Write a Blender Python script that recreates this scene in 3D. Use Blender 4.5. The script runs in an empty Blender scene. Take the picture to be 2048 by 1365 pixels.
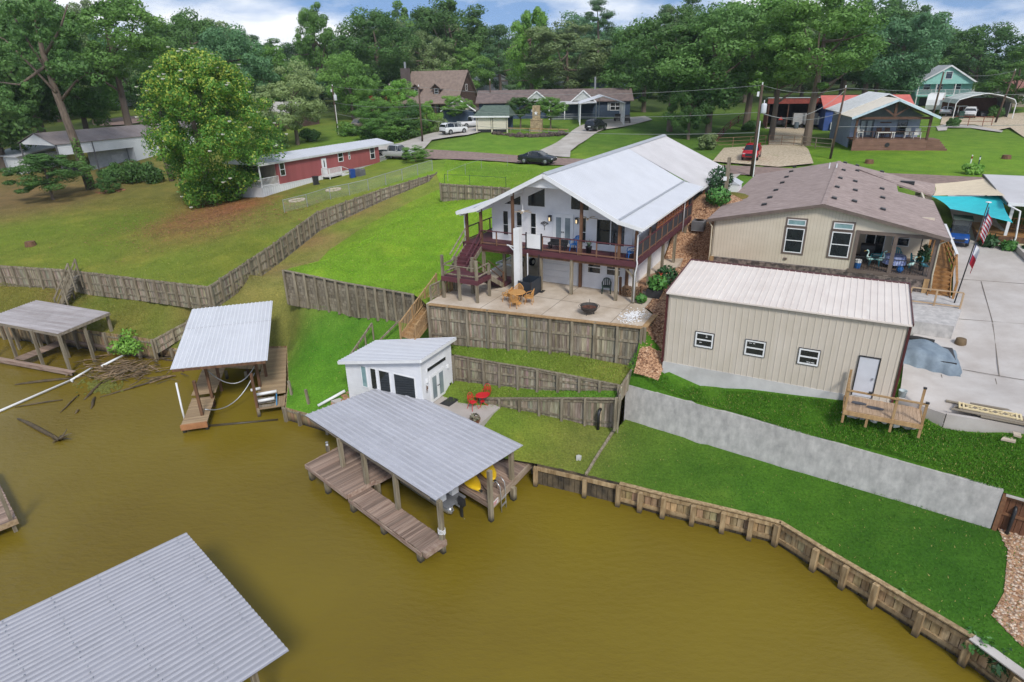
import bpy,bmesh,math,random
import numpy as np
from mathutils import Vector,Matrix
from mathutils.geometry import delaunay_2d_cdt
random.seed(7);rng=np.random.default_rng(7)
scene=bpy.context.scene
C=scene.collection
# ------------------------------------------------------------------ camera (calibrated from the buildings' vanishing points)
W,H,FPX=2048.0,1365.0,1255.0
CX,CY=W/2,H/2
HC=20.0 # camera height above the water, metres
_d=np.array([1085.0-CX,3640.0-CY,FPX]);_d/=np.linalg.norm(_d)
_up=-_d
_f=np.array([0,0,1.0])-_up[2]*_up;_f/=np.linalg.norm(_f)
_r=np.cross(_f,_up)
if _r[0]<0:_r=-_r
RM=np.stack([_r,_f,_up]) # world = RM @ camera(x right, y down, z forward)
cam=bpy.data.objects.new('camera',bpy.data.cameras.new('camera'));C.objects.link(cam)
ax=[RM@np.array(v,float)for v in((1,0,0),(0,-1,0),(0,0,-1))]
cam.matrix_world=Matrix(((ax[0][0],ax[1][0],ax[2][0],0),(ax[0][1],ax[1][1],ax[2][1],0),(ax[0][2],ax[1][2],ax[2][2],HC),(0,0,0,1)))
cam.data.sensor_width=36;cam.data.lens=FPX/W*36;cam.data.clip_end=4000;cam.data.clip_start=0.1
scene.camera=cam
# ------------------------------------------------------------------ sky, sun, exposure
SUN_AZ,SUN_EL=165.0,44.0 # azimuth clockwise from +Y
world=bpy.data.worlds.new('World');scene.world=world;world.use_nodes=True
wn,wl=world.node_tree.nodes,world.node_tree.links;wn.clear()
sky=wn.new('ShaderNodeTexSky');sky.sky_type='NISHITA';sky.sun_disc=False
sky.sun_elevation=math.radians(SUN_EL);sky.sun_rotation=math.radians(SUN_AZ)
sky.air_density=1.0;sky.dust_density=0.3;sky.ozone_density=2.5
tc=wn.new('ShaderNodeTexCoord')
mp=wn.new('ShaderNodeMapping');mp.inputs['Scale'].default_value=(1.0,1.0,3.2)
nz=wn.new('ShaderNodeTexNoise');nz.inputs['Scale'].default_value=3.1;nz.inputs['Detail'].default_value=9;nz.inputs['Roughness'].default_value=0.56
rp=wn.new('ShaderNodeValToRGB');rp.color_ramp.elements[0].position=0.44;rp.color_ramp.elements[1].position=0.60
mx=wn.new('ShaderNodeMix');mx.data_type='RGBA';mx.inputs['B'].default_value=(6.4,6.6,6.9,1)
bg=wn.new('ShaderNodeBackground');bg.inputs['Strength'].default_value=0.15
wo=wn.new('ShaderNodeOutputWorld')
sv=wn.new('ShaderNodeVectorMath');sv.operation='ADD';sv.inputs[1].default_value=(0,0,.3);wl.new(tc.outputs['Generated'],sv.inputs[0]);sn=wn.new('ShaderNodeVectorMath');sn.operation='NORMALIZE';wl.new(sv.outputs[0],sn.inputs[0]);wl.new(sn.outputs[0],sky.inputs['Vector'])
wl.new(tc.outputs['Generated'],mp.inputs['Vector']);wl.new(mp.outputs['Vector'],nz.inputs['Vector'])
wl.new(nz.outputs['Fac'],rp.inputs['Fac']);wl.new(rp.outputs['Color'],mx.inputs['Factor'])
wl.new(sky.outputs['Color'],mx.inputs['A']);wl.new(mx.outputs['Result'],bg.inputs['Color']);wl.new(bg.outputs['Background'],wo.inputs['Surface'])
sun=bpy.data.objects.new('sun',bpy.data.lights.new('sun','SUN'));C.objects.link(sun)
sun.data.energy=2.4;sun.data.angle=math.radians(12);sun.data.color=(1.0,0.965,0.91)
_a,_e=math.radians(SUN_AZ),math.radians(SUN_EL)
sun.rotation_euler=Vector((-math.sin(_a)*math.cos(_e),-math.cos(_a)*math.cos(_e),-math.sin(_e))).to_track_quat('-Z','Y').to_euler()
sun.location=(30,0,60)
vs=scene.view_settings
vs.view_transform='Standard';vs.look='None';vs.exposure=0.2;vs.gamma=1.0;vs.use_curve_mapping=False
# ------------------------------------------------------------------ pixel helpers: a pixel gives a direction, the distance comes from what it touches
def ray(px,py):return RM@np.array([px-CX,py-CY,FPX])
def P(px,py,z):
 r=ray(px,py);t=(z-HC)/r[2];return Vector((r[0]*t,r[1]*t,z))
def zat(px,py,x,y):
 r=ray(px,py);return HC+r[2]*math.hypot(x,y)/math.hypot(r[0],r[1])
# ------------------------------------------------------------------ materials
MATS={}
def lin(c):return tuple(((v/255)/12.92 if v/255<=0.04045 else((v/255+0.055)/1.055)**2.4)for v in c)
def M(name,col,col2=None,rough=0.75,scale=2.0,detail=5,stretch=(1,1,1),bump=0.0,bscale=None,rand=0.0,metal=0.0,dirt=0.0,dscale=0.35,
      spec=0.5,lo=0.35,hi=0.65,dcol=(0.5,0.46,0.4),third=None,tscale=0.15,tlo=0.5,thi=0.62,alpha=1.0,trans=0.0,attr=None,emit=None,band=None):
 if name in MATS:return MATS[name]
 m=bpy.data.materials.new(name);m.use_nodes=True;MATS[name]=m
 n,l=m.node_tree.nodes,m.node_tree.links
 b=n['Principled BSDF'];b.inputs['Roughness'].default_value=rough;b.inputs['Metallic'].default_value=metal
 b.inputs['Specular IOR Level'].default_value=spec
 c1=col;c2=col2 or tuple(v*0.8 for v in col)
 t=n.new('ShaderNodeTexCoord');mpn=n.new('ShaderNodeMapping');mpn.inputs['Scale'].default_value=stretch
 l.new(t.outputs['Object'],mpn.inputs['Vector'])
 oi=n.new('ShaderNodeObjectInfo');ad=n.new('ShaderNodeVectorMath');ad.operation='ADD'
 if rand:
  mu=n.new('ShaderNodeMath');mu.operation='MULTIPLY';mu.inputs[1].default_value=37.0
  l.new(oi.outputs['Random'],mu.inputs[0]);l.new(mpn.outputs['Vector'],ad.inputs[0]);l.new(mu.outputs[0],ad.inputs[1]);vec=ad.outputs['Vector']
 else:vec=mpn.outputs['Vector']
 nz=n.new('ShaderNodeTexNoise');nz.inputs['Scale'].default_value=scale;nz.inputs['Detail'].default_value=detail;nz.inputs['Roughness'].default_value=0.6
 l.new(vec,nz.inputs['Vector'])
 r=n.new('ShaderNodeValToRGB');r.color_ramp.elements[0].position=lo;r.color_ramp.elements[1].position=hi
 r.color_ramp.elements[0].color=(*c1,1);r.color_ramp.elements[1].color=(*c2,1)
 l.new(nz.outputs['Fac'],r.inputs['Fac']);out=r.outputs['Color']
 def mix(a,bcol,fac,mode='MIX'):
  q=n.new('ShaderNodeMix');q.data_type='RGBA';q.blend_type=mode
  l.new(a,q.inputs['A'])
  if isinstance(bcol,tuple):q.inputs['B'].default_value=(*bcol[:3],1)
  else:l.new(bcol,q.inputs['B'])
  if isinstance(fac,float):q.inputs['Factor'].default_value=fac
  else:l.new(fac,q.inputs['Factor'])
  return q.outputs['Result']
 if third:
  n3=n.new('ShaderNodeTexNoise');n3.inputs['Scale'].default_value=tscale;n3.inputs['Detail'].default_value=7;n3.inputs['Roughness'].default_value=0.65
  l.new(t.outputs['Object'],n3.inputs['Vector'])
  r3=n.new('ShaderNodeValToRGB');r3.color_ramp.elements[0].position=tlo;r3.color_ramp.elements[1].position=thi
  l.new(n3.outputs['Fac'],r3.inputs['Fac']);out=mix(out,third,r3.outputs['Color'])
 if dirt:
  n2=n.new('ShaderNodeTexNoise');n2.inputs['Scale'].default_value=dscale;n2.inputs['Detail'].default_value=8;n2.inputs['Roughness'].default_value=0.7
  l.new(t.outputs['Object'],n2.inputs['Vector'])
  r2=n.new('ShaderNodeValToRGB');r2.color_ramp.elements[0].position=0.42;r2.color_ramp.elements[1].position=0.72
  r2.color_ramp.elements[1].color=(dirt,dirt,dirt,1)
  l.new(n2.outputs['Fac'],r2.inputs['Fac']);out=mix(out,dcol,r2.outputs['Color'],'MULTIPLY')
 if rand:
  mr=n.new('ShaderNodeMapRange');mr.inputs['To Min'].default_value=1-rand;mr.inputs['To Max'].default_value=1+rand
  l.new(oi.outputs['Random'],mr.inputs['Value'])
  cb=n.new('ShaderNodeCombineColor')
  for k in range(3):l.new(mr.outputs['Result'],cb.inputs[k])
  out=mix(out,cb.outputs['Color'],1.0,'MULTIPLY')
 if band:
  sx_=n.new('ShaderNodeSeparateXYZ');l.new(t.outputs['Object'],sx_.inputs[0]);nb_=n.new('ShaderNodeMath');nb_.operation='MULTIPLY_ADD';nb_.inputs[1].default_value=.35;l.new(nz.outputs['Fac'],nb_.inputs[0]);l.new(sx_.outputs['Z'],nb_.inputs[2])
  mb_=n.new('ShaderNodeMapRange');mb_.inputs['From Min'].default_value=band[1]+.17;mb_.inputs['From Max'].default_value=band[0]+.17;l.new(nb_.outputs[0],mb_.inputs['Value']);out=mix(out,band[2],mb_.outputs['Result'])
 if attr:an=n.new('ShaderNodeAttribute');an.attribute_name=attr;out=mix(out,an.outputs['Color'],1.0,'MULTIPLY')
 l.new(out,b.inputs['Base Color'])
 if bump:
  bp=n.new('ShaderNodeBump');bp.inputs['Strength'].default_value=min(1.0,bump);bp.inputs['Distance'].default_value=0.03*max(1,bump)
  if bscale:
   nb=n.new('ShaderNodeTexNoise');nb.inputs['Scale'].default_value=bscale;nb.inputs['Detail'].default_value=4;l.new(vec,nb.inputs['Vector']);l.new(nb.outputs['Fac'],bp.inputs['Height'])
  else:l.new(nz.outputs['Fac'],bp.inputs['Height'])
  l.new(bp.outputs['Normal'],b.inputs['Normal'])
 if emit:b.inputs['Emission Color'].default_value=(*emit[:3],1);b.inputs['Emission Strength'].default_value=emit[3]
 if trans:b.inputs['Transmission Weight'].default_value=trans
 if alpha<1:b.inputs['Alpha'].default_value=alpha
 return m
# ------------------------------------------------------------------ mesh builder
class MB:
 def __init__(s):s.v=[];s.f=[];s.m=[];s.mi=0
 def add(s,vs_,fs):
  o=len(s.v);s.v+=[tuple(v)for v in vs_];s.f+=[tuple(i+o for i in f)for f in fs];s.m+=[s.mi]*len(fs);return s
 def box(s,x0,x1,y0,y1,z0,z1):
  return s.add([(x0,y0,z0),(x1,y0,z0),(x1,y1,z0),(x0,y1,z0),(x0,y0,z1),(x1,y0,z1),(x1,y1,z1),(x0,y1,z1)],
                     [(3,2,1,0),(4,5,6,7),(0,1,5,4),(1,2,6,5),(2,3,7,6),(3,0,4,7)])
 def beam(s,p,q,w,h,up=(0,0,1)):
  p,q,up=Vector(p),Vector(q),Vector(up);d=(q-p).normalized()
  a=d.cross(up)
  if a.length<1e-5:a=d.cross(Vector((0,1,0)))
  a.normalize();b=a.cross(d).normalized();a*=w/2;b*=h/2
  return s.add([p-a-b,p+a-b,p+a+b,p-a+b,q-a-b,q+a-b,q+a+b,q-a+b],
                     [(0,3,2,1),(4,5,6,7),(0,1,5,4),(1,2,6,5),(2,3,7,6),(3,0,4,7)])
 def cyl(s,p,q,r0,r1=None,n=8):return s.tube([p,q],[r0,r0 if r1 is None else r1],n)
 def tube(s,pts,r,n=6,cap=True):
  pts=[Vector(p)for p in pts];k=len(pts);rs=r if isinstance(r,(list,tuple))else[r]*k
  vs_=[];a=None
  for i,p in enumerate(pts):
   d=(pts[min(i+1,k-1)]-pts[max(i-1,0)])
   d=d.normalized()if d.length>1e-9 else Vector((0,0,1))
   if a is None:
    a=d.cross(Vector((0,0,1)))
    if a.length<1e-3:a=d.cross(Vector((1,0,0)))
   else:a=a-d*a.dot(d)
   a.normalize();b=d.cross(a)
   for j in range(n):
    t=2*math.pi*j/n;vs_.append(p+(a*math.cos(t)+b*math.sin(t))*rs[i])
  fs=[(i*n+j,i*n+(j+1)%n,(i+1)*n+(j+1)%n,(i+1)*n+j)for i in range(k-1)for j in range(n)]
  if cap:fs+=[tuple(range(n-1,-1,-1)),tuple(range((k-1)*n,k*n))]
  return s.add(vs_,fs)
 def prism(s,pts,y0,y1): # (x,z) outline extruded along y
  n=len(pts)
  return s.add([(x,y0,z)for x,z in pts]+[(x,y1,z)for x,z in pts],[tuple(range(n)),tuple(range(2*n-1,n-1,-1))]+[(i,i+n,(i+1)%n+n,(i+1)%n)for i in range(n)])
 def prismx(s,pts,x0,x1): # (y,z) outline extruded along x
  n=len(pts)
  return s.add([(x0,y,z)for y,z in pts]+[(x1,y,z)for y,z in pts],[tuple(range(n-1,-1,-1)),tuple(range(n,2*n))]+[((i+1)%n,(i+1)%n+n,i+n,i)for i in range(n)])
 def prismz(s,pts,z0,z1):
  n=len(pts)
  return s.add([(x,y,z0)for x,y in pts]+[(x,y,z1)for x,y in pts],[tuple(range(n-1,-1,-1)),tuple(range(n,2*n))]+[(i,(i+1)%n,(i+1)%n+n,i+n)for i in range(n)])
 def slab(s,pts,t): # planar-ish 3-D polygon with thickness t downwards
  n=len(pts);pts=[Vector(p)for p in pts]
  return s.add(pts+[p-Vector((0,0,t))for p in pts],[tuple(range(n)),tuple(range(2*n-1,n-1,-1))]+[(i,i+n,(i+1)%n+n,(i+1)%n)for i in range(n)])
 def lathe(s,prof,n=12,c=(0,0,0)):
  k=len(prof);vs_=[(c[0]+r*math.cos(2*math.pi*j/n),c[1]+r*math.sin(2*math.pi*j/n),c[2]+z)for r,z in prof for j in range(n)]
  fs=[(i*n+j,i*n+(j+1)%n,(i+1)*n+(j+1)%n,(i+1)*n+j)for i in range(k-1)for j in range(n)]+[tuple(range(n-1,-1,-1)),tuple(range((k-1)*n,k*n))]
  return s.add(vs_,fs)
 def ribbed(s,a,b,c,d,pitch=0.23,rib=0.025,rw=0.05,t=0.03):
  # metal sheet a-b (across the ribs), d-c; ribs run a->d
  a,b,c,d=map(Vector,(a,b,c,d));Lw=(b-a).length;n=max(1,round(Lw/pitch));nrm=(b-a).cross(d-a).normalized()
  if nrm.z<0:nrm=-nrm
  us=[]
  for i in range(n):
   u=(i+0.5)/n;w=rw/Lw
   us+=[(u-w,0),(u-w*0.5,rib),(u+w*0.5,rib),(u+w,0)]
  us=[(0,0)]+us+[(1,0)]
  top=[(a.lerp(b,u)+nrm*h,d.lerp(c,u)+nrm*h)for u,h in us];k=len(top)
  vs_=[p for p,q in top]+[q for p,q in top]+[a-nrm*t,b-nrm*t,c-nrm*t,d-nrm*t]
  fs=[(i,i+1,k+i+1,k+i)for i in range(k-1)]+[(2*k+3,2*k+2,2*k+1,2*k),(0,k,2*k+3,2*k),(k-1,2*k+1,2*k+2,2*k-1),
              tuple([2*k,2*k+1]+list(range(k-1,-1,-1))),tuple([2*k+2,2*k+3]+list(range(k,2*k)))]
  s.add(vs_,fs);q=len(s.m)-len(fs)
  for i in range(n):
   for k_ in(1,2,3):s.m[q+4*i+k_]=1
  return s
 def mesh(s,name):
  me=bpy.data.meshes.new(name);me.from_pydata(s.v,[],s.f)
  return me
 def build(s,name,mat,parent=None,smooth=False,loc=None):
  me=s.mesh(name)
  for mm in(mat if isinstance(mat,(list,tuple))else[mat]):me.materials.append(mm)
  if isinstance(mat,(list,tuple)):me.polygons.foreach_set('material_index',s.m)
  if smooth:me.polygons.foreach_set('use_smooth',[True]*len(me.polygons))
  bm=bmesh.new();bm.from_mesh(me);bmesh.ops.recalc_face_normals(bm,faces=bm.faces);bm.to_mesh(me);bm.free()
  o=bpy.data.objects.new(name,me);C.objects.link(o)
  if parent is not None:o.parent=parent.e if isinstance(parent,Thing)else parent
  if loc is not None:o.location=loc
  return o
def tag(o,label,cat,group=None):
 o['label']=label;o['category']=cat
 if group:o['group']=group
 return o
def struct(o):o['kind']='structure';return o
def stuff(o,label=None,cat=None):
 o['kind']='stuff'
 if label:o['label']=label
 if cat:o['category']=cat
 return o
class Thing:
 """an Empty at the thing's base; parts are built in its local frame (X along the street, Y away from the water)"""
 def __init__(s,name,label,cat,o=(0,0,0),az=0.0,group=None):
  s.e=bpy.data.objects.new(name,None);C.objects.link(s.e);s.o=Vector(o);s.az=az
  s.e.location=s.o;s.e.rotation_euler=(0,0,-math.radians(az));s.e.empty_display_size=0.3
  tag(s.e,label,cat,group);a=math.radians(az);s.X=Vector((math.cos(a),-math.sin(a),0));s.Y=Vector((math.sin(a),math.cos(a),0))
 def loc(s,p):q=Vector(p)-s.o;return Vector((q.dot(s.X),q.dot(s.Y),q.z))
 def wor(s,p):return s.o+s.X*p[0]+s.Y*p[1]+Vector((0,0,p[2]))
 def L(s,px,py,z):return s.loc(P(px,py,s.o.z+z))
 def onY(s,px,py,y):
  r=Vector(ray(px,py));t=(y+s.o.dot(s.Y))/r.dot(s.Y);return s.loc(r*t+Vector((0,0,HC)))
 def onX(s,px,py,x):
  r=Vector(ray(px,py));t=(x+s.o.dot(s.X))/r.dot(s.X);return s.loc(r*t+Vector((0,0,HC)))
def clone(src,name=None,parent=None,label=None):
 c=src.copy();C.objects.link(c);c.parent=parent
 for ch in list(src.children):clone(ch,None,c)
 if label:c['label']=label
 return c
def inst(name,me,parent,loc,rot=(0,0,0),scale=(1,1,1)):
 o=bpy.data.objects.new(name,me);C.objects.link(o);o.parent=parent.e if isinstance(parent,Thing)else parent
 o.location=loc;o.rotation_euler=rot;o.scale=scale;return o
def unit_box(name,mat,bev=0.0):
 mb=MB().box(-.5,.5,-.5,.5,-.5,.5);me=mb.mesh(name);me.materials.append(mat);return me
# ------------------------------------------------------------------ palette
G_WOOD=M('weathered_grey_wood',lin((150,140,122)),lin((104,94,78)),rough=.9,scale=7,stretch=(1,1,.12),bump=.35,rand=.16,dirt=.55,dscale=.9)
PICKET=M('weathered_pickets',lin((168,158,138)),lin((118,106,88)),rough=.9,scale=7,stretch=(1,1,.12),bump=.35,dirt=.5,dscale=.9,attr='board')
PICKETB=M('seawall_pickets',lin((186,162,124)),lin((134,110,76)),rough=.9,scale=6,stretch=(1,1,.15),bump=.4,dirt=.6,dscale=.7,attr='board',band=(.35,.75,(.028,.024,.016)))
G_WOODH=M('weathered_grey_wood_boards',lin((150,139,122)),lin((112,102,88)),rough=.9,scale=6,stretch=(.15,1,1),bump=.3,rand=.2)
PILE=M('wet_pile_timber',lin((158,148,126)),lin((114,102,82)),rough=.85,scale=7,stretch=(1,1,.1),bump=.3,rand=.12,band=(.05,.4,(.03,.027,.018)))
G_POST=M('grey_timber_post',lin((152,142,122)),lin((110,99,80)),rough=.9,scale=7,stretch=(1,1,.1),bump=.3,rand=.12,dirt=.4,dscale=1.2)
TAN_WOOD=M('tan_treated_wood',lin((178,146,104)),lin((148,116,78)),rough=.85,scale=6,stretch=(1,1,.15),bump=.25,rand=.12)
BULK_WOOD=M('bulkhead_timber',lin((184,160,122)),lin((134,110,76)),rough=.9,scale=6,stretch=(1,1,.15),bump=.4,rand=.15,dirt=.5,dscale=.7,band=(.35,.7,(.03,.026,.018)))
DOCK_WOOD=M('dock_plank_wood',lin((166,146,130)),lin((124,98,84)),rough=.88,scale=5,stretch=(.2,1,1),bump=.3,rand=.34)
DOCK_TAN=M('sun_bleached_dock_wood',lin((176,153,122)),lin((140,116,86)),rough=.88,scale=5,stretch=(.2,1,1),bump=.3,rand=.16)
BROWN_POST=M('brown_timber_post',lin((122,88,62)),lin((88,62,44)),rough=.85,scale=6,stretch=(1,1,.12),bump=.25,rand=.12)
PURPLE=M('purple_brown_deck_stain',lin((98,52,58)),lin((78,40,46)),rough=.7,scale=5,stretch=(.2,1,1),bump=.1,rand=.08)
WHITE=M('white_paint',(.80,.80,.79),(.72,.72,.71),rough=.55,scale=1.5,rand=.02)
SIDING=M('white_lap_siding',(.78,.78,.79),(.70,.70,.71),rough=.6,scale=1.2,dirt=.12,dscale=.8)
ROOFW=M('white_metal_roof',(.58,.59,.62),(.54,.55,.58),rough=.42,scale=.8,rand=.03,dirt=.10,dscale=.5)
ROOFG=M('grey_metal_roof',(.45,.45,.485),(.39,.39,.42),rough=.42,scale=.9,stretch=(1,1,1),rand=.05,dirt=.22,dscale=.6)
ROOFGR=M('grey_metal_rib',(.51,.51,.54),(.46,.46,.49),rough=.42,scale=1.2,rand=.05,dirt=.2,dscale=.8)
ROOFWR=M('white_metal_rib',(.70,.71,.73),(.66,.67,.69),rough=.42,scale=1)
ROOFO=M('old_stained_metal_roof',(.46,.43,.43),(.33,.29,.28),rough=.6,scale=2.2,stretch=(.06,2.2,1),rand=.06,dirt=.5,dscale=.5)
ROOFS=M('pale_grey_metal_roof',(.56,.54,.54),(.49,.47,.47),rough=.45,scale=.5,dirt=.15,dscale=.3)
TRIMG=M('grey_trim',(.40,.42,.44),(.36,.37,.39),rough=.5)
TAN_SIDE=M('tan_panel_siding',lin((212,200,180)),lin((204,191,170)),rough=.65,scale=.7,dirt=.1,dscale=.5)
TAN_METAL=M('tan_ribbed_metal',lin((204,194,180)),lin((196,186,170)),rough=.5,scale=.6,rand=.015,dirt=.1,dscale=.5)
CREAM_ROOF=M('cream_metal_roof',lin((226,216,206)),lin((216,204,194)),rough=.45,scale=.6,rand=.025,dirt=.12,dscale=.5)
DKRED=M('dark_red_trim',lin((86,38,38)),lin((70,30,30)),rough=.5)
SHINGLE=M('brown_grey_shingles',lin((172,153,145)),lin((138,121,115)),rough=.92,scale=3.2,stretch=(.6,1.8,1),bump=.5,bscale=14,dirt=.25,dscale=.35,detail=8)
SHINGLE_DK=M('dark_shingles',lin((98,90,86)),lin((74,68,66)),rough=.92,scale=3,bump=.4,bscale=12)
CONC=M('concrete',lin((196,190,184)),lin((180,172,165)),rough=.85,scale=.7,bump=.06,bscale=30,dirt=.5,dscale=.2,dcol=(.7,.63,.56),detail=9)
CONC_PATIO=M('patio_concrete',lin((206,192,174)),lin((184,168,148)),rough=.85,scale=.6,bump=.06,bscale=30,dirt=.5,dscale=.3,dcol=(.68,.6,.5),detail=9)
CONC_WALL=M('retaining_wall_concrete',lin((204,199,194)),lin((176,172,168)),rough=.85,scale=3.2,stretch=(1,1,.4),bump=.12,bscale=12,dirt=.6,dscale=1.7,dcol=(.55,.55,.56),detail=10)
CONC_DRIVE=M('driveway_concrete',lin((190,184,176)),lin((168,160,150)),rough=.88,scale=.5,bump=.05,bscale=20,dirt=.3,dscale=.2,dcol=(.7,.64,.58))
GLASS=M('dark_window_glass',(.012,.016,.018),(.022,.028,.03),rough=.06,spec=.7,scale=1.5)
GLASSG=M('pale_door_glass',lin((150,160,162)),lin((120,132,138)),rough=.12,spec=.6,scale=1.0)
BLACK=M('black_paint',(.018,.018,.02),(.028,.028,.03),rough=.45)
RUBBER=M('black_rubber',(.015,.015,.015),(.022,.022,.022),rough=.8)
STEEL=M('galvanised_steel',(.45,.46,.47),(.38,.39,.40),rough=.4,metal=.6)
GREENCAN=M('dark_green_plastic',lin((40,74,62)),lin((34,62,52)),rough=.5)
# ------------------------------------------------------------------ terrain: smooth height fields through points whose level is known
class Field:
 def __init__(s,pts,c=3.0):
  p=np.array([(q[0],q[1])for q in pts]);z=np.array([q[2]for q in pts]);s.p=p;s.c=c;n=len(p)
  A=np.sqrt(((p[:,None]-p[None])**2).sum(-1)+c*c);A-=0.0
  B=np.hstack([np.ones((n,1)),p]);K=np.zeros((n+3,n+3));K[:n,:n]=A-np.eye(n)*0.05;K[:n,n:]=B;K[n:,:n]=B.T
  s.w=np.linalg.solve(K,np.concatenate([z,np.zeros(3)]))
 def __call__(s,x,y):
  r=np.sqrt((s.p[:,0]-x)**2+(s.p[:,1]-y)**2+s.c*s.c);n=len(s.p);return float(r@s.w[:n]+s.w[n]+s.w[n+1]*x+s.w[n+2]*y)
def fv(f,X,Y):
 out=np.empty(len(X));n=len(f.p)
 for i in range(0,len(X),20000):x,y=X[i:i+20000],Y[i:i+20000];out[i:i+20000]=np.sqrt((x[:,None]-f.p[:,0])**2+(y[:,None]-f.p[:,1])**2+f.c**2)@f.w[:n]+f.w[n]+f.w[n+1]*x+f.w[n+2]*y
 return out
HO=P(1263.8,607.8,7.2);HAZ=28.3 # main house: origin at its front right post
def hw(x,y,z):a=math.radians(HAZ);return Vector((HO.x+x*math.cos(a)+y*math.sin(a),HO.y-x*math.sin(a)+y*math.cos(a),z))
PX=lambda L:[P(*q)for q in L]
fence_left_top=[(-260,527,5.2),(0,531,5.3),(130,539,5.3),(270,556,5.3),(417,573,5.9)]
fence_long_top=[(417,573,5.9),(545,488,7.05),(633,424,7.9),(760,379,8.85),(872,347,9.75)]
bank=[(612,548,5.15),(660,500,5.8),(735,450,6.75),(820,405,7.85),(884,377,8.8)]
log_top=[(569,541,6.95),(695,567,6.5),(772,580,6.5),(828,590,6.6)]
conc_top=[(1252,772,4.17),(1600,870,4.0),(2006,985,3.85),(2330,1078,3.75)]
U=PX(fence_left_top+fence_long_top[1:]+bank+log_top+conc_top)
U+=PX([(60,490,5.9),(250,450,6.4),(430,470,6.9),(180,378,7.3),(350,385,7.5),(60,410,6.8),(528,394,8.0),(650,368,8.6),(780,338,9.1),(-150,420,6.5),(100,385,7.1)])
U+=PX([(720,303,9.8),(850,312,9.75),(1075,326,9.7),(1450,340,9.6),(1700,352,9.5),(1860,360,9.5),(2100,384,9.5)])
U+=PX([(650,520,7.0),(740,480,7.5),(850,435,8.1),(960,400,8.7),(1000,360,9.35),(900,500,7.2),(900,450,7.7)])
U+=[hw(*q)for q in[(-11,-5,7.05),(-8,-5,7.05),(-5,-4.6,7.05),(-2,-4.2,7.05),(1.6,-4,7.05),(-11,0,7.05),(-8,-2,7.05),(-5,0,7.05),(-2,-2,7.05),(1.0,0,7.05),(-11,6,7.05),(-6,6,7.05),(-1,6,7.05),(-9,11,7.1),(-2,11,7.6),(-6,19,9.0),(-6,27,9.6),
      (1.2,6,8.0),(1.2,13,9.05),(2.6,-1,7.0),(3.6,6,8.0),(3.6,13,9.0),(2.2,-3.6,6.0),(2.2,-5,5.2),(1.9,-7,5.0),(1,26,9.55),(-13,10,8.0)]]
U+=PX([(1325,746,5.0),(1797,803,5.8),(1560,775,5.35),(1890,806,5.8),(2060,868,5.7),(1860,745,5.9),(1980,780,5.9),(1935,600,6.9),(1945,480,8.1),(1930,420,9.0),(1420,515,7.2),(1640,540,7.0),(2060,560,7.4),(2060,700,6.5)])
U+=PX([(905,272,11.2),(960,290,10.5),(1190,265,11.3),(1265,226,12.4),(1100,250,11.7),(1420,270,10.5),(1500,318,9.95),(1570,250,11.0),(1780,300,10.4),(1990,300,10.3),(1900,240,11.6),(2048,240,11.6),
          (720,262,11.2),(800,285,10.5),(940,222,12.6),(400,265,11.5),(230,240,12.3),(30,262,10.5),(1860,212,12.6),(1080,285,10.4),(1300,285,10.3)])
U+=[Vector((math.sin(math.radians(a))*r,math.cos(math.radians(a))*r,z))for a in(-65,-45,-25,-8,8,25,45,65)for r,z in((230,13.8),(420,14.5),(900,15))]
up=Field(U)
bulk_top=[(1074,928,1.25),(1172,950,1.25),(1240,966,1.25),(1330,989,1.25),(1450,1017,1.25),(1562,1044,1.25),(1640,1092,1.25),(1760,1162,1.25),(1850,1216,1.25),(1948,1274,1.25)]
bulk_end=[(1948,1274,1.25),(2048,1346,1.25),(2220,1470,1.25)]
shore_left=[(310,692,.9),(380,700,.95),(430,697,.95),(574,692,1.0),(577,760,.98),(572,815,.95),(600,823,.95),(655,838,1.0),(880,896,1.15)]
log_base=[(598,601,4.5),(700,622,4.2),(775,640,4.3),(815,648,4.5)]
conc_base=[(1252,838,2.1),(1600,938,2.05),(1983,1058,2.0),(2300,1155,1.95)]
low_pts=PX(shore_left+bulk_top+bulk_end[1:]+log_base+conc_base+bank)
low_pts+=PX([(437,614,4.2),(555,530,5.2),(640,462,6.1),(760,405,7.6),(858,364,9.1),(378,641,2.6),(640,700,2.5),(592,705,1.5),(594,765,1.2),(600,650,3.0),(500,650,2.6),(730,690,3.0),(700,790,1.7),(850,800,2.3),(905,778,2.35),(960,835,2.2),(985,812,2.3),(1170,850,2.0),(1235,858,2.0),
    (1400,930,1.65),(1800,1110,1.6),(1120,880,1.65),(940,790,2.45),(640,770,1.6),(2060,1200,1.6)])
low=Field(low_pts+[Vector((60,-12,1.3)),Vector((92,-2,1.9))])
left_pts=PX([(-260,600,1.8),(0,640,1.75),(150,657,1.75),(307,679,1.75),(378,641,2.7),(425,616,4.1),(290,590,3.6),(170,580,3.45),(60,577,3.4),(-260,566,3.4),(200,620,2.5),(80,610,2.6)])
leftf=Field(left_pts)
strip_pts=PX([(862,650,5.0),(1000,680,5.05),(1150,712,5.08),(1268,733,5.0),(909,711,4.4),(1000,727,4.5),(1076,739,4.55),(1160,755,4.5),(1240,772,4.3)])
stripf=Field(strip_pts)
strip2_pts=PX([(900,772,2.6),(935,795,2.45),(1000,797,2.75),(1080,797,3.1),(1172,797,3.6),(1238,798,3.75),(911,764,2.75),(1005,775,3.0),(1100,779,3.35),(1215,781,3.9)])
strip2f=Field(strip2_pts)
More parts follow.
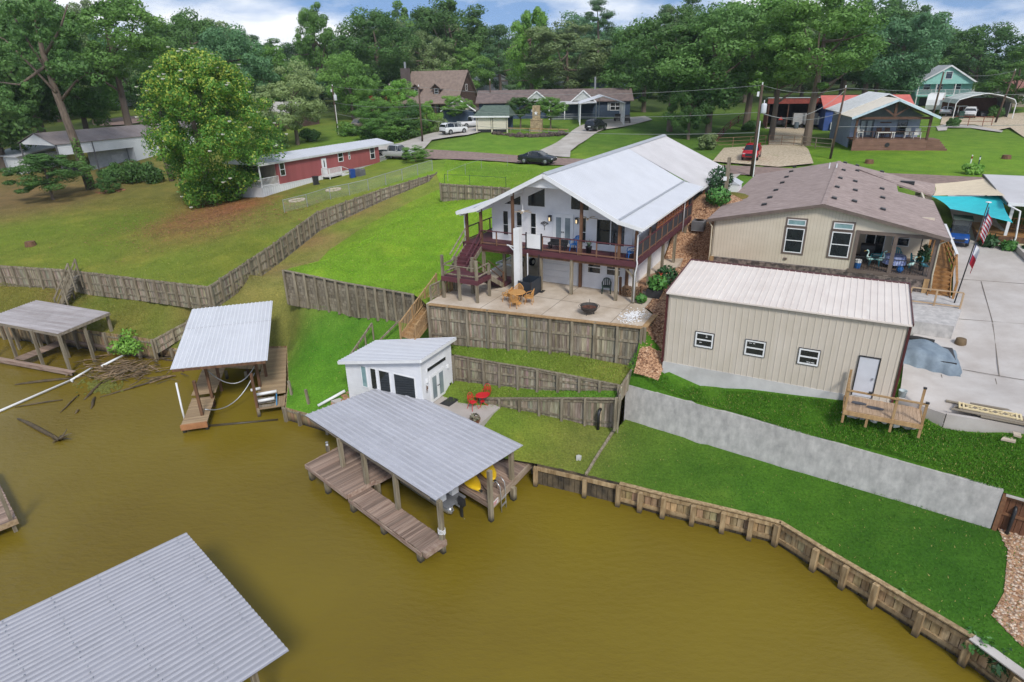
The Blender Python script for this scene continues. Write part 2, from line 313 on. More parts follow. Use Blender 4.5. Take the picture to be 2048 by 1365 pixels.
def ground(px,py,fld=None,z0=9.0):
 """where the ray of a pixel meets the ground"""
 fld=fld or up;r=ray(px,py);k=math.hypot(r[0],r[1]);lo=0.0;prev=None
 ds=list(np.arange(18,160,1.0))+list(np.arange(160,900,8.0));pd=0
 for d in ds:
  x,y,z=r[0]/k*d,r[1]/k*d,HC+r[2]/k*d
  g=z-fld(x,y)
  if g<0:
   a,b=pd,d
   for _ in range(18):
    c=(a+b)/2
    if HC+r[2]/k*c-fld(r[0]/k*c,r[1]/k*c)<0:b=c
    else:a=c
   return Vector((r[0]/k*b,r[1]/k*b,fld(r[0]/k*b,r[1]/k*b)))
  pd=d
 d=300;return Vector((r[0]/k*d,r[1]/k*d,fld(r[0]/k*d,r[1]/k*d)))
def cdt(poly,inner):
 pts=[Vector((p[0],p[1]))for p in poly];n=len(pts)
 vs_,es,fs,*_=delaunay_2d_cdt(pts+[Vector(q)for q in inner],[(i,(i+1)%n)for i in range(n)],[],1,1e-4)
 return vs_,fs
def inside(poly,x,y):
 c=False;j=len(poly)-1
 for i in range(len(poly)):
  xi,yi,xj,yj=poly[i][0],poly[i][1],poly[j][0],poly[j][1]
  if(yi>y)!=(yj>y)and x<(xj-xi)*(y-yi)/(yj-yi)+xi:c=not c
  j=i
 return c
def densify(poly,step):
 out=[]
 for i,p in enumerate(poly):
  q=poly[(i+1)%len(poly)];n=max(1,int(math.hypot(q[0]-p[0],q[1]-p[1])/step))
  out+=[tuple(p[k]+(q[k]-p[k])*j/n for k in range(len(p)))for j in range(n)]
 return out
def sheet(name,poly,fld,mat,dz=0.0,step=1.5,far=False,tints=None,edge_z=True,jitter=0.0):
 poly=[tuple(p)for p in poly]
 poly=densify(poly,step)if not far else poly
 xs=[p[0]for p in poly];ys=[p[1]for p in poly];inner=[]
 if far:
  def grid(x0,x1,y0,y1,st):
   return[(x,y)for x in np.arange(x0,x1,st)for y in np.arange(y0,y1,st)]
  cand=grid(-70,70,20,100,1.4)+grid(-110,110,100,190,4)+grid(-150,-70,20,100,5)+grid(70,150,0,100,5)+grid(-700,700,190,900,30)+grid(-500,-110,60,190,25)+grid(110,500,0,190,25)
 else:cand=[(x,y)for x in np.arange(min(xs)+step*.5,max(xs),step)for y in np.arange(min(ys)+step*.5,max(ys),step)]
 inner=[(x+random.uniform(-.2,.2)*step,y+random.uniform(-.2,.2)*step)for x,y in cand if inside(poly,x,y)]
 vs_,fs=cdt(poly,inner)
 zmap={(round(p[0],3),round(p[1],3)):p[2]for p in poly if len(p)>2}if edge_z else{}
 vv=[]
 for v in vs_:
  k=(round(v[0],3),round(v[1],3));z=zmap.get(k)
  vv.append((v[0],v[1],(z if z is not None else fld(v[0],v[1]))+dz))
 if far:vv=[(x,y,z-(.22 if any(inside(hp_,x,y)for hp_ in HOLES)else 0))for x,y,z in vv]
 me=bpy.data.meshes.new(name);me.from_pydata(vv,[],[tuple(f)for f in fs]);me.materials.append(mat)
 bm=bmesh.new();bm.from_mesh(me);bmesh.ops.recalc_face_normals(bm,faces=bm.faces)
 for f in bm.faces:
  if f.normal.z<0:f.normal_flip()
  f.smooth=True
 bm.to_mesh(me);bm.free()
 if tints:
  tp=np.array([(t[0],t[1])for t in tints]);tcol=np.array([t[2]for t in tints]);at=me.color_attributes.new('tint','FLOAT_COLOR','POINT')
  va=np.array([(v[0],v[1])for v in vv]);d2=((va[:,None]-tp[None])**2).sum(-1)+4.0;w=d2**-1.6;w/=w.sum(1,keepdims=True);col=np.hstack([w@tcol,np.ones((len(vv),1))])
  at.data.foreach_set('color',col.astype('f').ravel())
 o=bpy.data.objects.new(name,me);C.objects.link(o);return struct(o)
BLADES=[]
def grass_mat(name):
 m=bpy.data.materials.new(name);m.use_nodes=True;n,l=m.node_tree.nodes,m.node_tree.links;b=n['Principled BSDF']
 b.inputs['Roughness'].default_value=.95;b.inputs['Specular IOR Level'].default_value=.15
 t=n.new('ShaderNodeTexCoord');at=n.new('ShaderNodeAttribute');at.attribute_name='tint'
 def noise(sc,det,ro=.6):
  q=n.new('ShaderNodeTexNoise');q.inputs['Scale'].default_value=sc;q.inputs['Detail'].default_value=det;q.inputs['Roughness'].default_value=ro;l.new(t.outputs['Object'],q.inputs['Vector']);return q
 def ramp(src,a,ca,b_,cb):
  r=n.new('ShaderNodeValToRGB');r.color_ramp.elements[0].position=a;r.color_ramp.elements[1].position=b_;r.color_ramp.elements[0].color=(*ca,1);r.color_ramp.elements[1].color=(*cb,1);l.new(src.outputs['Fac'],r.inputs['Fac']);return r
 def mul(a,bb):
  q=n.new('ShaderNodeMix');q.data_type='RGBA';q.blend_type='MULTIPLY';q.inputs['Factor'].default_value=1;l.new(a,q.inputs['A']);l.new(bb,q.inputs['B']);return q.outputs['Result']
 fine=ramp(noise(9,8,.75),.28,(.5,.52,.5),.72,(1.5,1.45,1.4))
 mid=ramp(noise(.55,7,.65),.3,(.74,.8,.75),.72,(1.26,1.18,1.15))
 patch=ramp(noise(.22,9,.72),.52,(1,1,1),.72,(1.42,1.16,1.3))
 c=mul(mul(mul(at.outputs['Color'],fine.outputs['Color']),mid.outputs['Color']),patch.outputs['Color'])
 l.new(c,b.inputs['Base Color'])
 bp=n.new('ShaderNodeBump');bp.inputs['Strength'].default_value=.8;bp.inputs['Distance'].default_value=.06;nb=noise(14,6,.8);l.new(nb.outputs['Fac'],bp.inputs['Height']);l.new(bp.outputs['Normal'],b.inputs['Normal'])
 MATS[name]=m;return m
GRASS=grass_mat('lawn_grass')
def tl(L,fld=None):return[(*ground(px,py,fld).to_2d(),np.array(lin(c)))for px,py,c in L]
# colours of the turf itself (mown green, olive, dry, bare red-brown soil)
OLV,BRG,DKG,SOIL,DRY,FORE=(112,128,48),(120,155,44),(72,114,32),(142,98,70),(140,130,66),(62,78,40)
up_t=tl([(60,470,OLV),(250,450,(104,122,44)),(200,500,OLV),(350,520,OLV),(430,430,(142,104,72)),(475,415,(150,96,68)),(390,445,(134,110,66)),(440,465,(130,116,62)),(530,440,(120,120,58)),(560,410,(116,126,54)),(540,465,(112,124,50)),(620,385,(112,128,52)),(760,350,(120,134,54)),(500,500,(110,118,46)),(300,390,(112,110,54)),
   (30,400,(120,102,70)),(100,400,(124,108,70)),(650,520,BRG),(740,480,BRG),(850,430,BRG),(900,350,BRG),(960,340,(104,138,48)),(1000,320,BRG),(700,550,(112,150,42)),(900,510,(114,154,42)),
   (1000,290,(98,136,46)),(920,292,(104,138,50)),(1250,280,(84,116,44)),(1350,265,(70,104,42)),(1420,300,(84,116,46)),(1700,310,(100,136,40)),(1900,310,(108,142,44)),(2030,320,(104,140,42)),(1650,270,(90,120,42)),(1960,232,(100,130,46)),
   (1420,780,DKG),(1600,830,DKG),(1900,890,DKG),(2040,930,DKG),(1300,750,DKG),(1480,385,(84,124,40)),(230,225,(100,116,50)),(740,290,(96,130,46)),(1340,520,(120,90,60)),(830,285,(90,112,46))])
up_t+=[(math.sin(math.radians(a))*r,math.cos(math.radians(a))*r,np.array(lin(FORE)))for a in range(-60,61,15)for r in(170,260,600)]
# flat pieces laid over the ground: the turf sheet dips a little under them
GP=lambda L:[ground(*q)for q in L]
gravel_poly=[hw(*q)for q in[(.35,.5,0),(1.7,-1.25,0),(1.72,-3.4,0),(1.8,-4.9,0),(3.1,-4.75,0),(3.2,-3.5,0),(3.25,4.5,0),(4.6,6,0),(6.3,9,0),(5.2,14.5,0),(2.2,16.6,0),(.1,16.6,0),(-.9,12,0),(-.9,3,0),(.3,2.4,0)]]
patio_poly=[hw(*q)for q in[(-11.5,-5.3,0),(1.7,-3.5,0),(1.7,-1.2,0),(.9,-.3,0),(.4,12.2,0),(-11.5,12.2,0)]]
road_c=[ground(*q)for q in[(640,297),(780,305),(900,311),(1030,318.5),(1454,340),(1850,360),(2120,374)]]
def strip_poly(c,w):
 n=len(c);L_,R_=[],[]
 for i in range(n):
  d=(c[min(i+1,n-1)]-c[max(i-1,0)]).to_2d().normalized();nn=Vector((-d.y,d.x))*w/2;L_.append((c[i].x+nn.x,c[i].y+nn.y));R_.append((c[i].x-nn.x,c[i].y-nn.y))
 return L_+R_[::-1]
road_poly=strip_poly(road_c,5.6)
ASPH=M('faded_brown_asphalt',lin((150,128,118)),lin((128,108,100)),rough=.95,scale=2,bump=.1,bscale=20,dirt=.25,dscale=.25)
PALE_GRAVEL=M('pale_gravel',lin((206,190,164)),lin((160,142,116)),rough=.95,scale=4,detail=8,bump=.5,lo=.35,hi=.65,third=lin((130,132,80)),tscale=.5,tlo=.6,thi=.72)
xy=lambda L:[(p[0],p[1])for p in L]
SHEETS=[('gravel_slope',xy(gravel_poly),None,.03,.6),('road',road_poly,ASPH,.035,1.2),
 ('driveway',xy(GP([(690,306),(800,287),(885,262),(925,247),(990,245),(1000,256),(985,259),(935,271),(864,281),(845,302)])),CONC_DRIVE,.07,1.0),
 ('driveway',xy(GP([(1072,305),(1136,270),(1164,251),(1208,240),(1290,233),(1305,240),(1249,254),(1208,260),(1156,291),(1141,303),(1140,316),(1068,310)])),CONC_DRIVE,.07,1.0),
 ('gravel_parking',xy(GP([(1425,324),(1448,297),(1537,291),(1539,258),(1619,257),(1622,275),(1608,293),(1616,299),(1627,328),(1556,335)])),PALE_GRAVEL,.06,1.2),
 ('rear_driveway',xy(GP([(1440,352),(1482,349),(1450,374),(1428,384),(1405,372)])),CONC_DRIVE,.06,1.0),
 ('concrete_drive',xy([P(1797,801,5.8),P(1892,833,5.8),P(2048,858,5.75),P(2250,905,5.7)]+GP([(2300,700),(2130,590),(2048,524),(1990,462),(1966,430),(2030,395),(1900,380),(1893,400),(1905,440),(1908,520),(1905,600),(1850,640),(1812,690)])),CONC,.05,1.0),
 ('gravel_lane',xy(GP([(1985,232),(2048,226),(2200,240),(2200,300),(2048,276),(2020,256)])),PALE_GRAVEL,.06,2),
 ('garden_path',xy(GP([(1872,254),(1890,250),(1950,252),(2006,263),(2003,266),(1940,257),(1895,256),(1893,262),(1876,263)])),CONC_DRIVE,.08,1),
 ('far_road',xy(GP([(195,243),(240,236),(300,231),(300,243),(255,250),(200,253)])),ASPH,.08,3),
 ('gravel_lot',xy(GP([(1880,250),(1885,232),(1985,232),(2020,256),(1990,262),(1950,250)])),PALE_GRAVEL,.05,2)]
HOLES=[s_[1]for s_ in SHEETS]+[xy(patio_poly)]
far_left,far_right=[Vector((-260,60,6)),Vector((-600,160,12)),Vector((-760,500,15)),Vector((-400,880,15))],[Vector((400,880,15)),Vector((760,500,15)),Vector((600,100,12)),Vector((240,-10,6)),Vector((90,0,4))]
edge_right=PX([(1287,655,7.1),(1268,733,5.3),(1243,772,4.35)])
patio_front=[hw(-11.3,-5.0,7.1),hw(1.62,-3.35,7.1)]
_poly=PX(fence_left_top+fence_long_top[1:])+PX(bank[::-1])+PX(log_top)+patio_front+PX([(1268,733,5.3)])+PX(conc_top)
_poly=densify([tuple(v)for v in _poly],1.6)[:-1]
# drop the closing run densify added back to the first point
_last=P(*conc_top[-1]);_k=max(i for i,p in enumerate(_poly)if(Vector(p)-_last).length<1.0);_poly=_poly[:_k+1]
upper_poly=_poly+[tuple(v)for v in far_right[::-1]]+[tuple(v)for v in far_left[::-1]]
upper=sheet('upper_ground',upper_poly,up,GRASS,far=True,tints=up_t)
GRAVEL=M('brown_river_gravel',lin((186,146,112)),lin((120,84,60)),rough=.95,scale=9,detail=3,bump=1.0,lo=.4,hi=.6,third=lin((206,176,146)),tscale=7,tlo=.56,thi=.64)
for nm_,pl_,mt_,dz_,st_ in SHEETS:sheet(nm_,pl_,up,mt_ or GRAVEL,dz=dz_,step=st_,edge_z=False)
low_poly=PX(shore_left)+PX(bulk_top)+PX(bulk_end[1:])+[Vector((60,-12,1.3)),Vector((92,-2,1.9))]+PX(conc_base[::-1])+PX([(1235,858,2.0),(1170,850,2.0),(1080,826,2.1),(1000,812,2.25),(968,800,2.4),(935,795,2.45),(905,768,2.7),(862,650,4.9),(815,648,4.5)])+PX(log_base[::-1][1:])+PX(bank)+PX([(873,347,9.7),(858,364,9.1),(760,405,7.6),(640,462,6.1),(555,530,5.2),(437,614,4.2),(378,641,2.6)])
low_t=tl([(640,700,(84,138,38)),(680,650,(76,122,40)),(620,780,(96,146,42)),(730,680,(88,134,40)),(560,560,(118,132,56)),(600,520,(124,130,60)),(530,580,(128,126,66)),(700,450,(120,140,52)),(820,390,(122,140,56)),(620,482,(146,120,84)),(548,545,(144,118,82)),(480,592,(140,116,78)),(585,545,(150,132,96)),(690,432,(138,118,78)),(770,398,(132,120,74)),(480,610,(112,124,56)),
             (1060,860,(112,134,46)),(1000,850,(102,132,46)),(1120,850,(122,130,56)),(1150,900,(126,122,62)),(1195,880,(146,126,84)),(1180,930,(132,122,66)),(1090,905,(114,128,48)),(1260,890,(68,112,30)),(1215,915,(76,116,34)),(1230,940,(70,114,30)),(1300,960,(66,110,30)),(1200,940,(84,120,38)),(1260,860,(70,112,32)),(1400,930,(62,104,30)),(1600,990,DKG),(1800,1120,(56,98,28)),(1950,1160,(58,100,30)),(1500,1000,(64,108,32)),(2000,1290,(66,110,34)),(430,660,(104,120,50)),(340,690,(110,116,52))],low)
lower=sheet('lower_lawn',[tuple(p)for p in low_poly],low,GRASS,step=1.1,tints=low_t)
left_poly=PX([(-260,600,1.8),(0,640,1.75),(150,657,1.75),(307,679,1.75),(378,641,2.7),(430,612,4.3),(290,588,3.65),(170,578,3.5),(60,575,3.45),(-260,562,3.5)])
sheet('left_lawn',[tuple(p)for p in left_poly],leftf,GRASS,step=1.3,tints=tl([(60,600,(112,112,50)),(200,610,(104,116,48)),(330,640,(104,120,46)),(250,650,(118,116,56)),(380,615,(128,112,66)),(120,590,(130,108,70))],leftf))
st_poly=PX([(862,650,5.0),(1000,680,5.05),(1150,712,5.08),(1272,734,5.0),(1244,772,4.3),(1160,755,4.5),(1076,739,4.55),(1000,727,4.5),(905,709,4.4)])
sheet('terrace_strip',[tuple(p)for p in st_poly],stripf,GRASS,step=.9,tints=tl([(950,690,(110,134,50)),(1150,735,(112,128,52)),(1050,710,(104,134,46)),(1230,755,(120,124,58))],stripf))
s2_poly=PX([(905,768,2.7),(935,795,2.45),(968,797,2.6),(1080,797,3.1),(1172,797,3.6),(1240,798,3.75),(1242,775,4.1),(1215,779,3.95),(1100,777,3.4),(1005,773,3.05),(911,762,2.8)])
sheet('terrace_strip',[tuple(p)for p in s2_poly],strip2f,GRASS,step=.8,tints=tl([(950,785,(110,128,50)),(1100,788,(104,132,46)),(1200,788,(92,134,46))],strip2f))
# ------------------------------------------------------------------ water
wm=bpy.data.materials.new('murky_lake_water');wm.use_nodes=True;MATS['water']=wm
n,l=wm.node_tree.nodes,wm.node_tree.links;b=n['Principled BSDF']
t=n.new('ShaderNodeTexCoord');nz=n.new('ShaderNodeTexNoise');nz.inputs['Scale'].default_value=.06;nz.inputs['Detail'].default_value=7
r=n.new('ShaderNodeValToRGB');r.color_ramp.elements[0].position=.3;r.color_ramp.elements[1].position=.7
r.color_ramp.elements[0].color=(*lin((106,89,30)),1);r.color_ramp.elements[1].color=(*lin((126,110,32)),1)
l.new(t.outputs['Object'],nz.inputs['Vector']);l.new(nz.outputs['Fac'],r.inputs['Fac']);l.new(r.outputs['Color'],b.inputs['Base Color'])
b.inputs['Roughness'].default_value=.2;b.inputs['IOR'].default_value=1.33;b.inputs['Specular IOR Level'].default_value=.35
mpw=n.new('ShaderNodeMapping');mpw.inputs['Rotation'].default_value=(0,0,.5);mpw.inputs['Scale'].default_value=(1.0,2.2,1);l.new(t.outputs['Object'],mpw.inputs['Vector'])
n1=n.new('ShaderNodeTexNoise');n1.inputs['Scale'].default_value=1.6;n1.inputs['Detail'].default_value=5;n1.inputs['Roughness'].default_value=.62;l.new(mpw.outputs['Vector'],n1.inputs['Vector'])
bp=n.new('ShaderNodeBump');bp.inputs['Strength'].default_value=.22;bp.inputs['Distance'].default_value=.12;l.new(n1.outputs['Fac'],bp.inputs['Height']);l.new(bp.outputs['Normal'],b.inputs['Normal'])
wp=n.new('ShaderNodeMapRange');wp.inputs['From Min'].default_value=.35;wp.inputs['From Max'].default_value=.65;wp.inputs['To Min'].default_value=.5;wp.inputs['To Max'].default_value=.12;l.new(nz.outputs['Fac'],wp.inputs['Value']);l.new(wp.outputs['Result'],bp.inputs['Strength'])
wb=MB();wb.add([(-300,-120,0),(300,-120,0),(300,75,0),(-300,75,0)],[(0,1,2,3)]);struct(wb.build('water',wm))
# ------------------------------------------------------------------ retaining walls
def rwall(name,label,line,zbase,spacing=1.25,pw=.14,rails=(.1,.55,1.0),board=.145,mat=None,pmat=None,horizontal=False,post_up=.06,cap=None,post_down=.15,bt=.04,railw=.05,railh=.12,flip=1,posts='square'):
 """line: (px,py,ztop); zbase: ground level in front, one for each point"""
 mat=mat or(G_WOOD if horizontal else PICKET);mat=PICKETB if mat is BULK_WOOD and not horizontal else mat;pmat=pmat or G_POST
 pts=[P(*q)for q in line]if not isinstance(line[0],Vector)else line
 T=Thing(name,label,'retaining wall',(pts[0].x,pts[0].y,zbase[0]))
 pk=MB();total=0
 for i in range(len(pts)-1):
  a,bq=pts[i]-T.o,pts[i+1]-T.o;za,zb=zbase[i]-T.o.z,zbase[i+1]-T.o.z
  d=(bq-a).to_2d();Ln=d.length;d/=Ln;nn=Vector((d.y,-d.x))
  if nn.dot(-Vector((pts[i].x,pts[i].y)))<0:nn=-nn
  nn*=flip;n3=Vector((nn.x,nn.y,0))
  def at(s,k):q=a.lerp(bq,s);return Vector((q.x,q.y,(za+(zb-za)*s)*(1-k)+q.z*k))
  if not horizontal:
   nb=max(1,int(Ln/board))
   for j in range(nb):
    s0,s1=(j+.04)/nb,(j+.96)/nb;o=n3*random.uniform(0,.018)
    p0,p1=at(s0,0),at(s1,0);q0,q1=at(s0,1),at(s1,1);jz=random.uniform(-.02,.01)
    vb=[p0+o-Vector((0,0,.3)),p1+o-Vector((0,0,.3)),q1+o+Vector((0,0,jz)),q0+o+Vector((0,0,jz))]
    pk.add(vb+[v-n3*bt-o for v in vb],[(0,1,2,3),(3,2,6,7),(1,5,6,2),(0,3,7,4),(4,7,6,5)])
  else:
   hgt=max(at(0,1).z-at(0,0).z,at(1,1).z-at(1,0).z);nl=max(2,int(hgt/board))
   for j in range(nl):
    k0,k1=(j+.03)/nl,(j+.97)/nl;o=n3*random.uniform(0,.03);e0,e1=-random.uniform(0,.15)/Ln if i==0 else 0,1
    vb=[at(e0,k0)+o,at(e1,k0)+o,at(e1,k1)+o,at(e0,k1)+o]
    if j==0:vb[0].z-=.3;vb[1].z-=.3
    mbp=MB();mbp.add(vb+[v-n3*.09-o for v in vb],[(0,1,2,3),(3,2,6,7),(1,5,6,2),(0,3,7,4),(4,7,6,5),(0,4,5,1)]);mbp.build('plank',mat,T)
  for k in rails:
   p,q=at(0,k),at(1,k);mbr=MB().beam(p+n3*(.02+railw/2),q+n3*(.02+railw/2),railw,railh);mbr.build('rail',pmat,T)
  ns=max(1,round(Ln/spacing))
  for j in range(ns+(1 if i==len(pts)-2 else 0)):
   p,q=at(j/ns,0),at(j/ns,1);off=n3*(railw+.015+pw/2);p=p+off;q=q+off
   mbp=MB();lean=Vector((random.uniform(-.02,.02),random.uniform(-.02,.02),0))
   if posts=='round':mbp.cyl(p-Vector((0,0,post_down)),q+lean+Vector((0,0,post_up)),pw/2*random.uniform(.9,1.15),n=9)
   else:mbp.beam(p-Vector((0,0,post_down)),q+lean+Vector((0,0,post_up*random.uniform(.3,1.3))),pw,pw,up=n3)
   mbp.build('post',pmat,T)
  if cap:
   p,q=at(0,1),at(1,1);MB().beam(p+n3*cap[0]*.25+Vector((0,0,.02)),q+n3*cap[0]*.25+Vector((0,0,.02)),cap[0],cap[1]).build('cap_board',cap[2]if len(cap)>2 else pmat,T)
 if pk.v:
  po=pk.build('picket_panel',mat,T);nv=len(pk.v)//8;g=np.random.default_rng(len(pk.v));base=g.normal(1,.17,nv).clip(.55,1.4)[:,None]*(1+g.normal(0,.05,(nv,3)));at=po.data.color_attributes.new('board','FLOAT_COLOR','POINT');at.data.foreach_set('color',np.hstack([np.repeat(base,8,0),np.ones((nv*8,1))]).astype('f').ravel());stuff(po)
 return T
hp=lambda x,y,z:hw(x,y,z)
rwall('retaining_wall','tall grey picket retaining wall with capped top along the front of the concrete patio',[hp(-11.1,-5.25,7.22),hp(1.7,-3.5,7.22)],[5.0,5.02],spacing=1.35,rails=(.14,.6,.93),cap=(.30,.05,TAN_WOOD),railh=.14)
rwall('retaining_wall','short return of the patio retaining wall beside the brown gravel slope',[hp(1.75,-3.5,7.22),hp(1.75,-1.4,7.22)],[5.1,6.6],spacing=1.0,rails=(.6,.93),cap=(.30,.05,TAN_WOOD))
rwall('retaining_wall','low grey picket retaining wall between the two grass terraces behind the small white cottage',[(909,711,4.42),(1000,727,4.5),(1076,739,4.58),(1160,755,4.5),(1243,771,4.3)],[2.75,3.05,3.3,3.65,4.0],spacing=1.1,rails=(.12,.55,.92),cap=(.16,.04))
rwall('retaining_wall','grey picket retaining wall tapering to nothing beside the red bistro set',[(962,797,2.62),(1080,797,3.12),(1172,797,3.62),(1238,798,3.78)],[2.4,2.15,2.0,2.0],spacing=1.2,rails=(.15,.9),cap=(.2,.045))
rwall('retaining_wall','stepped grey timber wall running downhill between the terraces and the concrete wall',[hp(1.75,-3.6,5.6),P(1243,772,4.5),P(1238,798,4.2)],[4.9,3.9,2.4],spacing=1.6,rails=(.9,),flip=-1)
rwall('retaining_wall','tall weathered log retaining wall with round green-grey posts under the bright lawn',log_top,[4.5,4.2,4.3,4.5],spacing=.95,rails=(),pw=.2,horizontal=True,board=.24,posts='round',cap=(.22,.05))
rwall('retaining_wall','long grey picket retaining wall climbing diagonally between the two upper lawns',fence_long_top,[4.2,5.2,6.1,7.6,9.2],spacing=1.2,rails=(.12,.5,.92),post_up=.12)
rwall('retaining_wall','level grey picket retaining wall with wooden stairs above the old dock',fence_left_top[:],[3.5,3.4,3.45,3.6,4.2],spacing=1.35,rails=(.1,.45,.92),post_up=.03)
rwall('retaining_wall','grey picket retaining wall standing alone in the bright lawn behind the stairs',[(882,367,10.05),(1020,376,10.0)],[8.5,8.5],spacing=1.0,rails=(.12,.5,.92))
rwall('lot_fence','short slanting timber wall between the left lawn and the grey-roofed dock',[(308,678,1.95),(378,641,2.9),(427,612,4.5)],[1.0,2.2,4.0],spacing=1.4,rails=(.2,.9))
rwall('seawall','long tan timber seawall with stubby posts curving along the dark green lawn',bulk_top[2:],[-.35]*len(bulk_top[2:]),spacing=1.35,pw=.22,rails=(.42,.88),mat=BULK_WOOD,pmat=BULK_WOOD,post_up=-.1,post_down=.3,cap=(.22,.05,BULK_WOOD),board=.28,railw=.09,railh=.2)
rwall('seawall','dark stained timber seawall between the boathouse dock and the long seawall',bulk_top[:3],[-.35]*3,spacing=1.9,pw=.2,rails=(.85,),mat=M('black_stained_timber',lin((112,98,76)),lin((44,40,34)),rough=.9,scale=1.4,bump=.4,rand=.1),pmat=BULK_WOOD,post_up=-.15,board=.28,railw=.09,railh=.22)
rwall('seawall','old vine-hung seawall with a pale metal cap past the long seawall',bulk_end,[-.35]*3,spacing=2.2,pw=.22,rails=(.4,.85),mat=BULK_WOOD,pmat=BULK_WOOD,post_up=-.2,cap=(.4,.05,CONC),board=.28,railw=.09)
rwall('seawall','low timber seawall beside the cottage and the slanted-roof boathouse',shore_left[5:],[-.3]*4,spacing=1.8,pw=.18,rails=(.85,),mat=BULK_WOOD,pmat=G_POST,post_up=0,board=.25)
rwall('seawall','old timber seawall behind the rusty-roofed dock and driftwood',[(-260,600,1.8),(0,640,1.75),(150,657,1.75),(307,679,1.75)],[-.3]*4,spacing=1.7,pw=.2,rails=(.85,),mat=BULK_WOOD,pmat=G_POST,post_up=.05,board=.25)
rwall('seawall','short low timber seawall at the head of the grey-roofed slip',shore_left[:6],[-.3]*6,spacing=1.7,pw=.18,rails=(.85,),mat=BULK_WOOD,pmat=G_POST,post_up=0,board=.25)
# concrete wall
T=Thing('concrete_wall','long poured concrete retaining wall with dark stains across the green lawn','retaining wall',P(*conc_top[0]))
mb=MB();cp=PX(conc_top[:3]);cb=[2.1,2.05,2.0]
for i in range(2):
 a,bq=cp[i]-T.o,cp[i+1]-T.o;d=(bq-a).to_2d().normalized();nn=Vector((d.y,-d.x,0))
 if nn.dot(-cp[i])<0:nn=-nn
 lo=[Vector((a.x,a.y,cb[i]-.4-T.o.z)),Vector((bq.x,bq.y,cb[i+1]-.4-T.o.z))];tp=Vector((0,0,.1))
 f=[a+tp,bq+tp];k=nn*.02;bk=-nn*.3
 mb.add([lo[0]+k,lo[1]+k,f[1]+k,f[0]+k,lo[0]+bk,lo[1]+bk,f[1]+bk,f[0]+bk],[(0,1,2,3),(3,2,6,7),(7,6,5,4)]+([(0,3,7,4)]if i==0 else[(1,5,6,2)]))
mb.build('wall_panel',CONC_WALL,T)
# red-brown board wall with drain pipe at the far right end
Tb=rwall('retaining_wall','red-brown board retaining wall with black drain pipe past the concrete wall',[P(2012,987,3.75),P(2330,1078,3.75),Vector((90,0,4))],[1.9]*3,spacing=1.9,pw=.16,rails=(.5,.93),mat=M('red_brown_boards',lin((124,84,58)),lin((98,64,44)),rough=.85,scale=4,stretch=(1,1,.2),bump=.2),pmat=M('red_brown_post',lin((140,98,68)),lin((116,80,56)),rough=.85,scale=5),board=.2,cap=(.3,.08,CONC))
for k,(px_,py_)in enumerate([(2030,1000)]):
 p0=Tb.loc(P(2032,1008,3.3));nn=Vector((-.55,-.83,0))
 MB().tube([p0+nn*.12,p0+nn*.3+Vector((0,0,-.2)),p0+nn*.28+Vector((0,0,-.7)),p0+nn*.38+Vector((-.05,0,-1.5))],.07,8).build('drain_pipe',BLACK,Tb,smooth=True)
# ------------------------------------------------------------------ shared building helpers
def face(kind,v):
 if kind=='f':return lambda u,d,z:(u,v-d,z) # plane y=v facing the water
 if kind=='b':return lambda u,d,z:(u,v+d,z)
 if kind=='r':return lambda u,d,z:(v+d,u,z) # plane x=v facing right
 return lambda u,d,z:(v-d,u,z)
def fbox(mb,fc,u0,u1,d0,d1,z0,z1):
 c=MB().box(u0,u1,d0,d1,z0,z1);return mb.add([fc(*p)for p in c.v],c.f)
def window(T,fc,u0,u1,z0,z1,rows=(),cols=(),fw=.05,fmat=None,gmat=None,proud=.05,parent=None,name='window',trim=None):
 fmat=fmat or WHITE;mb=MB()
 if trim:
  tw,tm=trim;t=MB()
  for a in((u0-tw,u1+tw,z0-tw,z0),(u0-tw,u1+tw,z1,z1+tw),(u0-tw,u0,z0,z1),(u1,u1+tw,z0,z1)):fbox(t,fc,a[0],a[1],-.02,proud-.012,a[2],a[3])
 for a in((u0,u1,z0,z0+fw),(u0,u1,z1-fw,z1),(u0,u0+fw,z0+fw,z1-fw),(u1-fw,u1,z0+fw,z1-fw)):fbox(mb,fc,a[0],a[1],-.02,proud,a[2],a[3])
 for r_ in rows:fbox(mb,fc,u0+fw,u1-fw,-.02,proud-.01,z0+(z1-z0)*r_-fw*.45,z0+(z1-z0)*r_+fw*.45)
 for c_ in cols:fbox(mb,fc,u0+(u1-u0)*c_-fw*.45,u0+(u1-u0)*c_+fw*.45,-.02,proud-.006,z0+fw,z1-fw)
 w=mb.build(name,fmat,parent or T)
 us=[0]+list(cols)+[1];zs=[0]+list(rows)+[1]
 for i in range(len(us)-1):
  for j in range(len(zs)-1):
   g=MB();fbox(g,fc,u0+(u1-u0)*us[i]+fw*.5,u0+(u1-u0)*us[i+1]-fw*.5,-.01,proud*.4,z0+(z1-z0)*zs[j]+fw*.5,z0+(z1-z0)*zs[j+1]-fw*.5);g.build('pane',gmat or GLASS,w)
 if trim:t.build('trim',tm,w)
 return w
def poly_window(T,fc,pts,fw=.05,fmat=None):
 mb=MB();n=len(pts)
 for i in range(n):
  a,b_=pts[i],pts[(i+1)%n];mb.beam(fc(a[0],.03,a[1]),fc(b_[0],.03,b_[1]),.07,fw)
 w=mb.build('window',fmat or WHITE,T);g=MB();g.add([fc(u,.035,z)for u,z in pts]+[fc(u,-.02,z)for u,z in pts],[tuple(range(n)),tuple(range(2*n-1,n-1,-1))]+[(i,i+n,(i+1)%n+n,(i+1)%n)for i in range(n)]);g.build('pane',GLASS,w);return w
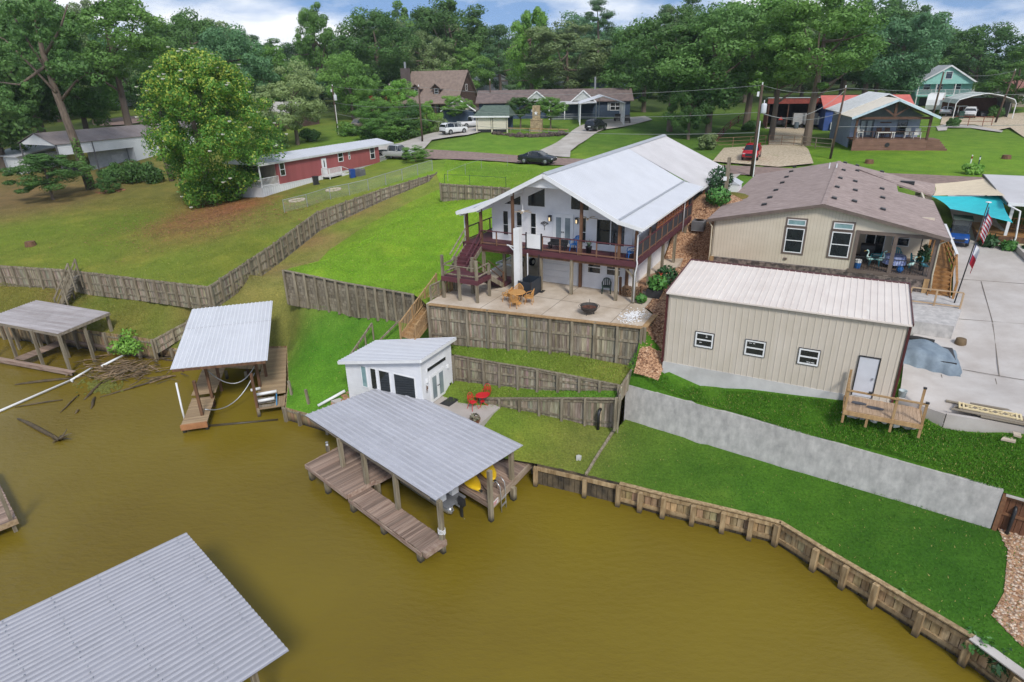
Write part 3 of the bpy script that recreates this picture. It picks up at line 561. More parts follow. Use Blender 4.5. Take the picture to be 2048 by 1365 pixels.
def siding(T,fc,pts,mat,board=.2,lap=.018,name='wall',depth=.12,parent=None):
 zs=[p[1]for p in pts];z0,z1=min(zs),max(zs);mb=MB();n=max(1,round((z1-z0)/board))
 def span(z):
  us=[]
  for i in range(len(pts)):
   a,b_=pts[i],pts[(i+1)%len(pts)]
   if abs(a[1]-b_[1])<1e-6:
    if abs(a[1]-z)<1e-4:us+=[a[0],b_[0]]
   elif min(a[1],b_[1])-1e-6<=z<=max(a[1],b_[1])+1e-6:us.append(a[0]+(b_[0]-a[0])*(z-a[1])/(b_[1]-a[1]))
  return(min(us),max(us))if us else None
 for k in range(n):
  a,b_=z0+(z1-z0)*k/n,z0+(z1-z0)*(k+1)/n;s0,s1=span(a+1e-5),span(b_-1e-5)
  if not s0 or not s1:continue
  mb.add([fc(s0[0],lap,a),fc(s0[1],lap,a),fc(s1[1],.002,b_),fc(s1[0],.002,b_),fc(s0[0],0,a),fc(s0[1],0,a)],[(0,1,2,3),(4,5,1,0)])
 m=len(pts);mb.add([fc(u,-.0,z)for u,z in pts]+[fc(u,-depth,z)for u,z in pts],[tuple(range(m)),tuple(range(2*m-1,m-1,-1))]+[(i,i+m,(i+1)%m+m,(i+1)%m)for i in range(m)])
 return mb.build(name,mat,parent or T)
def door(T,fc,u0,u1,z0,z1,mat,glass=None,frame=WHITE,fw=.07,name='door',knob=True,parent=None):
 f=MB();fbox(f,fc,u0-fw,u0,-.02,.06,z0,z1+fw);fbox(f,fc,u1,u1+fw,-.02,.06,z0,z1+fw);fbox(f,fc,u0,u1,-.02,.06,z1,z1+fw);fr=f.build(name+'_frame' if name!='door' else 'door_frame',frame,parent or T)
 d=MB();fbox(d,fc,u0,u1,-.02,.03,z0,z1);dd=d.build('door',mat,fr)
 return fr
def post(T,x,y,z0,z1,w=.14,mat=None,name='post',parent=None):
 return MB().box(x-w/2,x+w/2,y-w/2,y+w/2,z0,z1).build(name,mat or G_POST,parent or T)
def rail_run(T,a,b_,h=.95,n=3,mat=None,pw=.07,balus=0,bottom=.12,bal_w=.035,ends=True,top_mat=None,zdown=0):
 a,b_=Vector(a),Vector(b_);mat=mat or BROWN_POST;up_=Vector((0,0,1))
 MB().beam(a+up_*h,b_+up_*h,.1,.05).build('top_rail',top_mat or mat,T);MB().beam(a+up_*bottom,b_+up_*bottom,.05,.07).build('bottom_rail',mat,T)
 for i in range(n+1):
  if not ends and i in(0,n):continue
  p=a.lerp(b_,i/n);MB().beam(p-up_*zdown,p+up_*(h-.02),pw,pw,up=(b_-a)).build('rail_post',mat,T)
 if balus:
  mb=MB()
  for i in range(1,balus):
   p=a.lerp(b_,i/balus);mb.beam(p+up_*bottom,p+up_*(h-.02),bal_w,bal_w,up=(b_-a))
  stuff(mb.build('balusters',mat,T))
def planks(T,x0,x1,y0,y1,z,along='x',w=.14,mat=None,t=.035,name='plank',gap=.006,joined=False,parent=None):
 """boards laid side by side; 'along' is the direction of each board"""
 n=max(1,round(((y1-y0)if along=='x' else(x1-x0))/w))
 if joined:
  mb=MB()
  for i in range(n):
   if along=='x':a=y0+(y1-y0)*i/n;mb.box(x0,x1,a+gap/2,a+(y1-y0)/n-gap/2,z-t,z+random.uniform(-.003,.003))
   else:a=x0+(x1-x0)*i/n;mb.box(a+gap/2,a+(x1-x0)/n-gap/2,y0,y1,z-t,z+random.uniform(-.003,.003))
  return stuff(mb.build(name,mat,parent or T))
 me=unit_box(name,mat);step=((y1-y0)if along=='x' else(x1-x0))/n;ln=(x1-x0)if along=='x' else(y1-y0)
 for i in range(n):
  j=random.uniform(-.02,.03);zz=z-t/2+random.uniform(-.004,.004)
  if along=='x':inst(name,me,parent or T,((x0+x1)/2+j*.5,y0+step*(i+.5),zz),(0,0,random.uniform(-.003,.003)),(ln+j,step-gap,t))
  else:inst(name,me,parent or T,(x0+step*(i+.5),(y0+y1)/2+j*.5,zz),(0,0,math.pi/2+random.uniform(-.003,.003)),(ln+j,step-gap,t))
def stairs(T,top,bottom,width,n,mat,riser=None,stringer=None,sw=.05,axis=None):
 """steps from top to bottom; width is across"""
 top,bottom=Vector(top),Vector(bottom);d=(bottom-top);hd=Vector((d.x,d.y,0)).normalized();sd=Vector((-hd.y,hd.x,0))
 run=Vector((d.x,d.y,0)).length/n;rise=-d.z/n
 for i in range(n):
  c=top+hd*run*(i+.5)+Vector((0,0,-rise*(i+1)))
  MB().beam(c-sd*width/2,c+sd*width/2,run*1.06,.045).build('tread',mat,T)
  if riser:MB().beam(c-hd*run*.5-sd*width/2+Vector((0,0,rise*.5)),c-hd*run*.5+sd*width/2+Vector((0,0,rise*.5)),.03,rise*.92).build('riser',riser,T)
 for s in(-1,1):MB().beam(top+sd*s*(width/2+.03)+Vector((0,0,-.2)),bottom+sd*s*(width/2+.03)+Vector((0,0,-.02)),sw,.28).build('stringer',stringer or mat,T)
# ------------------------------------------------------------------ main house
patio=MB().prismz([(-11.35,-5.2),(1.66,-3.42),(1.66,-1.3),(.9,-.4),(.3,12),(-11.4,12),(-11.4,-4)],-.4,0)
pt=patio.build('patio',CONC_PATIO);pt.location=HO;pt.rotation_euler=(0,0,-math.radians(HAZ));struct(pt)
pj=MB()
for a,b_ in(((-11.3,-1.2),(1.2,-1.2)),((-4.1,-4.1),(-4.1,1.6)),((-7.9,-4.6),(-7.9,1.6)),((-.1,-3.5),(-.1,.4))):pj.beam((*a,.002),(*b_,.002),.025,.008)
o=pj.build('patio_joint',M('dark_joint',lin((120,110,98)),rough=.9),pt);
Hs=Thing('lake_house','white two-storey lake house with white metal gable roof and purple-brown wraparound deck','house',HO,HAZ)
XR,ZP,ZB,ZE=-5.7,7.42,5.04,4.71 # ridge x, ridge z, break z, eave z
bx,ex=4.78,6.23
f=face('f',1.6)
siding(Hs,f,[(-10.42,2.6),(-.68,2.6),(-.68,4.87),(-.92,4.93),(XR,7.3),(-10.48,4.93),(-10.42,4.9)],SIDING,name='front_wall')
siding(Hs,face('r',-.68),[(1.62,2.6),(14.0,2.6),(14.0,4.85),(1.62,4.85)],SIDING,name='side_wall')
siding(Hs,face('l',-10.42),[(1.62,2.6),(14.0,2.6),(14.0,4.85),(1.62,4.85)],SIDING,name='side_wall')
siding(Hs,face('b',14.0),[(-10.42,2.6),(-.68,2.6),(-.68,4.85),(XR,7.25),(-10.42,4.85)],SIDING,name='back_wall')
# lower storey
siding(Hs,face('f',1.85),[(-7.0,0),(-1.05,0),(-1.05,2.35),(-7.0,2.35)],SIDING,name='lower_wall')
siding(Hs,face('r',-1.05),[(1.86,0),(13,0),(13,2.35),(1.86,2.35)],SIDING,name='lower_side_wall')
siding(Hs,face('l',-7.0),[(1.86,0),(11,0),(11,2.35),(1.86,2.35)],SIDING,name='lower_side_wall')
fl=face('f',1.85)
gd=MB()
for k in range(4):fbox(gd,fl,-6.9,-4.25,-.01,.045,.02+k*.44,.43+k*.44)
gdo=gd.build('garage_door',M('garage_door_white',(.70,.70,.70),(.66,.66,.66),rough=.5),Hs)
window(Hs,fl,-3.62,-2.68,.98,1.82,rows=(.5,),fw=.06);window(Hs,fl,-2.35,-1.38,.98,1.82,rows=(.5,),fw=.06)
# upper windows
for u0,u1 in((-9.57,-9.16),(-8.56,-8.14),(-7.54,-7.12),(-4.12,-3.66)):window(Hs,f,u0,u1,2.95,4.58,rows=(.43,),fw=.035)
window(Hs,f,-3.03,-1.12,2.95,4.6,cols=(.5,),fw=.06)
poly_window(Hs,f,[(-7.73,5.01),(-6.48,5.01),(-6.48,6.24),(-7.73,5.64)]);poly_window(Hs,f,[(-9.55,5.01),(-8.2,5.01),(-8.2,5.66)])
poly_window(Hs,f,[(-4.74,5.01),(-3.5,5.01),(-3.5,5.36),(-4.74,5.96)]);poly_window(Hs,f,[(-3.05,5.01),(-1.55,5.01),(-3.05,5.62)])
dr=MB();fbox(dr,f,-5.92,-4.53,-.02,.07,2.62,4.68);df=dr.build('door_frame',WHITE,Hs)
for u0,u1 in((-5.82,-5.25),(-5.2,-4.63)):
 d_=MB();fbox(d_,f,u0,u1,.06,.085,2.64,4.6);dd=d_.build('door',WHITE,df);g_=MB();fbox(g_,f,u0+.12,u1-.1,.08,.092,2.85,4.46);g_.build('pane',GLASSG,dd)
 h_=MB();h_.lathe([(.03,-.03),(.045,0),(.03,.03)],8,f(-5.28 if u0<-5.5 else-5.17,.12,3.55));h_.build('handle',BLACK,dd)
for u in(-6.12,-4.28):
 lm=MB();fbox(lm,f,u-.08,u+.08,.02,.2,4.18,4.5);fbox(lm,f,u-.1,u+.1,.02,.22,4.5,4.54);lo_=lm.build('wall_lantern',BLACK,Hs)
 gl=MB();fbox(gl,f,u-.05,u+.05,.19,.21,4.2,4.42);gl.build('lamp_glass',M('lantern_glass',lin((220,200,160)),emit=(1,.75,.4,.8)),lo_)
art=MB();random.seed(3)
def twig(p,a,ln,k):
 q=(p[0]+math.cos(a)*ln,p[1]+math.sin(a)*ln);art.beam(f(p[0],.05,p[1]),f(q[0],.05,q[1]),.02,.02)
 if k:
  for s in(-.5,0.05,.5):twig(q,a+s+random.uniform(-.15,.15),ln*.72,k-1)
twig((-6.52,3.55),math.pi/2,.22,3);art.build('tree_wall_art',M('dark_bronze',(.12,.11,.10),rough=.5),Hs)
# roof
def roofpair(y0,y1,pts,mat,nm,t=.05):
 for sx in(-1,1):
  for(xa,za),(xb,zb)in zip(pts[:-1],pts[1:]):
   ns=max(1,round((y1-y0)/.92))
   a,b_=(XR+sx*xa,za),(XR+sx*xb,zb)
   mb=MB().ribbed((a[0],y0,a[1]),(a[0],y1,a[1]),(b_[0],y1,b_[1]),(b_[0],y0,b_[1]),pitch=.23,rib=.022,rw=.035,t=t);mb.build(nm,mat,Hs)
roofpair(-.42,14.75,[(0,ZP),(bx,ZB),(ex,ZE)],ROOFW,'roof_panel')
roofpair(14.78,25.9,[(0,ZP-.03),(ex-.1,4.55)],ROOFS,'roof_panel')
cap=MB()
for sx in(-1,1):cap.add([(XR,-.45,ZP+.05),(XR,25.95,ZP+.05),(XR+sx*.28,25.95,ZP-.09),(XR+sx*.28,-.45,ZP-.09)],[(0,1,2,3)])
cap.build('ridge_cap',TRIMG,Hs)
for sx in(-1,1):
 MB().beam((XR+sx*bx,-.42,ZB+.035),(XR+sx*bx,14.75,ZB+.035),.22,.02).build('flashing',TRIMG,Hs)
 MB().beam((XR,-.44,ZP-.13),(XR+sx*bx,-.44,ZB-.13),.05,.24).build('fascia',WHITE,Hs);MB().beam((XR+sx*bx,-.44,ZB-.13),(XR+sx*ex,-.44,ZE-.12),.05,.22).build('fascia',WHITE,Hs)
 MB().box(XR+sx*ex-.06,XR+sx*ex+.06,-.42,14.75,ZE-.16,ZE-.03).build('gutter',WHITE,Hs)
 MB().box(XR+sx*(ex-.1)-.05,XR+sx*(ex-.1)+.05,14.8,25.9,4.36,4.49).build('gutter',WHITE,Hs)
sf=MB() # porch ceiling
for sx in(-1,1):sf.add([(XR,-.4,ZP-.1),(XR,1.7,ZP-.1),(XR+sx*bx,1.7,ZB-.1),(XR+sx*bx,-.4,ZB-.1),(XR+sx*ex,-.4,ZE-.1),(XR+sx*ex,1.7,ZE-.1)],[(0,1,2,3),(3,2,5,4)])
sf.build('porch_ceiling',WHITE,Hs)
MB().prism([(XR-1.45,6.52),(XR+1.45,6.52),(XR+.12,7.22),(XR-.12,7.22)],-.12,-.04).build('gable_panel',WHITE,Hs)
UPX=(-11.7,-10.4,-8.06,-3.42,-1.0,.02)
for x in UPX:
 zt=ZP-abs(x-XR)*(ZP-ZB)/bx if abs(x-XR)<bx else ZB-(abs(x-XR)-bx)*(ZB-ZE)/(ex-bx)
 post(Hs,x,.1 if x>-11 else .45,2.5 if x>-11 else 2.3,zt-.12,.16,BROWN_POST)
 MB().box(x-.07,x+.07,-.3,1.7,zt-.34,zt-.13).build('porch_beam',WHITE,Hs)
for x,y in((-10.3,.12),(-9.0,.6),(-8.1,.12),(-6.1,.12),(-3.99,.1),(-1.08,.12),(.02,.12),(-8.1,1.9),(-6.95,1.7),(-4.05,1.72),(-1.0,1.9),(-9.6,4.5),(-8.1,6),(-10.4,7),(-.05,3.4),(-.05,6.6),(-.05,9.8),(-.05,12.8)):
 gz=up(*hw(x,y,0).to_2d())-7.2 if x>-.2 and y>1 else 0;post(Hs,x,y,gz-.2 if gz>0 else 0,2.35,.18,BROWN_POST if(x,y)in((-4.05,1.72),(-1.0,1.9))else G_POST)
MB().beam((.02,.12,1.55),(-.75,.12,2.3),.1,.1).build('brace',G_POST,Hs)
# deck
planks(Hs,-11.75,.08,-.02,1.58,2.6,'x',.14,PURPLE,joined=True,name='deck_boards');planks(Hs,-.66,.08,1.58,14,2.6,'y',.14,PURPLE,joined=True,name='deck_boards');planks(Hs,-11.75,-10.44,1.58,5,2.6,'y',.14,PURPLE,joined=True,name='deck_boards')
MB().box(-10.5,.13,-.07,-.02,2.28,2.61).build('deck_fascia',PURPLE,Hs);MB().box(.08,.13,-.02,14,2.28,2.61).build('deck_fascia',PURPLE,Hs);MB().box(-11.8,-11.75,-.02,5,2.28,2.61).build('deck_fascia',PURPLE,Hs)
ju=MB()
for k in range(27):ju.box(-11.7+k*.43,-11.66+k*.43,0,1.8,2.3,2.55)
stuff(ju.build('joists',BROWN_POST,Hs));MB().box(-10.4,.05,.02,.2,2.12,2.3).build('beam',BROWN_POST,Hs)
RAIL=M('brown_rail_wood',lin((132,96,74)),lin((106,76,58)),rough=.8,scale=6,stretch=(.2,1,1),rand=.08)
rail_run(Hs,(-10.4,.02,2.6),(-8.06,.02,2.6),.92,2,RAIL,top_mat=PURPLE);rail_run(Hs,(-8.06,.02,2.6),(-7.0,.02,2.6),.92,1,RAIL,ends=False,top_mat=PURPLE)
rail_run(Hs,(-5.95,.02,2.6),(.02,.02,2.6),.92,5,RAIL,top_mat=PURPLE);rail_run(Hs,(.02,.05,2.6),(.02,14,2.6),.92,10,RAIL,top_mat=PURPLE);rail_run(Hs,(-11.7,.5,2.6),(-11.7,5,2.6),.92,3,PURPLE)
rail_run(Hs,(-11.7,4.9,2.6),(-10.5,4.9,2.6),.92,1,PURPLE)
SCREEN=M('dark_rail_mesh',(.03,.028,.03),(.045,.04,.042),rough=.9)
LOUV=M('cedar_louver',lin((196,118,74)),lin((164,92,56)),rough=.7,scale=4,stretch=(1,.2,1),rand=.15)
for k in range(10):
 y0,y1=.1+k*1.39,.1+(k+1)*1.39;MB().box(.0,.02,y0+.06,y1-.06,2.75,3.46).build('mesh_panel',SCREEN,Hs)
 if k%2==0:post(Hs,.02,y0,2.6,4.62,.1,RAIL)
 if 3<=k<=8:
  fr=MB()
  for yy in(y0+.04,(y0+y1)/2,y1-.04):fr.box(-.02,.05,yy-.025,yy+.025,3.6,4.5)
  lo_=fr.build('louver_frame',RAIL,Hs)
  for s in range(2):
   for q in range(5):MB().beam((.015,y0+.07+s*.69,3.66+q*.18),(.015,y0+.66+s*.69,3.66+q*.18),.03,.14,up=(.5,0,1)).build('slat',LOUV,lo_)
post(Hs,.02,14,2.6,4.6,.1,RAIL)
# downspouts
def spout(T,pts,r=.045,mat=None):MB().tube(pts,r,7).build('downspout',mat or WHITE,T,smooth=True)
spout(Hs,[(.5,-.2,ZE-.1),(.3,-.12,4.35),(.17,-.12,4.2),(.17,-.13,2.75),(.22,-.13,2.55),(.17,-.1,2.2),(.1,-.05,1.95),(.1,-.05,.12)]);spout(Hs,[(-11.9,-.2,ZE-.1),(-11.75,.3,4.3),(-11.8,.33,4.1),(-11.8,.33,2.4)]);spout(Hs,[(.5,11,ZE-.1),(.15,11,4.3),(.15,11,2)])
# front stairs and landing
stairs(Hs,(-10.95,.05,2.6),(-10.75,-2.3,1.42),1.15,7,PURPLE,PURPLE,G_POST)
planks(Hs,-11.0,-8.45,-3.85,-2.25,1.42,'x',.14,PURPLE,joined=True,name='landing_boards');MB().box(-11.04,-8.41,-3.9,-3.85,1.14,1.43).build('landing_fascia',PURPLE,Hs);MB().box(-8.45,-8.41,-3.85,-2.25,1.14,1.43).build('landing_fascia',PURPLE,Hs)
for x,y,zt in((-10.95,-3.8,2.75),(-9.75,-3.85,2.1),(-8.52,-3.8,2.65),(-8.5,-2.35,2.1),(-10.95,-2.35,2.3),(-9.75,-2.35,2.1),(-9.72,-2.3,2.35)):post(Hs,x,y,0,zt,.15)
for a,b_ in(((-10.95,-3.8),(-8.52,-3.8)),((-8.52,-3.8),(-8.5,-2.35)),((-10.95,-3.8),(-10.95,-2.35))):
 for z in(2.15,1.62):MB().beam((*a,z),(*b_,z),.09,.05).build('landing_rail',G_POST,Hs)
for dx in(-.6,.6):
 for k in(.95,.45):MB().beam((-10.95+dx,.0,2.6+k),(-10.75+dx,-2.3,1.42+k),.08,.05).build('stair_rail',G_POST if dx<0 else PURPLE,Hs)
stairs(Hs,(-9.1,-2.25,1.42),(-9.1,-.35,.12),.95,7,PURPLE,None,G_POST)
for dx in(-.52,.52):
 for k in(.85,.4):MB().beam((-9.1+dx,-2.25,1.42+k),(-9.1+dx,-.35,.1+k),.06,.04).build('stair_rail',BROWN_POST,Hs)
 post(Hs,-9.1+dx,-.35,0,1.05,.09,BROWN_POST)
MB().box(-9.75,-8.5,-.3,1.6,0,.1).build('stair_pad',PURPLE,Hs)
# ceiling fans on the porch
for x,z in((-7.6,5.3),(-3.2,5.25)):
 fm=MB().cyl((x,.6,z),(x,.6,z-.4),.02);fm.lathe([(.02,.1),(.1,.06),(.1,-.08),(.05,-.12)],10,(x,.6,z-.45))
 fo=fm.build('ceiling_fan',WHITE,Hs)
 for k in range(5):a=k*1.2566;MB().beam((x+.1*math.cos(a),.6+.1*math.sin(a),z-.45),(x+.62*math.cos(a),.6+.62*math.sin(a),z-.47),.12,.015).build('fan_blade',M('fan_blade_tan',lin((190,170,140)),rough=.5),fo)
# rear carport posts and white back wall
for x in(-11.4,-5.7,.2):
 for y in(17,21,25.4):post(Hs,x,y,up(*hw(x,y,0).to_2d())-7.3,4.5 if x!=-5.7 else 6.9,.18,BROWN_POST)
siding(Hs,face('r',-.2),[(14.2,1.6),(21,1.6),(21,4.35),(14.2,4.35)],M('grey_board_fence',lin((92,90,88)),lin((70,68,66)),rough=.9,scale=5,stretch=(1,1,.1)),board=.9,lap=0,name='side_fence')
MB().box(-.28,-.06,21.2,23.2,2.0,4.36).build('back_panel',SIDING,Hs)
# ------------------------------------------------------------------ things on and around the patio (house frame)
def ht(name,label,cat,x,y,z=0,az=0,group=None):return Thing(name,label,cat,hw(x,y,7.2+z),HAZ+az,group)
T=ht('cargo_lift','tall white lift mast with black panelled base and white upper gate beside the deck','lift',-7.0,-1.3)
MB().box(-.2,.2,-.18,.2,0,4.15).build('mast',WHITE,T);MB().prism([(-.2,4.15),(.2,4.15),(.2,4.28),(-.2,4.22)],-.18,.2).build('mast_cap',WHITE,T)
MB().beam((-.2,0,3.05),(-.75,.0,3.12),.05,.06).build('arm',WHITE,T);MB().beam((-.2,0,2.75),(-.6,.0,3.08),.04,.05).build('arm_brace',WHITE,T)
BLUEBLK=M('blue_black_panel',lin((44,52,62)),lin((36,43,52)),rough=.45)
bxm=[((.2,1.05),(-.32,-.28)),((1.01,1.05),(-.28,1.1)),((.2,1.01),(1.06,1.1)),((.16,.2),(-.3,1.1))]
for(x0,x1),(y0,y1)in bxm:MB().box(x0,x1,y0,y1,.02,.98).build('enclosure_panel',BLUEBLK,T)
for x,y in((.18,-.3),(1.03,-.3),(1.03,1.08),(.18,1.08)):post(T,x,y,0,1.02,.06,BLACK,'corner_post')
MB().box(.0,.95,1.24,1.28,2.72,3.62).build('upper_gate',WHITE,T)
for x in(-.05,1.0):post(T,x,1.26,2.6,3.7,.08,BLACK,'gate_post')
MB().box(1.05,1.25,.85,1.35,0,.03).build('base_plate',BLACK,T)
for x in(.1,.9):MB().box(x-.03,x+.03,1.1,1.16,0,2.4).build('guide_rail',WHITE if x<.5 else BLACK,T)
WICK=M('honey_wicker',lin((206,156,92)),lin((170,120,62)),rough=.75,scale=24,bump=.5,rand=.08)
T=ht('patio_table','round honey-coloured wicker patio table on the concrete patio','table',-6.3,-2.85)
MB().lathe([(.02,.68),(.52,.68),(.54,.71),(.52,.74),(.02,.74)],20).build('table_top',WICK,T,smooth=False);MB().lathe([(.3,0),(.26,.05),(.1,.15),(.09,.55),(.3,.68)],14).build('pedestal',WICK,T,smooth=True)
def wicker_chair(x,y,az,label):
 T=ht('patio_chair',label,'chair',x,y,0,az,'honey wicker chairs around the patio table')
 MB().lathe([(.2,.36),(.27,.4),(.27,.45),(.2,.47)],14).build('seat',WICK,T)
 bk=MB();N=11
 for i in range(N):
  a=-2.75+5.5*i/(N-1)*.5+1.375;a=math.pi/2+(i-(N-1)/2)*.2;hgt=.95-.22*abs(i-(N-1)/2)/5
  bk.beam((.25*math.cos(a),.25*math.sin(a),.42),(.31*math.cos(a),.31*math.sin(a),hgt),.028,.02)
 bk.tube([(.31*math.cos(math.pi/2+(i-5)*.2),.31*math.sin(math.pi/2+(i-5)*.2),.95-.22*abs(i-5)/5)for i in range(N)],.025,6);bk.build('backrest',WICK,T)
 for sx in(-1,1):MB().tube([(sx*.29,.12,.72),(sx*.31,-.1,.64),(sx*.25,-.22,.6),(sx*.23,-.24,.42)],.022,6).build('armrest',WICK,T)
 for sx in(-1,1):
  for sy in(-1,1):MB().cyl((sx*.19,sy*.19,.4),(sx*.22,sy*.23,0),.022).build('leg',WICK,T)
wicker_chair(-7.0,-2.75,90-360,'honey wicker patio chair on the lift-mast side of the round table, seen side on');wicker_chair(-6.55,-2.15,-15,'honey wicker patio chair between the round table and the black lift base')
wicker_chair(-5.62,-2.55,75,'honey wicker patio chair between the round table and the fire pit');wicker_chair(-6.1,-3.55,170,'honey wicker patio chair with its back to the patio retaining wall')
T=ht('fire_pit','rusty iron kettle fire pit with ring handles on the concrete patio','fire pit',-1.68,-2.75)
RUST=M('rusty_iron',lin((104,62,44)),lin((66,46,38)),rough=.9,scale=5,bump=.3);IRON=M('dark_iron',lin((70,66,62)),lin((50,46,44)),rough=.7,scale=4)
MB().lathe([(.12,.12),(.3,.16),(.45,.3),(.5,.5),(.52,.52),(.47,.5),(.42,.34),(.28,.24),(.02,.22)],22).build('kettle',[IRON],T,smooth=True);MB().lathe([(.02,.34),(.3,.36),(.44,.4),(.3,.33),(.02,.3)],18).build('ash_bed',RUST,T)
MB().tube([(.6*math.cos(t_*.3142),.6*math.sin(t_*.3142),.5)for t_ in range(21)],.012,6).build('ring_handle',IRON,T)
for k in range(3):a=k*2.094+.4;MB().cyl((.22*math.cos(a),.22*math.sin(a),.22),(.3*math.cos(a),.3*math.sin(a),0),.025).build('leg',IRON,T)
MB().cyl((0,.05,.3),(0,.05,.9),.012).build('poker',IRON,T)
def plastic_chair(x,y,z,az,mat,name,label,s=1.0,wor=None):
 T=Thing(name,label,'chair',wor if wor is not None else hw(x,y,7.2+z),HAZ+az)
 st=MB().prismz([(-.25*s,-.25*s),(.25*s,-.25*s),(.22*s,.22*s),(-.22*s,.22*s)],.4*s,.44*s);st.build('seat',mat,T)
 bk=MB();pr=[(-.23,.42),(-.24,.62),(-.18,.82),(0,.88),(.18,.82),(.24,.62),(.23,.42)];pr=[(a*s,b_*s)for a,b_ in pr]
 for i in range(len(pr)-1):bk.beam((pr[i][0],.24*s+(pr[i][1]-.42)*.2,pr[i][1]),(pr[i+1][0],.24*s+(pr[i+1][1]-.42)*.2,pr[i+1][1]),.05*s,.05*s,up=(0,1,.2))
 for k in(-.11,0,.11):bk.beam((k*s,.24*s,.43*s),(k*s,.32*s,.84*s),.07*s,.02,up=(0,1,0))
 bk.build('backrest',mat,T)
 for sx in(-1,1):
  MB().tube([(sx*.24*s,.28*s,.68*s),(sx*.29*s,0,.66*s),(sx*.28*s,-.22*s,.62*s),(sx*.26*s,-.26*s,.42*s)],.025*s,6).build('armrest',mat,T)
  for sy in(-1,1):MB().beam((sx*.22*s,sy*.22*s,.42*s),(sx*.27*s,sy*.28*s,0),.05*s,.05*s).build('leg',mat,T)
 return T
DGREEN=M('dark_green_resin',lin((44,66,58)),lin((36,54,48)),rough=.45);BLUEP=M('bright_blue_paint',lin((38,110,180)),lin((30,92,158)),rough=.45)
plastic_chair(-2.1,1.3,0,-20,DGREEN,'resin_chair','dark green resin armchair under the deck beside the firewood');plastic_chair(-4.1,.95,2.6,10,BLUEP,'metal_chair','bright blue metal chair on the deck before the french doors');plastic_chair(-.35,.55,2.6,60,BLUEP,'metal_chair','bright blue metal chair at the deck corner by the downspout',.95)
T=ht('deck_planter','dark pot with a spiky agave on the deck below the big window','planter',-3.15,.75,2.6)
MB().lathe([(.14,0),(.2,.4),(.22,.42),(.18,.42),(.1,.36)],12).build('pot',BLACK,T,smooth=True)
ag=MB()
for k in range(16):a=k*.39+random.uniform(-.1,.1);e_=random.uniform(.3,.75);ag.add([(0.05*math.cos(a+1.6),.05*math.sin(a+1.6),.4),(-.05*math.cos(a+1.6),-.05*math.sin(a+1.6),.4),(e_*.6*math.cos(a),e_*.6*math.sin(a),.4+.45)],[(0,1,2)])
ag.build('leaves',M('agave_leaf',lin((96,116,96)),lin((70,92,70)),rough=.6),T)
for x,y,lb in((-5.25,.8,'low black outdoor bench on the deck in front of the french doors'),):
 T=ht('deck_bench',lb,'bench',x,y,2.6);MB().box(-.6,.6,-.22,.22,.3,.42).build('seat',BLACK,T);MB().box(-.6,.6,.18,.24,.42,.6).build('backrest',BLACK,T)
 for sx in(-1,1):
  for sy in(-1,1):MB().box(sx*.52-.04,sx*.52+.04,sy*.16-.04,sy*.16+.04,0,.3).build('leg',BLACK,T)
# firewood rack with single logs
T=ht('firewood_rack','stack of split firewood between rough posts under the deck corner','firewood',-.5,1.25)
lg=[MB().cyl((0,-.2,0),(0,.2,0),.06,.055,7).mesh('log')for _ in range(1)];lg[0].materials.append(M('cut_log',lin((142,112,84)),lin((84,66,52)),rough=.9,scale=9,rand=.3))
for r_ in range(6):
 for c_ in range(9):inst('log',lg[0],T,(-.5+c_*.125+(r_%2)*.06,random.uniform(-.05,.05),.06+r_*.105),(0,0,random.uniform(-.1,.1)),(1,1,1))
for x,h_ in((-.66,1.15),(.68,.75)):MB().beam((x,0,0),(x-.05,.03,h_),.12,.12).build('rack_post',BROWN_POST,T)
T=ht('boat_trailer','white boat trailer with black tyres parked under the deck','trailer',-10.0,4.2,0,8)
for sx in(-1,1):MB().beam((sx*.6,-1.6,.55),(sx*.5,1.8,.6),.1,.12).build('frame_rail',WHITE,T)
for y in(-1.4,0,1.5):MB().beam((-.65,y,.52),(.65,y,.52),.1,.08).build('cross_bar',WHITE,T)
MB().beam((0,-1.5,.5),(0,-3.0,.45),.1,.1).build('tongue',WHITE,T)
for sx in(-1,1):
 w_=MB().cyl((sx*.72,.8,.3),(sx*.92,.8,.3),.3,n=16).build('wheel',RUBBER,T);MB().cyl((sx*.9,.8,.3),(sx*.935,.8,.3),.16,n=12).build('rim',WHITE,w_);MB().beam((sx*.83,.42,.66),(sx*.83,1.18,.66),.24,.05).build('fender',WHITE,T)
T=ht('patio_planter','black box planter overflowing with red-flowered canna leaves at the patio edge','planter',.95,1.9)
MB().box(-.55,.3,-.45,.35,0,.5).build('box',M('charcoal_planter',lin((58,58,60)),lin((44,44,46)),rough=.7),T)
def leafball(n,R,leaf,flat=1.0,z0=0.0,seed=1):
 g=np.random.default_rng(seed);v=g.normal(size=(n,3));v/=np.linalg.norm(v,axis=1)[:,None];r=g.uniform(.45,1,(n,1))**.6;c=v*r*np.array(R)+np.array([0,0,z0+R[2]])
 a=g.normal(size=(n,3));a/=np.linalg.norm(a,axis=1)[:,None];b_=np.cross(a,v);b_/=np.linalg.norm(b_,axis=1)[:,None]+1e-9;s=leaf*g.uniform(.6,1.3,(n,1))
 vs_=np.stack([c-a*s*flat,c+b_*s*.5,c+a*s*flat,c-b_*s*.5],1).reshape(-1,3);m=MB();m.v=[tuple(q)for q in vs_];m.f=[(4*i,4*i+1,4*i+2,4*i+3)for i in range(n)];m.m=[0]*n;return m
LEAFB=M('bright_garden_leaf',lin((88,142,58)),lin((48,96,36)),rough=.6,scale=4,detail=2);LEAFD=M('dark_garden_leaf',lin((50,92,44)),lin((30,62,30)),rough=.6,scale=4)
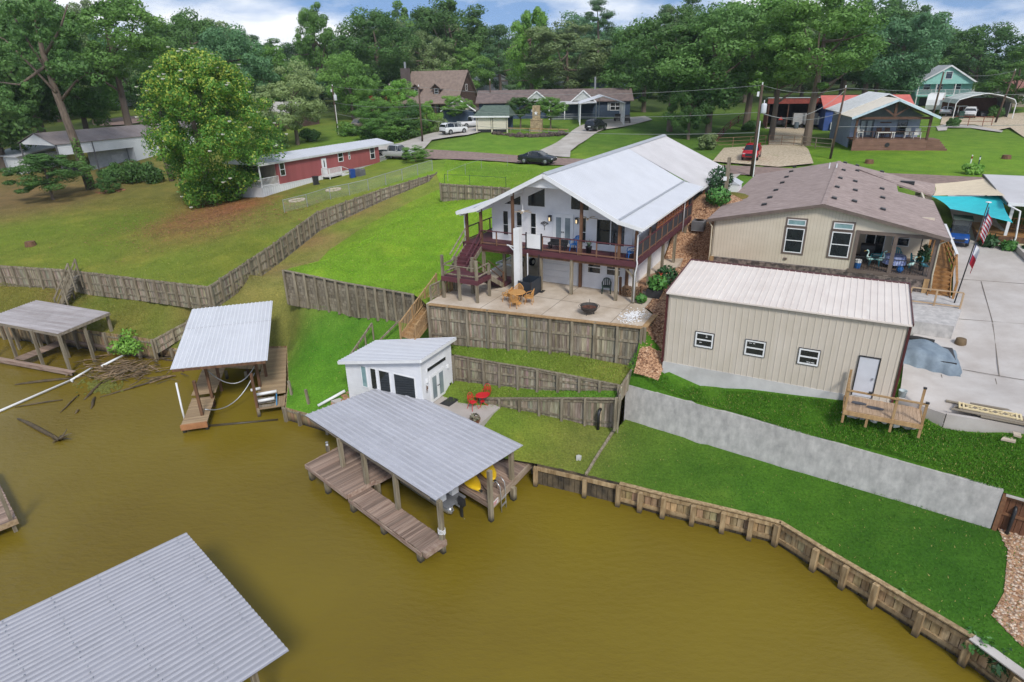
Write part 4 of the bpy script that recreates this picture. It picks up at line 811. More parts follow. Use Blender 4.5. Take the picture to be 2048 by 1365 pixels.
leafball(260,(.6,.55,.5),.2,1,.35,3).build('foliage',LEAFB,T);leafball(26,(.4,.4,.4),.07,1,.8,4).build('flowers',M('canna_red',lin((210,60,40)),lin((190,40,30))),T)
T=ht('garden_shrub','tall dark green leafy shrub behind the black box planter','shrub',1.15,3.4,.2);leafball(420,(.75,.7,.75),.16,1,-.1,5).build('foliage',LEAFD,T);MB().cyl((0,0,-.3),(0,0,.6),.04).build('stem',BROWN_POST,T)
T=ht('garden_shrub','small bright green clump at the foot of the white downspout','shrub',.45,.35,0);leafball(170,(.35,.35,.3),.13,1,-.02,6).build('foliage',LEAFB,T)
gs=lambda x,y:up(*hw(x,y,0).to_2d())-7.2
T=ht('garden_shrub','bushy yellow-green shrub near the grey rear fence of the lake house','shrub',1.7,15.0,gs(1.7,15.0));leafball(700,(.95,1.1,.7),.15,1,-.2,7).build('foliage',LEAFB,T);MB().cyl((0,0,-.5),(0,0,.6),.06).build('stem',BROWN_POST,T)
T=ht('garden_shrub','dark green climbing shrub between the air conditioner and the utility post','shrub',1.2,17.8,gs(1.2,17.8));leafball(800,(1.0,1.6,1.1),.14,1,-.2,8).build('foliage',LEAFD,T);MB().cyl((0,0,-.5),(0,0,.6),.06).build('stem',BROWN_POST,T)
def ac_unit(T,s=.9,mat=None):
 m_=mat or M('grey_ac_cabinet',lin((128,128,130)),lin((112,112,114)),rough=.5)
 MB().box(-s/2,s/2,-s/2,s/2,0,s*.82).build('cabinet',m_,T);g=MB()
 for k in range(6):g.lathe([(s*.07*k+.01,s*.83),(s*.07*k+.02,s*.84)],16)
 g.build('top_grille',BLACK,T);l_=MB()
 for k in range(8):z=.1+k*s*.085;l_.box(-s/2-.012,s/2+.012,-s/2-.012,-s/2,z,z+.03);l_.box(-s/2-.012,-s/2,-s/2,s/2,z,z+.03);l_.box(s/2,s/2+.012,-s/2,s/2,z,z+.03)
 stuff(l_.build('louvers',M('ac_louver',lin((96,96,98))),T))
T=Thing('air_conditioner','grey air conditioner beside the cedar louvers on the gravel slope','air conditioner',hw(.85,13.1,up(*hw(.85,13.1,0).to_2d())),HAZ);ac_unit(T)
T=Thing('utility_post','plain grey utility post with small white meter between the two houses','post',hw(2.0,16.2,up(*hw(2.0,16.2,0).to_2d())-.1),HAZ);MB().box(-.12,.12,-.12,.12,0,2.9).build('post',G_POST,T);MB().box(-.25,.0,-.2,-.13,1.2,1.5).build('meter_box',WHITE,T)
T=Thing('storage_box','small white gabled storage box beside the rear carport','box',hw(1.6,21.8,up(*hw(1.6,21.8,0).to_2d())),HAZ);MB().box(-.6,.6,-.8,.8,0,.9).build('body',WHITE,T);MB().prism([(-.7,.9),(.7,.9),(0,1.25)],-.85,.85).build('lid',ROOFW,T)
# white gravel / bag patch at the patio corner
T=ht('white_gravel_patch','patch of bright white gravel spilled at the patio corner','gravel',.75,-2.2,.0)
g=MB()
for k in range(420):
 x,y=random.gauss(0,.3),random.gauss(0,.55);s=random.uniform(.02,.05);z=max(0,.10*math.exp(-(x*x*6+y*y*2)))
 g.lathe([(s*.6,z),(s,z+s*.5),(s*.4,z+s)],5,(x,y,0))
o=g.build('stones',M('white_stone',(.78,.78,.78),(.66,.66,.66),rough=.8,rand=.1),T);stuff(o)
# gravel slope between the houses
gp=gravel_poly
st=MB();rr=random.Random(5)
for k in range(5200):
 x,y=rr.uniform(.2,4.4),rr.uniform(-8,14.5);p=hw(x,y,0)
 if not inside([(q.x,q.y)for q in gp],p.x,p.y):continue
 z=up(p.x,p.y)+.02;s=rr.uniform(.03,.085);st.lathe([(s*.55,0),(s,s*.4),(s*.45,s*.8)],5,(p.x,p.y,z))
stuff(st.build('gravel_stones',M('gravel_stone',lin((196,156,122)),lin((112,78,56)),rough=.9,scale=6,detail=1,lo=.42,hi=.58),None),'loose brown river stones covering the slope beside the lake house','gravel')
# tan patio stairs on the left
T=Thing('garden_stairs','tan wooden garden stairs with baluster rails climbing to the concrete patio','stairs',hw(-12.2,-5.0,4.6),HAZ)
stairs(T,(.35,2.6,2.6),(-.2,-.9,.35),1.1,12,TAN_WOOD,TAN_WOOD,TAN_WOOD)
for sx in(-1,1):
 a,b_=Vector((.35+sx*.6,2.6,2.6)),Vector((-.2+sx*.6,-.9,.35))
 for k in(.95,.15):MB().beam(a+Vector((0,0,k)),b_+Vector((0,0,k)),.08,.05).build('stair_rail',TAN_WOOD,T)
 for k in range(4):p=a.lerp(b_,k/3);MB().beam(p-Vector((0,0,.3)),p+Vector((0,0,1.02)),.09,.09).build('rail_post',TAN_WOOD,T)
 bl=MB()
 for k in range(1,26):p=a.lerp(b_,k/26);bl.beam(p+Vector((0,0,.15)),p+Vector((0,0,.93)),.035,.035)
 stuff(bl.build('balusters',TAN_WOOD,T))
T=Thing('patio_railing','short weathered baluster railing at the left end of the patio','railing',hw(-11.6,-4.6,7.2),HAZ)
rail_run(T,(.2,0,0),(.25,2.6,0),.95,3,G_POST,.1,22,zdown=.4)
T=Thing('drain_standpipe','black corrugated standpipe in front of the log wall','pipe',P(797,622,4.7)+Vector((0,0,-.1)),HAZ);MB().lathe([(.14,0),(.14,1.1),(.2,1.12),(.2,1.3),(.12,1.34)],12).build('pipe',BLACK,T,smooth=True)
# ------------------------------------------------------------------ tan metal garage
GO=P(1325,746,5.0)
T=Thing('metal_garage','long tan metal garage with cream ribbed roof and dark red trim on a concrete footing','garage',GO,HAZ)
GW,GD,ZF,ZEV,ZRG=10.62,5.1,.7,4.58,4.95
MB().box(-.03,GW+.03,-.03,GD,-1.0,ZF).build('foundation',M('footing_concrete',lin((204,202,198)),lin((184,182,178)),rough=.85,scale=1,dirt=.2,dscale=.6),T)
def ribwall(T,fc,u0,u1,z0,z1,mat,panel=.91,rib=.02,pitch=.3):
 n=max(1,round((u1-u0)/panel))
 for i in range(n):
  a,b_=u0+(u1-u0)*i/n,u0+(u1-u0)*(i+1)/n;mb=MB();k=max(1,round((b_-a)/pitch));us=[(a,0)]
  for j in range(k):c=a+(b_-a)*(j+.5)/k;us+=[(c-.03,0),(c-.018,rib),(c+.018,rib),(c+.03,0)]
  us.append((b_,0));vv=[fc(u,d,z0)for u,d in us]+[fc(u,d,z1)for u,d in us];m_=len(us)
  mb.add(vv,[(q,q+1,q+1+m_,q+m_)for q in range(m_-1)]);mb.add([fc(a,-.05,z0),fc(b_,-.05,z0),fc(b_,-.05,z1),fc(a,-.05,z1)],[(3,2,1,0)]);mb.build('wall_panel',mat,T)
fg=face('f',0)
ribwall(T,fg,0,GW,ZF,ZEV,TAN_METAL)
for fc in(face('l',0),face('r',GW)):siding(T,fc,[(0,ZF),(GD,ZF),(GD,ZRG-.05),(0,ZEV)],TAN_METAL,board=1.2,lap=.0,name='end_wall',depth=.06)
n=12
for i in range(n):
 x0,x1=-.12+(GW+.24)*i/n,-.12+(GW+.24)*(i+1)/n
 MB().ribbed((x0,GD+.1,ZRG),(x1,GD+.1,ZRG),(x1,-.15,ZEV+.04),(x0,-.15,ZEV+.04),pitch=.3,rib=.028,rw=.03,t=.02).build('roof_panel',CREAM_ROOF,T)
siding(T,face('b',GD),[(0,ZF),(GW,ZF),(GW,ZRG-.05),(0,ZRG-.05)],TAN_METAL,board=1.2,lap=0,name='back_wall',depth=.05)
MB().box(-.14,GW+.14,GD+.02,GD+.16,ZRG-.1,ZRG+.045).build('ridge_cap',DKRED,T)
for x in(-.06,GW+.06):
 MB().box(x-.05,x+.05,-.05,.06,ZF-.05,ZEV).build('corner_trim',DKRED,T)
 MB().beam((x+(-.07 if x<0 else .07),GD+.15,ZRG+.0),(x+(-.07 if x<0 else .07),-.16,ZEV+.04),.05,.12).build('rake_trim',DKRED,T)
MB().box(-.1,GW+.1,-.19,-.15,ZEV-.04,ZEV+.03).build('eave_trim',CREAM_ROOF,T)
for u0,u1 in((1.55,2.44),(4.0,4.93),(6.46,7.36)):
 w=window(T,fg,u0,u1,1.9,2.69,rows=(.5,),fw=.07,proud=.07,trim=(.03,BLACK))
 for q in range(3):k=MB();uu,zz_=random.uniform(u0+.15,u1-.25),random.choice([2.02,2.12,2.45,2.52]);fbox(k,fg,uu,uu+random.uniform(.03,.14),.03,.034,zz_,zz_+.03);k.build('sticker',WHITE,w)
door(T,fg,9.02,9.82,.76,2.75,M('pale_grey_door',lin((206,208,214)),lin((198,200,206)),rough=.45),frame=BLACK,fw=.05)
k=MB();k.lathe([(.03,-.05),(.05,0),(.03,.05)],8,fg(9.72,.08,1.75));k.build('door_knob',STEEL,T)
L=Thing('garage_landing','small tan wooden landing with handrail outside the grey garage door','deck',T.wor((8.72,-1.7,.3)),HAZ)
planks(L,.05,3.05,.05,1.62,.42,'y',.145,M('pale_landing_boards',lin((184,158,132)),lin((156,130,104)),rough=.85,scale=5,rand=.12))
for x,y in((.05,.05),(1.0,.05),(1.95,.05),(3.05,.05),(3.05,1.55)):post(L,x,y,-.25,1.45 if x in(.05,1.95,3.05)else .4,.1,TAN_WOOD)
MB().box(0,3.1,-.03,.03,.2,.4).build('rim_board',TAN_WOOD,L);MB().box(3.07,3.12,.03,1.6,.2,.4).build('rim_board',TAN_WOOD,L);MB().box(-.02,.02,.03,1.6,.2,.4).build('rim_board',TAN_WOOD,L)
MB().beam((.0,.02,1.4),(3.1,.02,1.4),.13,.05).build('handrail',TAN_WOOD,L);MB().beam((.05,.02,1.4),(.05,1.55,1.42),.1,.05).build('handrail',TAN_WOOD,L);post(L,.05,1.45,.4,1.8,.1,TAN_WOOD)
for x,y in((.9,.02),(3.05,.02),(3.05,1.55)):MB().box(x-.07,x+.07,y-.07,y+.07,1.45,1.5).build('post_cap',BLACK,L)
R_=Thing('rubble_pile','white and grey rubble stuffed under the garage landing','rubble',L.wor((1.5,.5,-.05)),HAZ);WR=M('whitewashed_rubble',(.72,.72,.70),(.3,.3,.3),rough=.9,scale=3,rand=.25);rb=MB().prismz([(-.15,-.1),(.13,-.12),(.17,.06),(.03,.14),(-.14,.1)],0,.28).mesh('chunk');rb.materials.append(WR)
for k in range(13):inst('chunk',rb,R_,(-1.35+k*.225,random.uniform(-.15,.2),-.05),(random.uniform(-.3,.3),random.uniform(-.3,.3),random.uniform(0,6)),(random.uniform(.7,1.1),)*3)
for x,y,s in((.6,.95,.3),(1.25,.75,.34)):
 mt=Thing('door_mat','crumpled dark grey mat '+('against the garage door' if y>.9 else 'in the middle of the garage landing'),'mat',L.wor((x,y,.425)),HAZ,'grey mats on the garage landing');MB().prismz([(-s,-.08),(-.1,-.17),(s,-.1),(s*1.1,.05),(.1,.12),(-s*.8,.1)],0,.025).build('mat',M('grey_mat',lin((92,92,96)),lin((76,76,80)),rough=.95),mt)
# covered vehicle on the slab
T2=Thing('covered_vehicle','low vehicle under a draped grey-blue tarp on the concrete drive','covered car',T.wor((12.2,5.2,.9)),HAZ)
TARP=M('grey_blue_tarp',lin((128,142,152)),lin((104,118,130)),rough=.7,scale=2,bump=.3,bscale=5)
N_,M_=30,16;g=np.random.default_rng(4);vv=[];ph=g.uniform(0,6,5)
for i in range(N_+1):
 for j in range(M_+1):
  u,v=i/N_*2-1,j/M_*2-1;x,y=u*1.55,v*1.3;top=.72+.28*math.exp(-((u+.2)**2)*4)-.2*max(0,u-.3)+.05*math.sin(5*u+3*v)
  e=max(abs(u)**9,abs(v)**8);z=top*(1-e)+.03*math.sin(x*6+ph[0])*math.cos(y*3+ph[1])*(1-e)
  fold=.07*math.sin(9*x+4*v)*abs(v)**3+.05*math.sin(7*y)*abs(u)**3
  vv.append((x+(fold if abs(u)>.8 else 0),y+(fold if abs(v)>.75 else 0),max(.01,z)))
mb=MB();mb.add(vv,[(i*(M_+1)+j,(i+1)*(M_+1)+j,(i+1)*(M_+1)+j+1,i*(M_+1)+j+1)for i in range(N_)for j in range(M_)]);mb.build('tarp',TARP,T2,smooth=True)
MB().box(-1.3,1.2,-1.05,1.05,.02,.6).build('body',BLACK,T2)
T2=Thing('rolled_mat','long black rubber roll lying on top of the tarped vehicle','mat',T.wor((11.75,5.9,1.82)),HAZ);MB().tube([(-.8,0,.02),(0,.02,.06),(.75,.0,.0)],.12,9).build('roll',RUBBER,T2)
T2=Thing('dark_bin','brown barrel standing beside the tarped vehicle','barrel',T.wor((13.9,7.6,.9)),HAZ);MB().lathe([(.2,0),(.26,.2),(.28,.45),(.24,.7),(.2,.72)],12).build('barrel',M('brown_barrel',lin((112,92,64)),lin((84,66,46))),T2,smooth=True)
T2=Thing('plastic_bucket','pale plastic bucket at the corner of the tan garage','bucket',T.wor((11.05,.45,.85)),HAZ);MB().lathe([(.14,0),(.18,.36),(.19,.37),(.16,.36),(.12,.04)],12).build('pail',M('pale_plastic',lin((178,190,192)),rough=.4),T2,smooth=True)
# slab edge + concrete landing block behind the garage
T2=Thing('concrete_landing','stained concrete landing block with short handrail at the foot of the porch stairs','landing',T.wor((10.9,8.0,.6)),HAZ)
MB().prismz([(0,0),(2.6,0),(3.2,3.0),(3.5,5.7),(0,5.7)],-.3,1.5).build('block',CONC_WALL,T2)
rail_run(T2,(.6,3.3,1.5),(3.15,3.3,1.5),.95,2,M('rail_tan',lin((190,164,132)),lin((168,140,108)),rough=.8),.09)
kb=MB();e0=T.loc(P(1797,801,5.8));e1=T.loc(P(1892,833,5.8));e2=T.loc(P(2048,858,5.75));e3=T.loc(P(2250,905,5.7))
sl=Thing('slab_edge','raised pale concrete edge of the drive above the dark green lawn','kerb',T.wor(e0),HAZ)
for a,b_ in((e0,e1),(e1,e2),(e2,e3)):MB().beam(a-e0+Vector((0,.1,-.25)),b_-e0+Vector((0,.1,-.25)),.2,.7).build('edge_section',CONC,sl)
jd=next(o for o in C.objects if o.name.startswith('concrete_drive'))
for a,b_ in(((1882,752),(1893,808)),((1925,742),(2100,772)),((1912,640),(2100,655)),((1912,560),(2048,570)),((1990,760),(2010,846)),((1985,650),(1998,755)),((1962,565),(1985,648))):
 a,b_=ground(*a),ground(*b_);MB().beam(a+Vector((0,0,.07)),b_+Vector((0,0,.07)),.03,.012).build('slab_joint',MATS['dark_joint'],jd)
# lumber
T2=Thing('lumber_pile','pile of weathered boards lying along the edge of the concrete drive','lumber',T.wor((12.9,-.25,.87)),HAZ)
ub=unit_box('board',G_WOODH)
for k in range(26):inst('board',ub,T2,(1.9+random.uniform(-.4,.9),random.uniform(-.05,1.1)-.0,.04+.05*(k//9)+random.uniform(0,.01)),(0,0,random.uniform(-.08,.05)),(random.uniform(2.4,3.6),random.choice([.09,.14,.19]),.045))
T2=Thing('railing_panel','cream lattice railing panel lying on the lumber pile','railing',T.wor((14.35,.25,1.02)),HAZ+4);CR=M('cream_paint',lin((226,208,164)),lin((214,194,148)),rough=.6)
for y in(-.22,.22):MB().box(-1.1,1.1,y-.04,y+.04,0,.05).build('frame_rail',CR,T2)
for x in(-1.1,-.95,.95,1.1):MB().box(x-.035,x+.035,-.3,.3,.0,.055).build('frame_post',CR,T2)
for k in range(5):
 x=-.9+k*.36
 for s in(-1,1):MB().beam((x,-s*.2,.03),(x+.36,s*.2,.03),.04,.035).build('lattice_bar',CR,T2)
for px_,py_,w_ in((2017,880,.3),(2034,871,.15)):
 c=ground(px_,py_);T2=Thing('broken_slab','small broken tan slab lying in the dark green lawn','slab',c,20,'broken slabs in the lawn');MB().prismz([(-w_,-.1),(w_*.6,-.2),(w_,.12),(-.1,.2)],-.02,.06).build('slab',CONC_PATIO,T2)
# ------------------------------------------------------------------ tan house
TO=P(1421,512,8.0)
T=Thing('tan_house','wide tan house with brown shingle roof, stone skirt and screened corner porch','house',TO,HAZ)
TW,RX,RZ,EZ=13.15,6.6,4.16,2.66;ft=face('f',0);TRB=M('taupe_trim',lin((112,98,88)),lin((100,86,78)),rough=.6)
def gz(x):return RZ-(RZ-EZ)*abs(x-RX)/(RX+.3)
def panelwall(pts,fc,nm):
 o=siding(T,fc,pts,TAN_SIDE,board=9,lap=0,name=nm,depth=.12);return o
panelwall([(0,0),(8.75,0),(8.75,2.62),(13.15,2.62),(13.15,gz(13.15)-.05),(RX,RZ-.1),(0,gz(0)-.06)],ft,'front_wall')
gr=MB()
for k in range(1,44):
 x=k*.2
 if x<8.7:gr.box(x-.006,x+.006,-.006,.01,.05,gz(x)-.15)
stuff(gr.build('panel_grooves',M('groove_tan',lin((176,162,140)),rough=.8),T))
panelwall([(0,0),(21.5,0),(21.5,EZ-.06),(0,EZ-.06)],face('l',0),'side_wall');panelwall([(5.0,0),(21.5,0),(21.5,EZ-.06),(5.0,EZ-.06)],face('r',TW),'side_wall')
panelwall([(8.75,.1),(13.1,.1),(13.1,2.9),(8.75,2.9)],face('f',4.2),'porch_wall');panelwall([(.05,.1),(4.2,.1),(4.2,2.6),(.05,2.6)],face('r',8.8),'porch_wall')
# roof planes
def roofq(pts,nm='roof',mat=SHINGLE):MB().slab(pts,.14).build(nm,mat,T)
roofq([(-.42,-.35,gz(-.42)),(RX,-.35,RZ),(RX,21.8,RZ),(-.42,21.8,gz(-.42))]);roofq([(RX,-.35,RZ),(13.6,-.35,gz(13.6)),(13.6,12.6,gz(13.6)),(RX,12.6,RZ)])
roofq([(RX,12.62,RZ),(11.2,12.62,gz(11.2)),(11.2,21.8,gz(11.2)),(RX,21.8,RZ)]);roofq([(11.2,16.5,gz(11.2)+.02),(8.2,19.0,gz(8.2)+.12),(14.1,19.0,2.95),(14.1,16.5,2.35)]);roofq([(8.2,19.0,gz(8.2)+.12),(11.2,21.7,gz(11.2)),(14.1,21.7,2.35),(14.1,19.0,2.95)])
panelwall([(16.7,0),(21.5,0),(21.5,2.2),(16.7,2.2)],face('r',13.9),'wing_wall');panelwall([(11,0),(13.9,0),(13.9,2.3),(11,2.3)],face('f',16.7),'wing_wall')
MB().box(RX-.14,RX+.14,-.36,21.8,RZ-.03,RZ+.02).build('ridge_shingles',SHINGLE,T)
for sx,x1 in((-1,-.42),(1,13.6)):MB().beam((RX,-.37,RZ-.1),(x1,-.37,gz(x1)-.1),.04,.2).build('fascia',TRB,T)
MB().box(-.46,-.38,-.35,21.8,gz(-.42)-.2,gz(-.42)-.04).build('gutter',TRB,T);MB().box(13.56,13.66,-.35,12.6,gz(13.6)-.2,gz(13.6)-.04).build('gutter',TRB,T)
spout(T,[(-.35,-.2,gz(-.4)-.15),(-.1,-.08,EZ-.55),(-.06,-.08,.2),(-.1,-.1,-.4)],.05,M('tan_spout',lin((206,194,168))));spout(T,[(13.55,-.2,gz(13.6)-.15),(13.2,-.1,2.2),(13.22,-.1,.3),(13.3,-.2,-.7)],.05,MATS['tan_spout'])
PALEG=M('pale_blue_glass',lin((150,178,178)),lin((120,150,152)),rough=.08,spec=.6)
for u0,u1 in((4.66,5.76),(7.38,8.5)):
 window(T,ft,u0,u1,.8,2.42,rows=(.5,),fw=.06,trim=(.12,TRB));window(T,ft,u0,u1,2.6,3.0,fw=.06,gmat=PALEG,trim=(.1,TRB))
k=MB();fbox(k,ft,4.75,4.95,0,.08,.28,.42);k.build('vent_hood',TRB,T)
# porch frame
for x in(8.82,10.92,13.08):MB().box(x-.11,x+.11,-.06,.08,.1,2.62).build('porch_post',TRB,T)
MB().box(8.72,13.2,-.07,.06,2.42,2.62).build('porch_beam',TRB,T);MB().box(8.6,13.25,-.08,4.2,-.1,.12).build('porch_floor',TRB,T);MB().box(13.0,13.12,2.0,2.2,.1,2.62).build('porch_post',TRB,T)
br=MB()
for k in range(30):x=8.95+k*.14;br.box(x-.01,x+.01,0,.02,.12,.95)
br.box(8.9,13.05,-.01,.03,.93,.98);stuff(br.build('porch_balusters',BLACK,T))
window(T,face('f',4.2),9.4,10.6,.15,2.2,cols=(.5,),fw=.06,proud=.06);window(T,face('f',4.2),11.0,12.0,.9,2.0,rows=(.5,),fw=.05,proud=.06)
# stone skirt
rs=random.Random(9);sk=MB()
for row in range(11):
 x=-.02
 while x<13.2:
  w_=rs.uniform(.18,.5);d=rs.uniform(.0,.05);sk.box(x,min(x+w_-.01,13.22),-.05-d,.02,-.02-(row+1)*.1,-.03-row*.1);x+=w_
stuff(sk.build('stone_skirt',M('stacked_stone',lin((136,122,112)),lin((84,76,72)),rough=.9,scale=3.5,detail=2,lo=.42,hi=.58,bump=.4),T));MB().box(.1,13.1,.02,21.4,-1.5,0).build('foundation',CONC,T)
for x in(.1,13.0):MB().box(x-.14,x+.14,-.13,-.02,-1.1,0).build('corner_board',TAN_WOOD,T)
for a,b_ in[(965,15),(957,50),(942,88),(927,130),(913,183),(1022,28),(1022,53),(1012,103),(1012,145),(1008,197),(728,35),(712,57),(690,83),(670,110),(640,145),(612,180),(585,213),(1138,57),(1138,84),(1138,138),(1141,180),(1142,235)]:
 r_=Vector(ray(1280+a/2.353,320+b_/2.353));o_=Vector((0,0,HC))-T.o;lo_=Vector((o_.dot(T.X),o_.dot(T.Y),o_.z));ld=Vector((r_.dot(T.X),r_.dot(T.Y),r_.z));s_=(RZ-EZ)/(RX+.3);best=None
 for sx in(-1,1): # plane z = RZ - sx*s_*(x-RX)
  t_=(RZ-sx*s_*(lo_.x-RX)-lo_.z)/(ld.z+sx*s_*ld.x);q=lo_+ld*t_
  if(q.x-RX)*sx>0:best=(q,sx)
 if best:
  q,sx=best;MB().box(-.16,.16,-.2,.2,-.03,.11).build('roof_vent',BLACK,T,loc=q).rotation_euler=(0,math.atan(s_)*sx,0)
for px_,py_ in((1658,326),(1672,328)):
 q=T.L(px_,py_+12,4.0);MB().cyl((q.x,q.y,3.6),(q.x,q.y,4.5),.05).build('plumbing_vent',WHITE,T)
q=T.L(1815,365,3.2);MB().box(q.x-.5,q.x+.5,q.y-.2,q.y+.2,2.75,3.3).build('roof_box',BLACK,T)
# porch stairs and ramp
S_=Thing('porch_stairs','golden brown wooden stairs and ramp with white-topped handrail beside the tan house','stairs',T.wor((13.9,0,-.9)),HAZ);GOLD=M('golden_deck_wood',lin((168,124,74)),lin((136,96,54)),rough=.8,scale=5,rand=.12)
stairs(S_,(-.05,2.2,1.1),(-.15,-.6,-.15),1.1,7,GOLD,GOLD,GOLD)
for k in range(32):MB().box(-.6,.5,2.25+k*.25,2.48+k*.25,1.05+k*.012,1.1+k*.012).build('ramp_board',GOLD,S_)
for k in range(6):y=2.0+k*1.6;MB().box(.52,.62,y-.05,y+.05,-.3,2.1+k*.02).build('rail_post',GOLD,S_);
MB().beam((.57,-.6,1.0),(.57,2.2,2.05),.12,.06).build('handrail',GOLD,S_);MB().beam((.57,2.0,2.1),(.57,10.4,2.25),.16,.08).build('handrail',WHITE,S_);MB().box(.54,.6,2.1,10.3,1.25,1.4).build('mid_rail',GOLD,S_);MB().box(.54,.6,2.1,10.3,1.62,1.77).build('mid_rail',GOLD,S_);post(S_,.57,-.6,-.2,1.1,.12,GOLD)
# things on the porch
TEAL=M('teal_fabric',lin((50,150,160)),lin((36,120,132)),rough=.7);CLOTH=M('blue_patterned_cloth',lin((168,178,212)),lin((110,124,176)),rough=.8,scale=6,detail=2,lo=.45,hi=.55)
pw_=lambda x,y,z=.12:T.wor((x,y,z))
def heron(x,y,az,mat,label,s=1.0,bend=0):
 H_=Thing('heron_statue',label,'statue',pw_(x,y),HAZ+az,'heron statues on the porch')
 b=MB();b.tube([(-.28*s,0,.62*s),(-.12*s,0,.66*s),(.05*s,0,.7*s),(.16*s,0,.78*s),(.2*s,0,.92*s),(.14*s,0,1.05*s),(.17*s+bend,0,1.2*s),(.25*s+bend,0,1.24*s),(.3*s+bend,0,1.22*s)],[.02*s,.1*s,.13*s,.08*s,.04*s,.035*s,.035*s,.05*s,.03*s],8);b.build('body',mat,H_,smooth=True)
 MB().cyl((.28*s+bend,0,1.23*s),(.46*s+bend,0,1.18*s),.022*s,.004,6).build('beak',M('beak_yellow',lin((200,160,70))),H_)
 for yy in(-.05,.05):MB().cyl((0,yy*s,.6*s),(.02*s,yy*s,0),.014*s).build('leg',BLACK,H_)
WTEAL=M('white_teal_glaze',lin((214,224,216)),lin((120,190,184)),rough=.4,scale=5)
heron(9.75,.35,150,WTEAL,'white heron statue with raised curved neck behind the porch balusters, facing the windows');heron(10.35,.45,10,WTEAL,'white heron statue with bowed head beside another heron near the middle post');heron(12.05,.35,-20,MATS['white_teal_glaze'],'pale heron statue beside the blue glazed pot on the porch',.85);heron(12.75,.3,200,M('teal_glaze',lin((90,160,170)),lin((60,120,140)),rough=.4),'teal heron statue at the stair end of the porch',.9)
t2=Thing('porch_table','porch table under a blue patterned cloth','table',pw_(11.2,1.6),HAZ);MB().lathe([(.72,.25),(.66,.5),(.62,.72),(.6,.75),(.02,.76)],16).build('tablecloth',CLOTH,t2);MB().cyl((0,0,0),(0,0,.3),.25).build('pedestal',BLACK,t2)
for x,y,az,lb in((10.1,1.5,90,'teal cushioned chair at the left of the cloth-covered porch table'),(11.3,2.7,0,'teal cushioned chair between the porch table and the house wall'),(12.4,1.8,-80,'teal cushioned chair at the stair side of the porch table')):plastic_chair(0,0,0,az,TEAL,'porch_chair',lb,1.05,wor=pw_(x,y))
t2=Thing('rolled_umbrella','fat teal rolled umbrella lying across the back of the porch','umbrella',pw_(11.9,3.2,.12),HAZ);MB().tube([(-.9,0,1.75),(.0,0,1.8),(.9,0,1.75)],[.16,.2,.15],10).build('roll',TEAL,t2,smooth=True)
for x in(-.7,.7):MB().cyl((x,0,0),(x,0,1.6),.03).build('stand',BLACK,t2)
t2=Thing('porch_pot','glazed blue pot on the porch floor beside the heron','pot',pw_(11.5,.3),HAZ);MB().lathe([(.1,0),(.19,.14),(.2,.28),(.14,.38),(.16,.4),(.1,.38)],12).build('pot',BLUEP,t2,smooth=True)
t2=Thing('porch_plant','tall dark leafy plant in the stair corner of the porch','plant',pw_(12.7,1.3),HAZ);leafball(240,(.35,.35,.75),.14,1,.25,12).build('foliage',LEAFD,t2);MB().lathe([(.12,0),(.18,.35),(.1,.36)],10).build('pot',BLACK,t2)
t2=Thing('porch_bin','blue and white pail standing at the window end of the porch','pail',pw_(9.15,.35),HAZ);MB().lathe([(.16,0),(.2,.35),(.2,.37),(.1,.36)],12).build('pail',BLUEP,t2);MB().lathe([(.2,.37),(.2,.55),(.1,.56)],12).build('lid',WHITE,t2)
t2=Thing('porch_grill','dark covered grill in the window end of the porch','grill',pw_(9.6,2.6),HAZ);MB().box(-.4,.4,-.3,.3,0,.8).build('cart',BLACK,t2);MB().prismx([(-.3,.8),(.3,.8),(.26,1.05),(0,1.15),(-.26,1.05)],-.42,.42).build('lid',BLACK,t2)
# ------------------------------------------------------------------ flagpole
fb=P(1906,611,6.95);fb.z=up(fb.x,fb.y)
T=Thing('flagpole','black flagpole leaning beside the concrete drive with a US flag above a Texas flag','flagpole',fb,HAZ)
tip=Vector((.35,0,6.3));MB().cyl((0,0,-.2),tip,.04,.025,8).build('pole',BLACK,T,smooth=True);MB().lathe([(.0,-.02),(.14,.0),(.14,.03),(.0,.06)],10,tip).build('finial',WHITE,T)
def flag(name,z1,w_,h_,colf,seed):
 """limp cloth hanging in folds from the pole; colours are printed by cell"""
 nu,nv=26,26;mats=[M('flag_red',lin((178,34,52)),rough=.8),M('flag_white',(.75,.75,.76),rough=.8),M('flag_blue',lin((38,50,104)),rough=.8)]
 mb=MB();vv=[];ph=seed
 for i in range(nu+1):
  for j in range(nv+1):
   u,v=i/nu,j/nv;x=.02+u*w_*.2*(1-.2*v)+.05*math.sin(9*u+ph);y=.14*math.sin(11*u+2*v+ph)*u;z=z1-v*h_-u*h_*.75-.1*u*v;pz=z1-v*h_
   vv.append((.35*pz/6.3+x,y-.03,z))
 mb.add(vv,[]);k=nv+1
 for i in range(nu):
  for j in range(nv):mb.f.append((i*k+j,(i+1)*k+j,(i+1)*k+j+1,i*k+j+1));mb.m.append(colf((i+.5)/nu,(j+.5)/nv))
 mb.build(name,mats,T,smooth=True)
flag('us_flag',6.1,2.0,1.25,lambda u,v:(1 if(int(u*14)%3==1 and int(v*26)%3==1)else 2)if(u<.42 and v<.54)else(0 if int(v*13)%2==0 else 1),1.0)
flag('texas_flag',4.2,1.7,1.1,lambda u,v:(1 if(u-.17)**2*1.6+(v-.5)**2<.012 else 2)if u<.34 else(1 if v<.5 else 0),2.2)
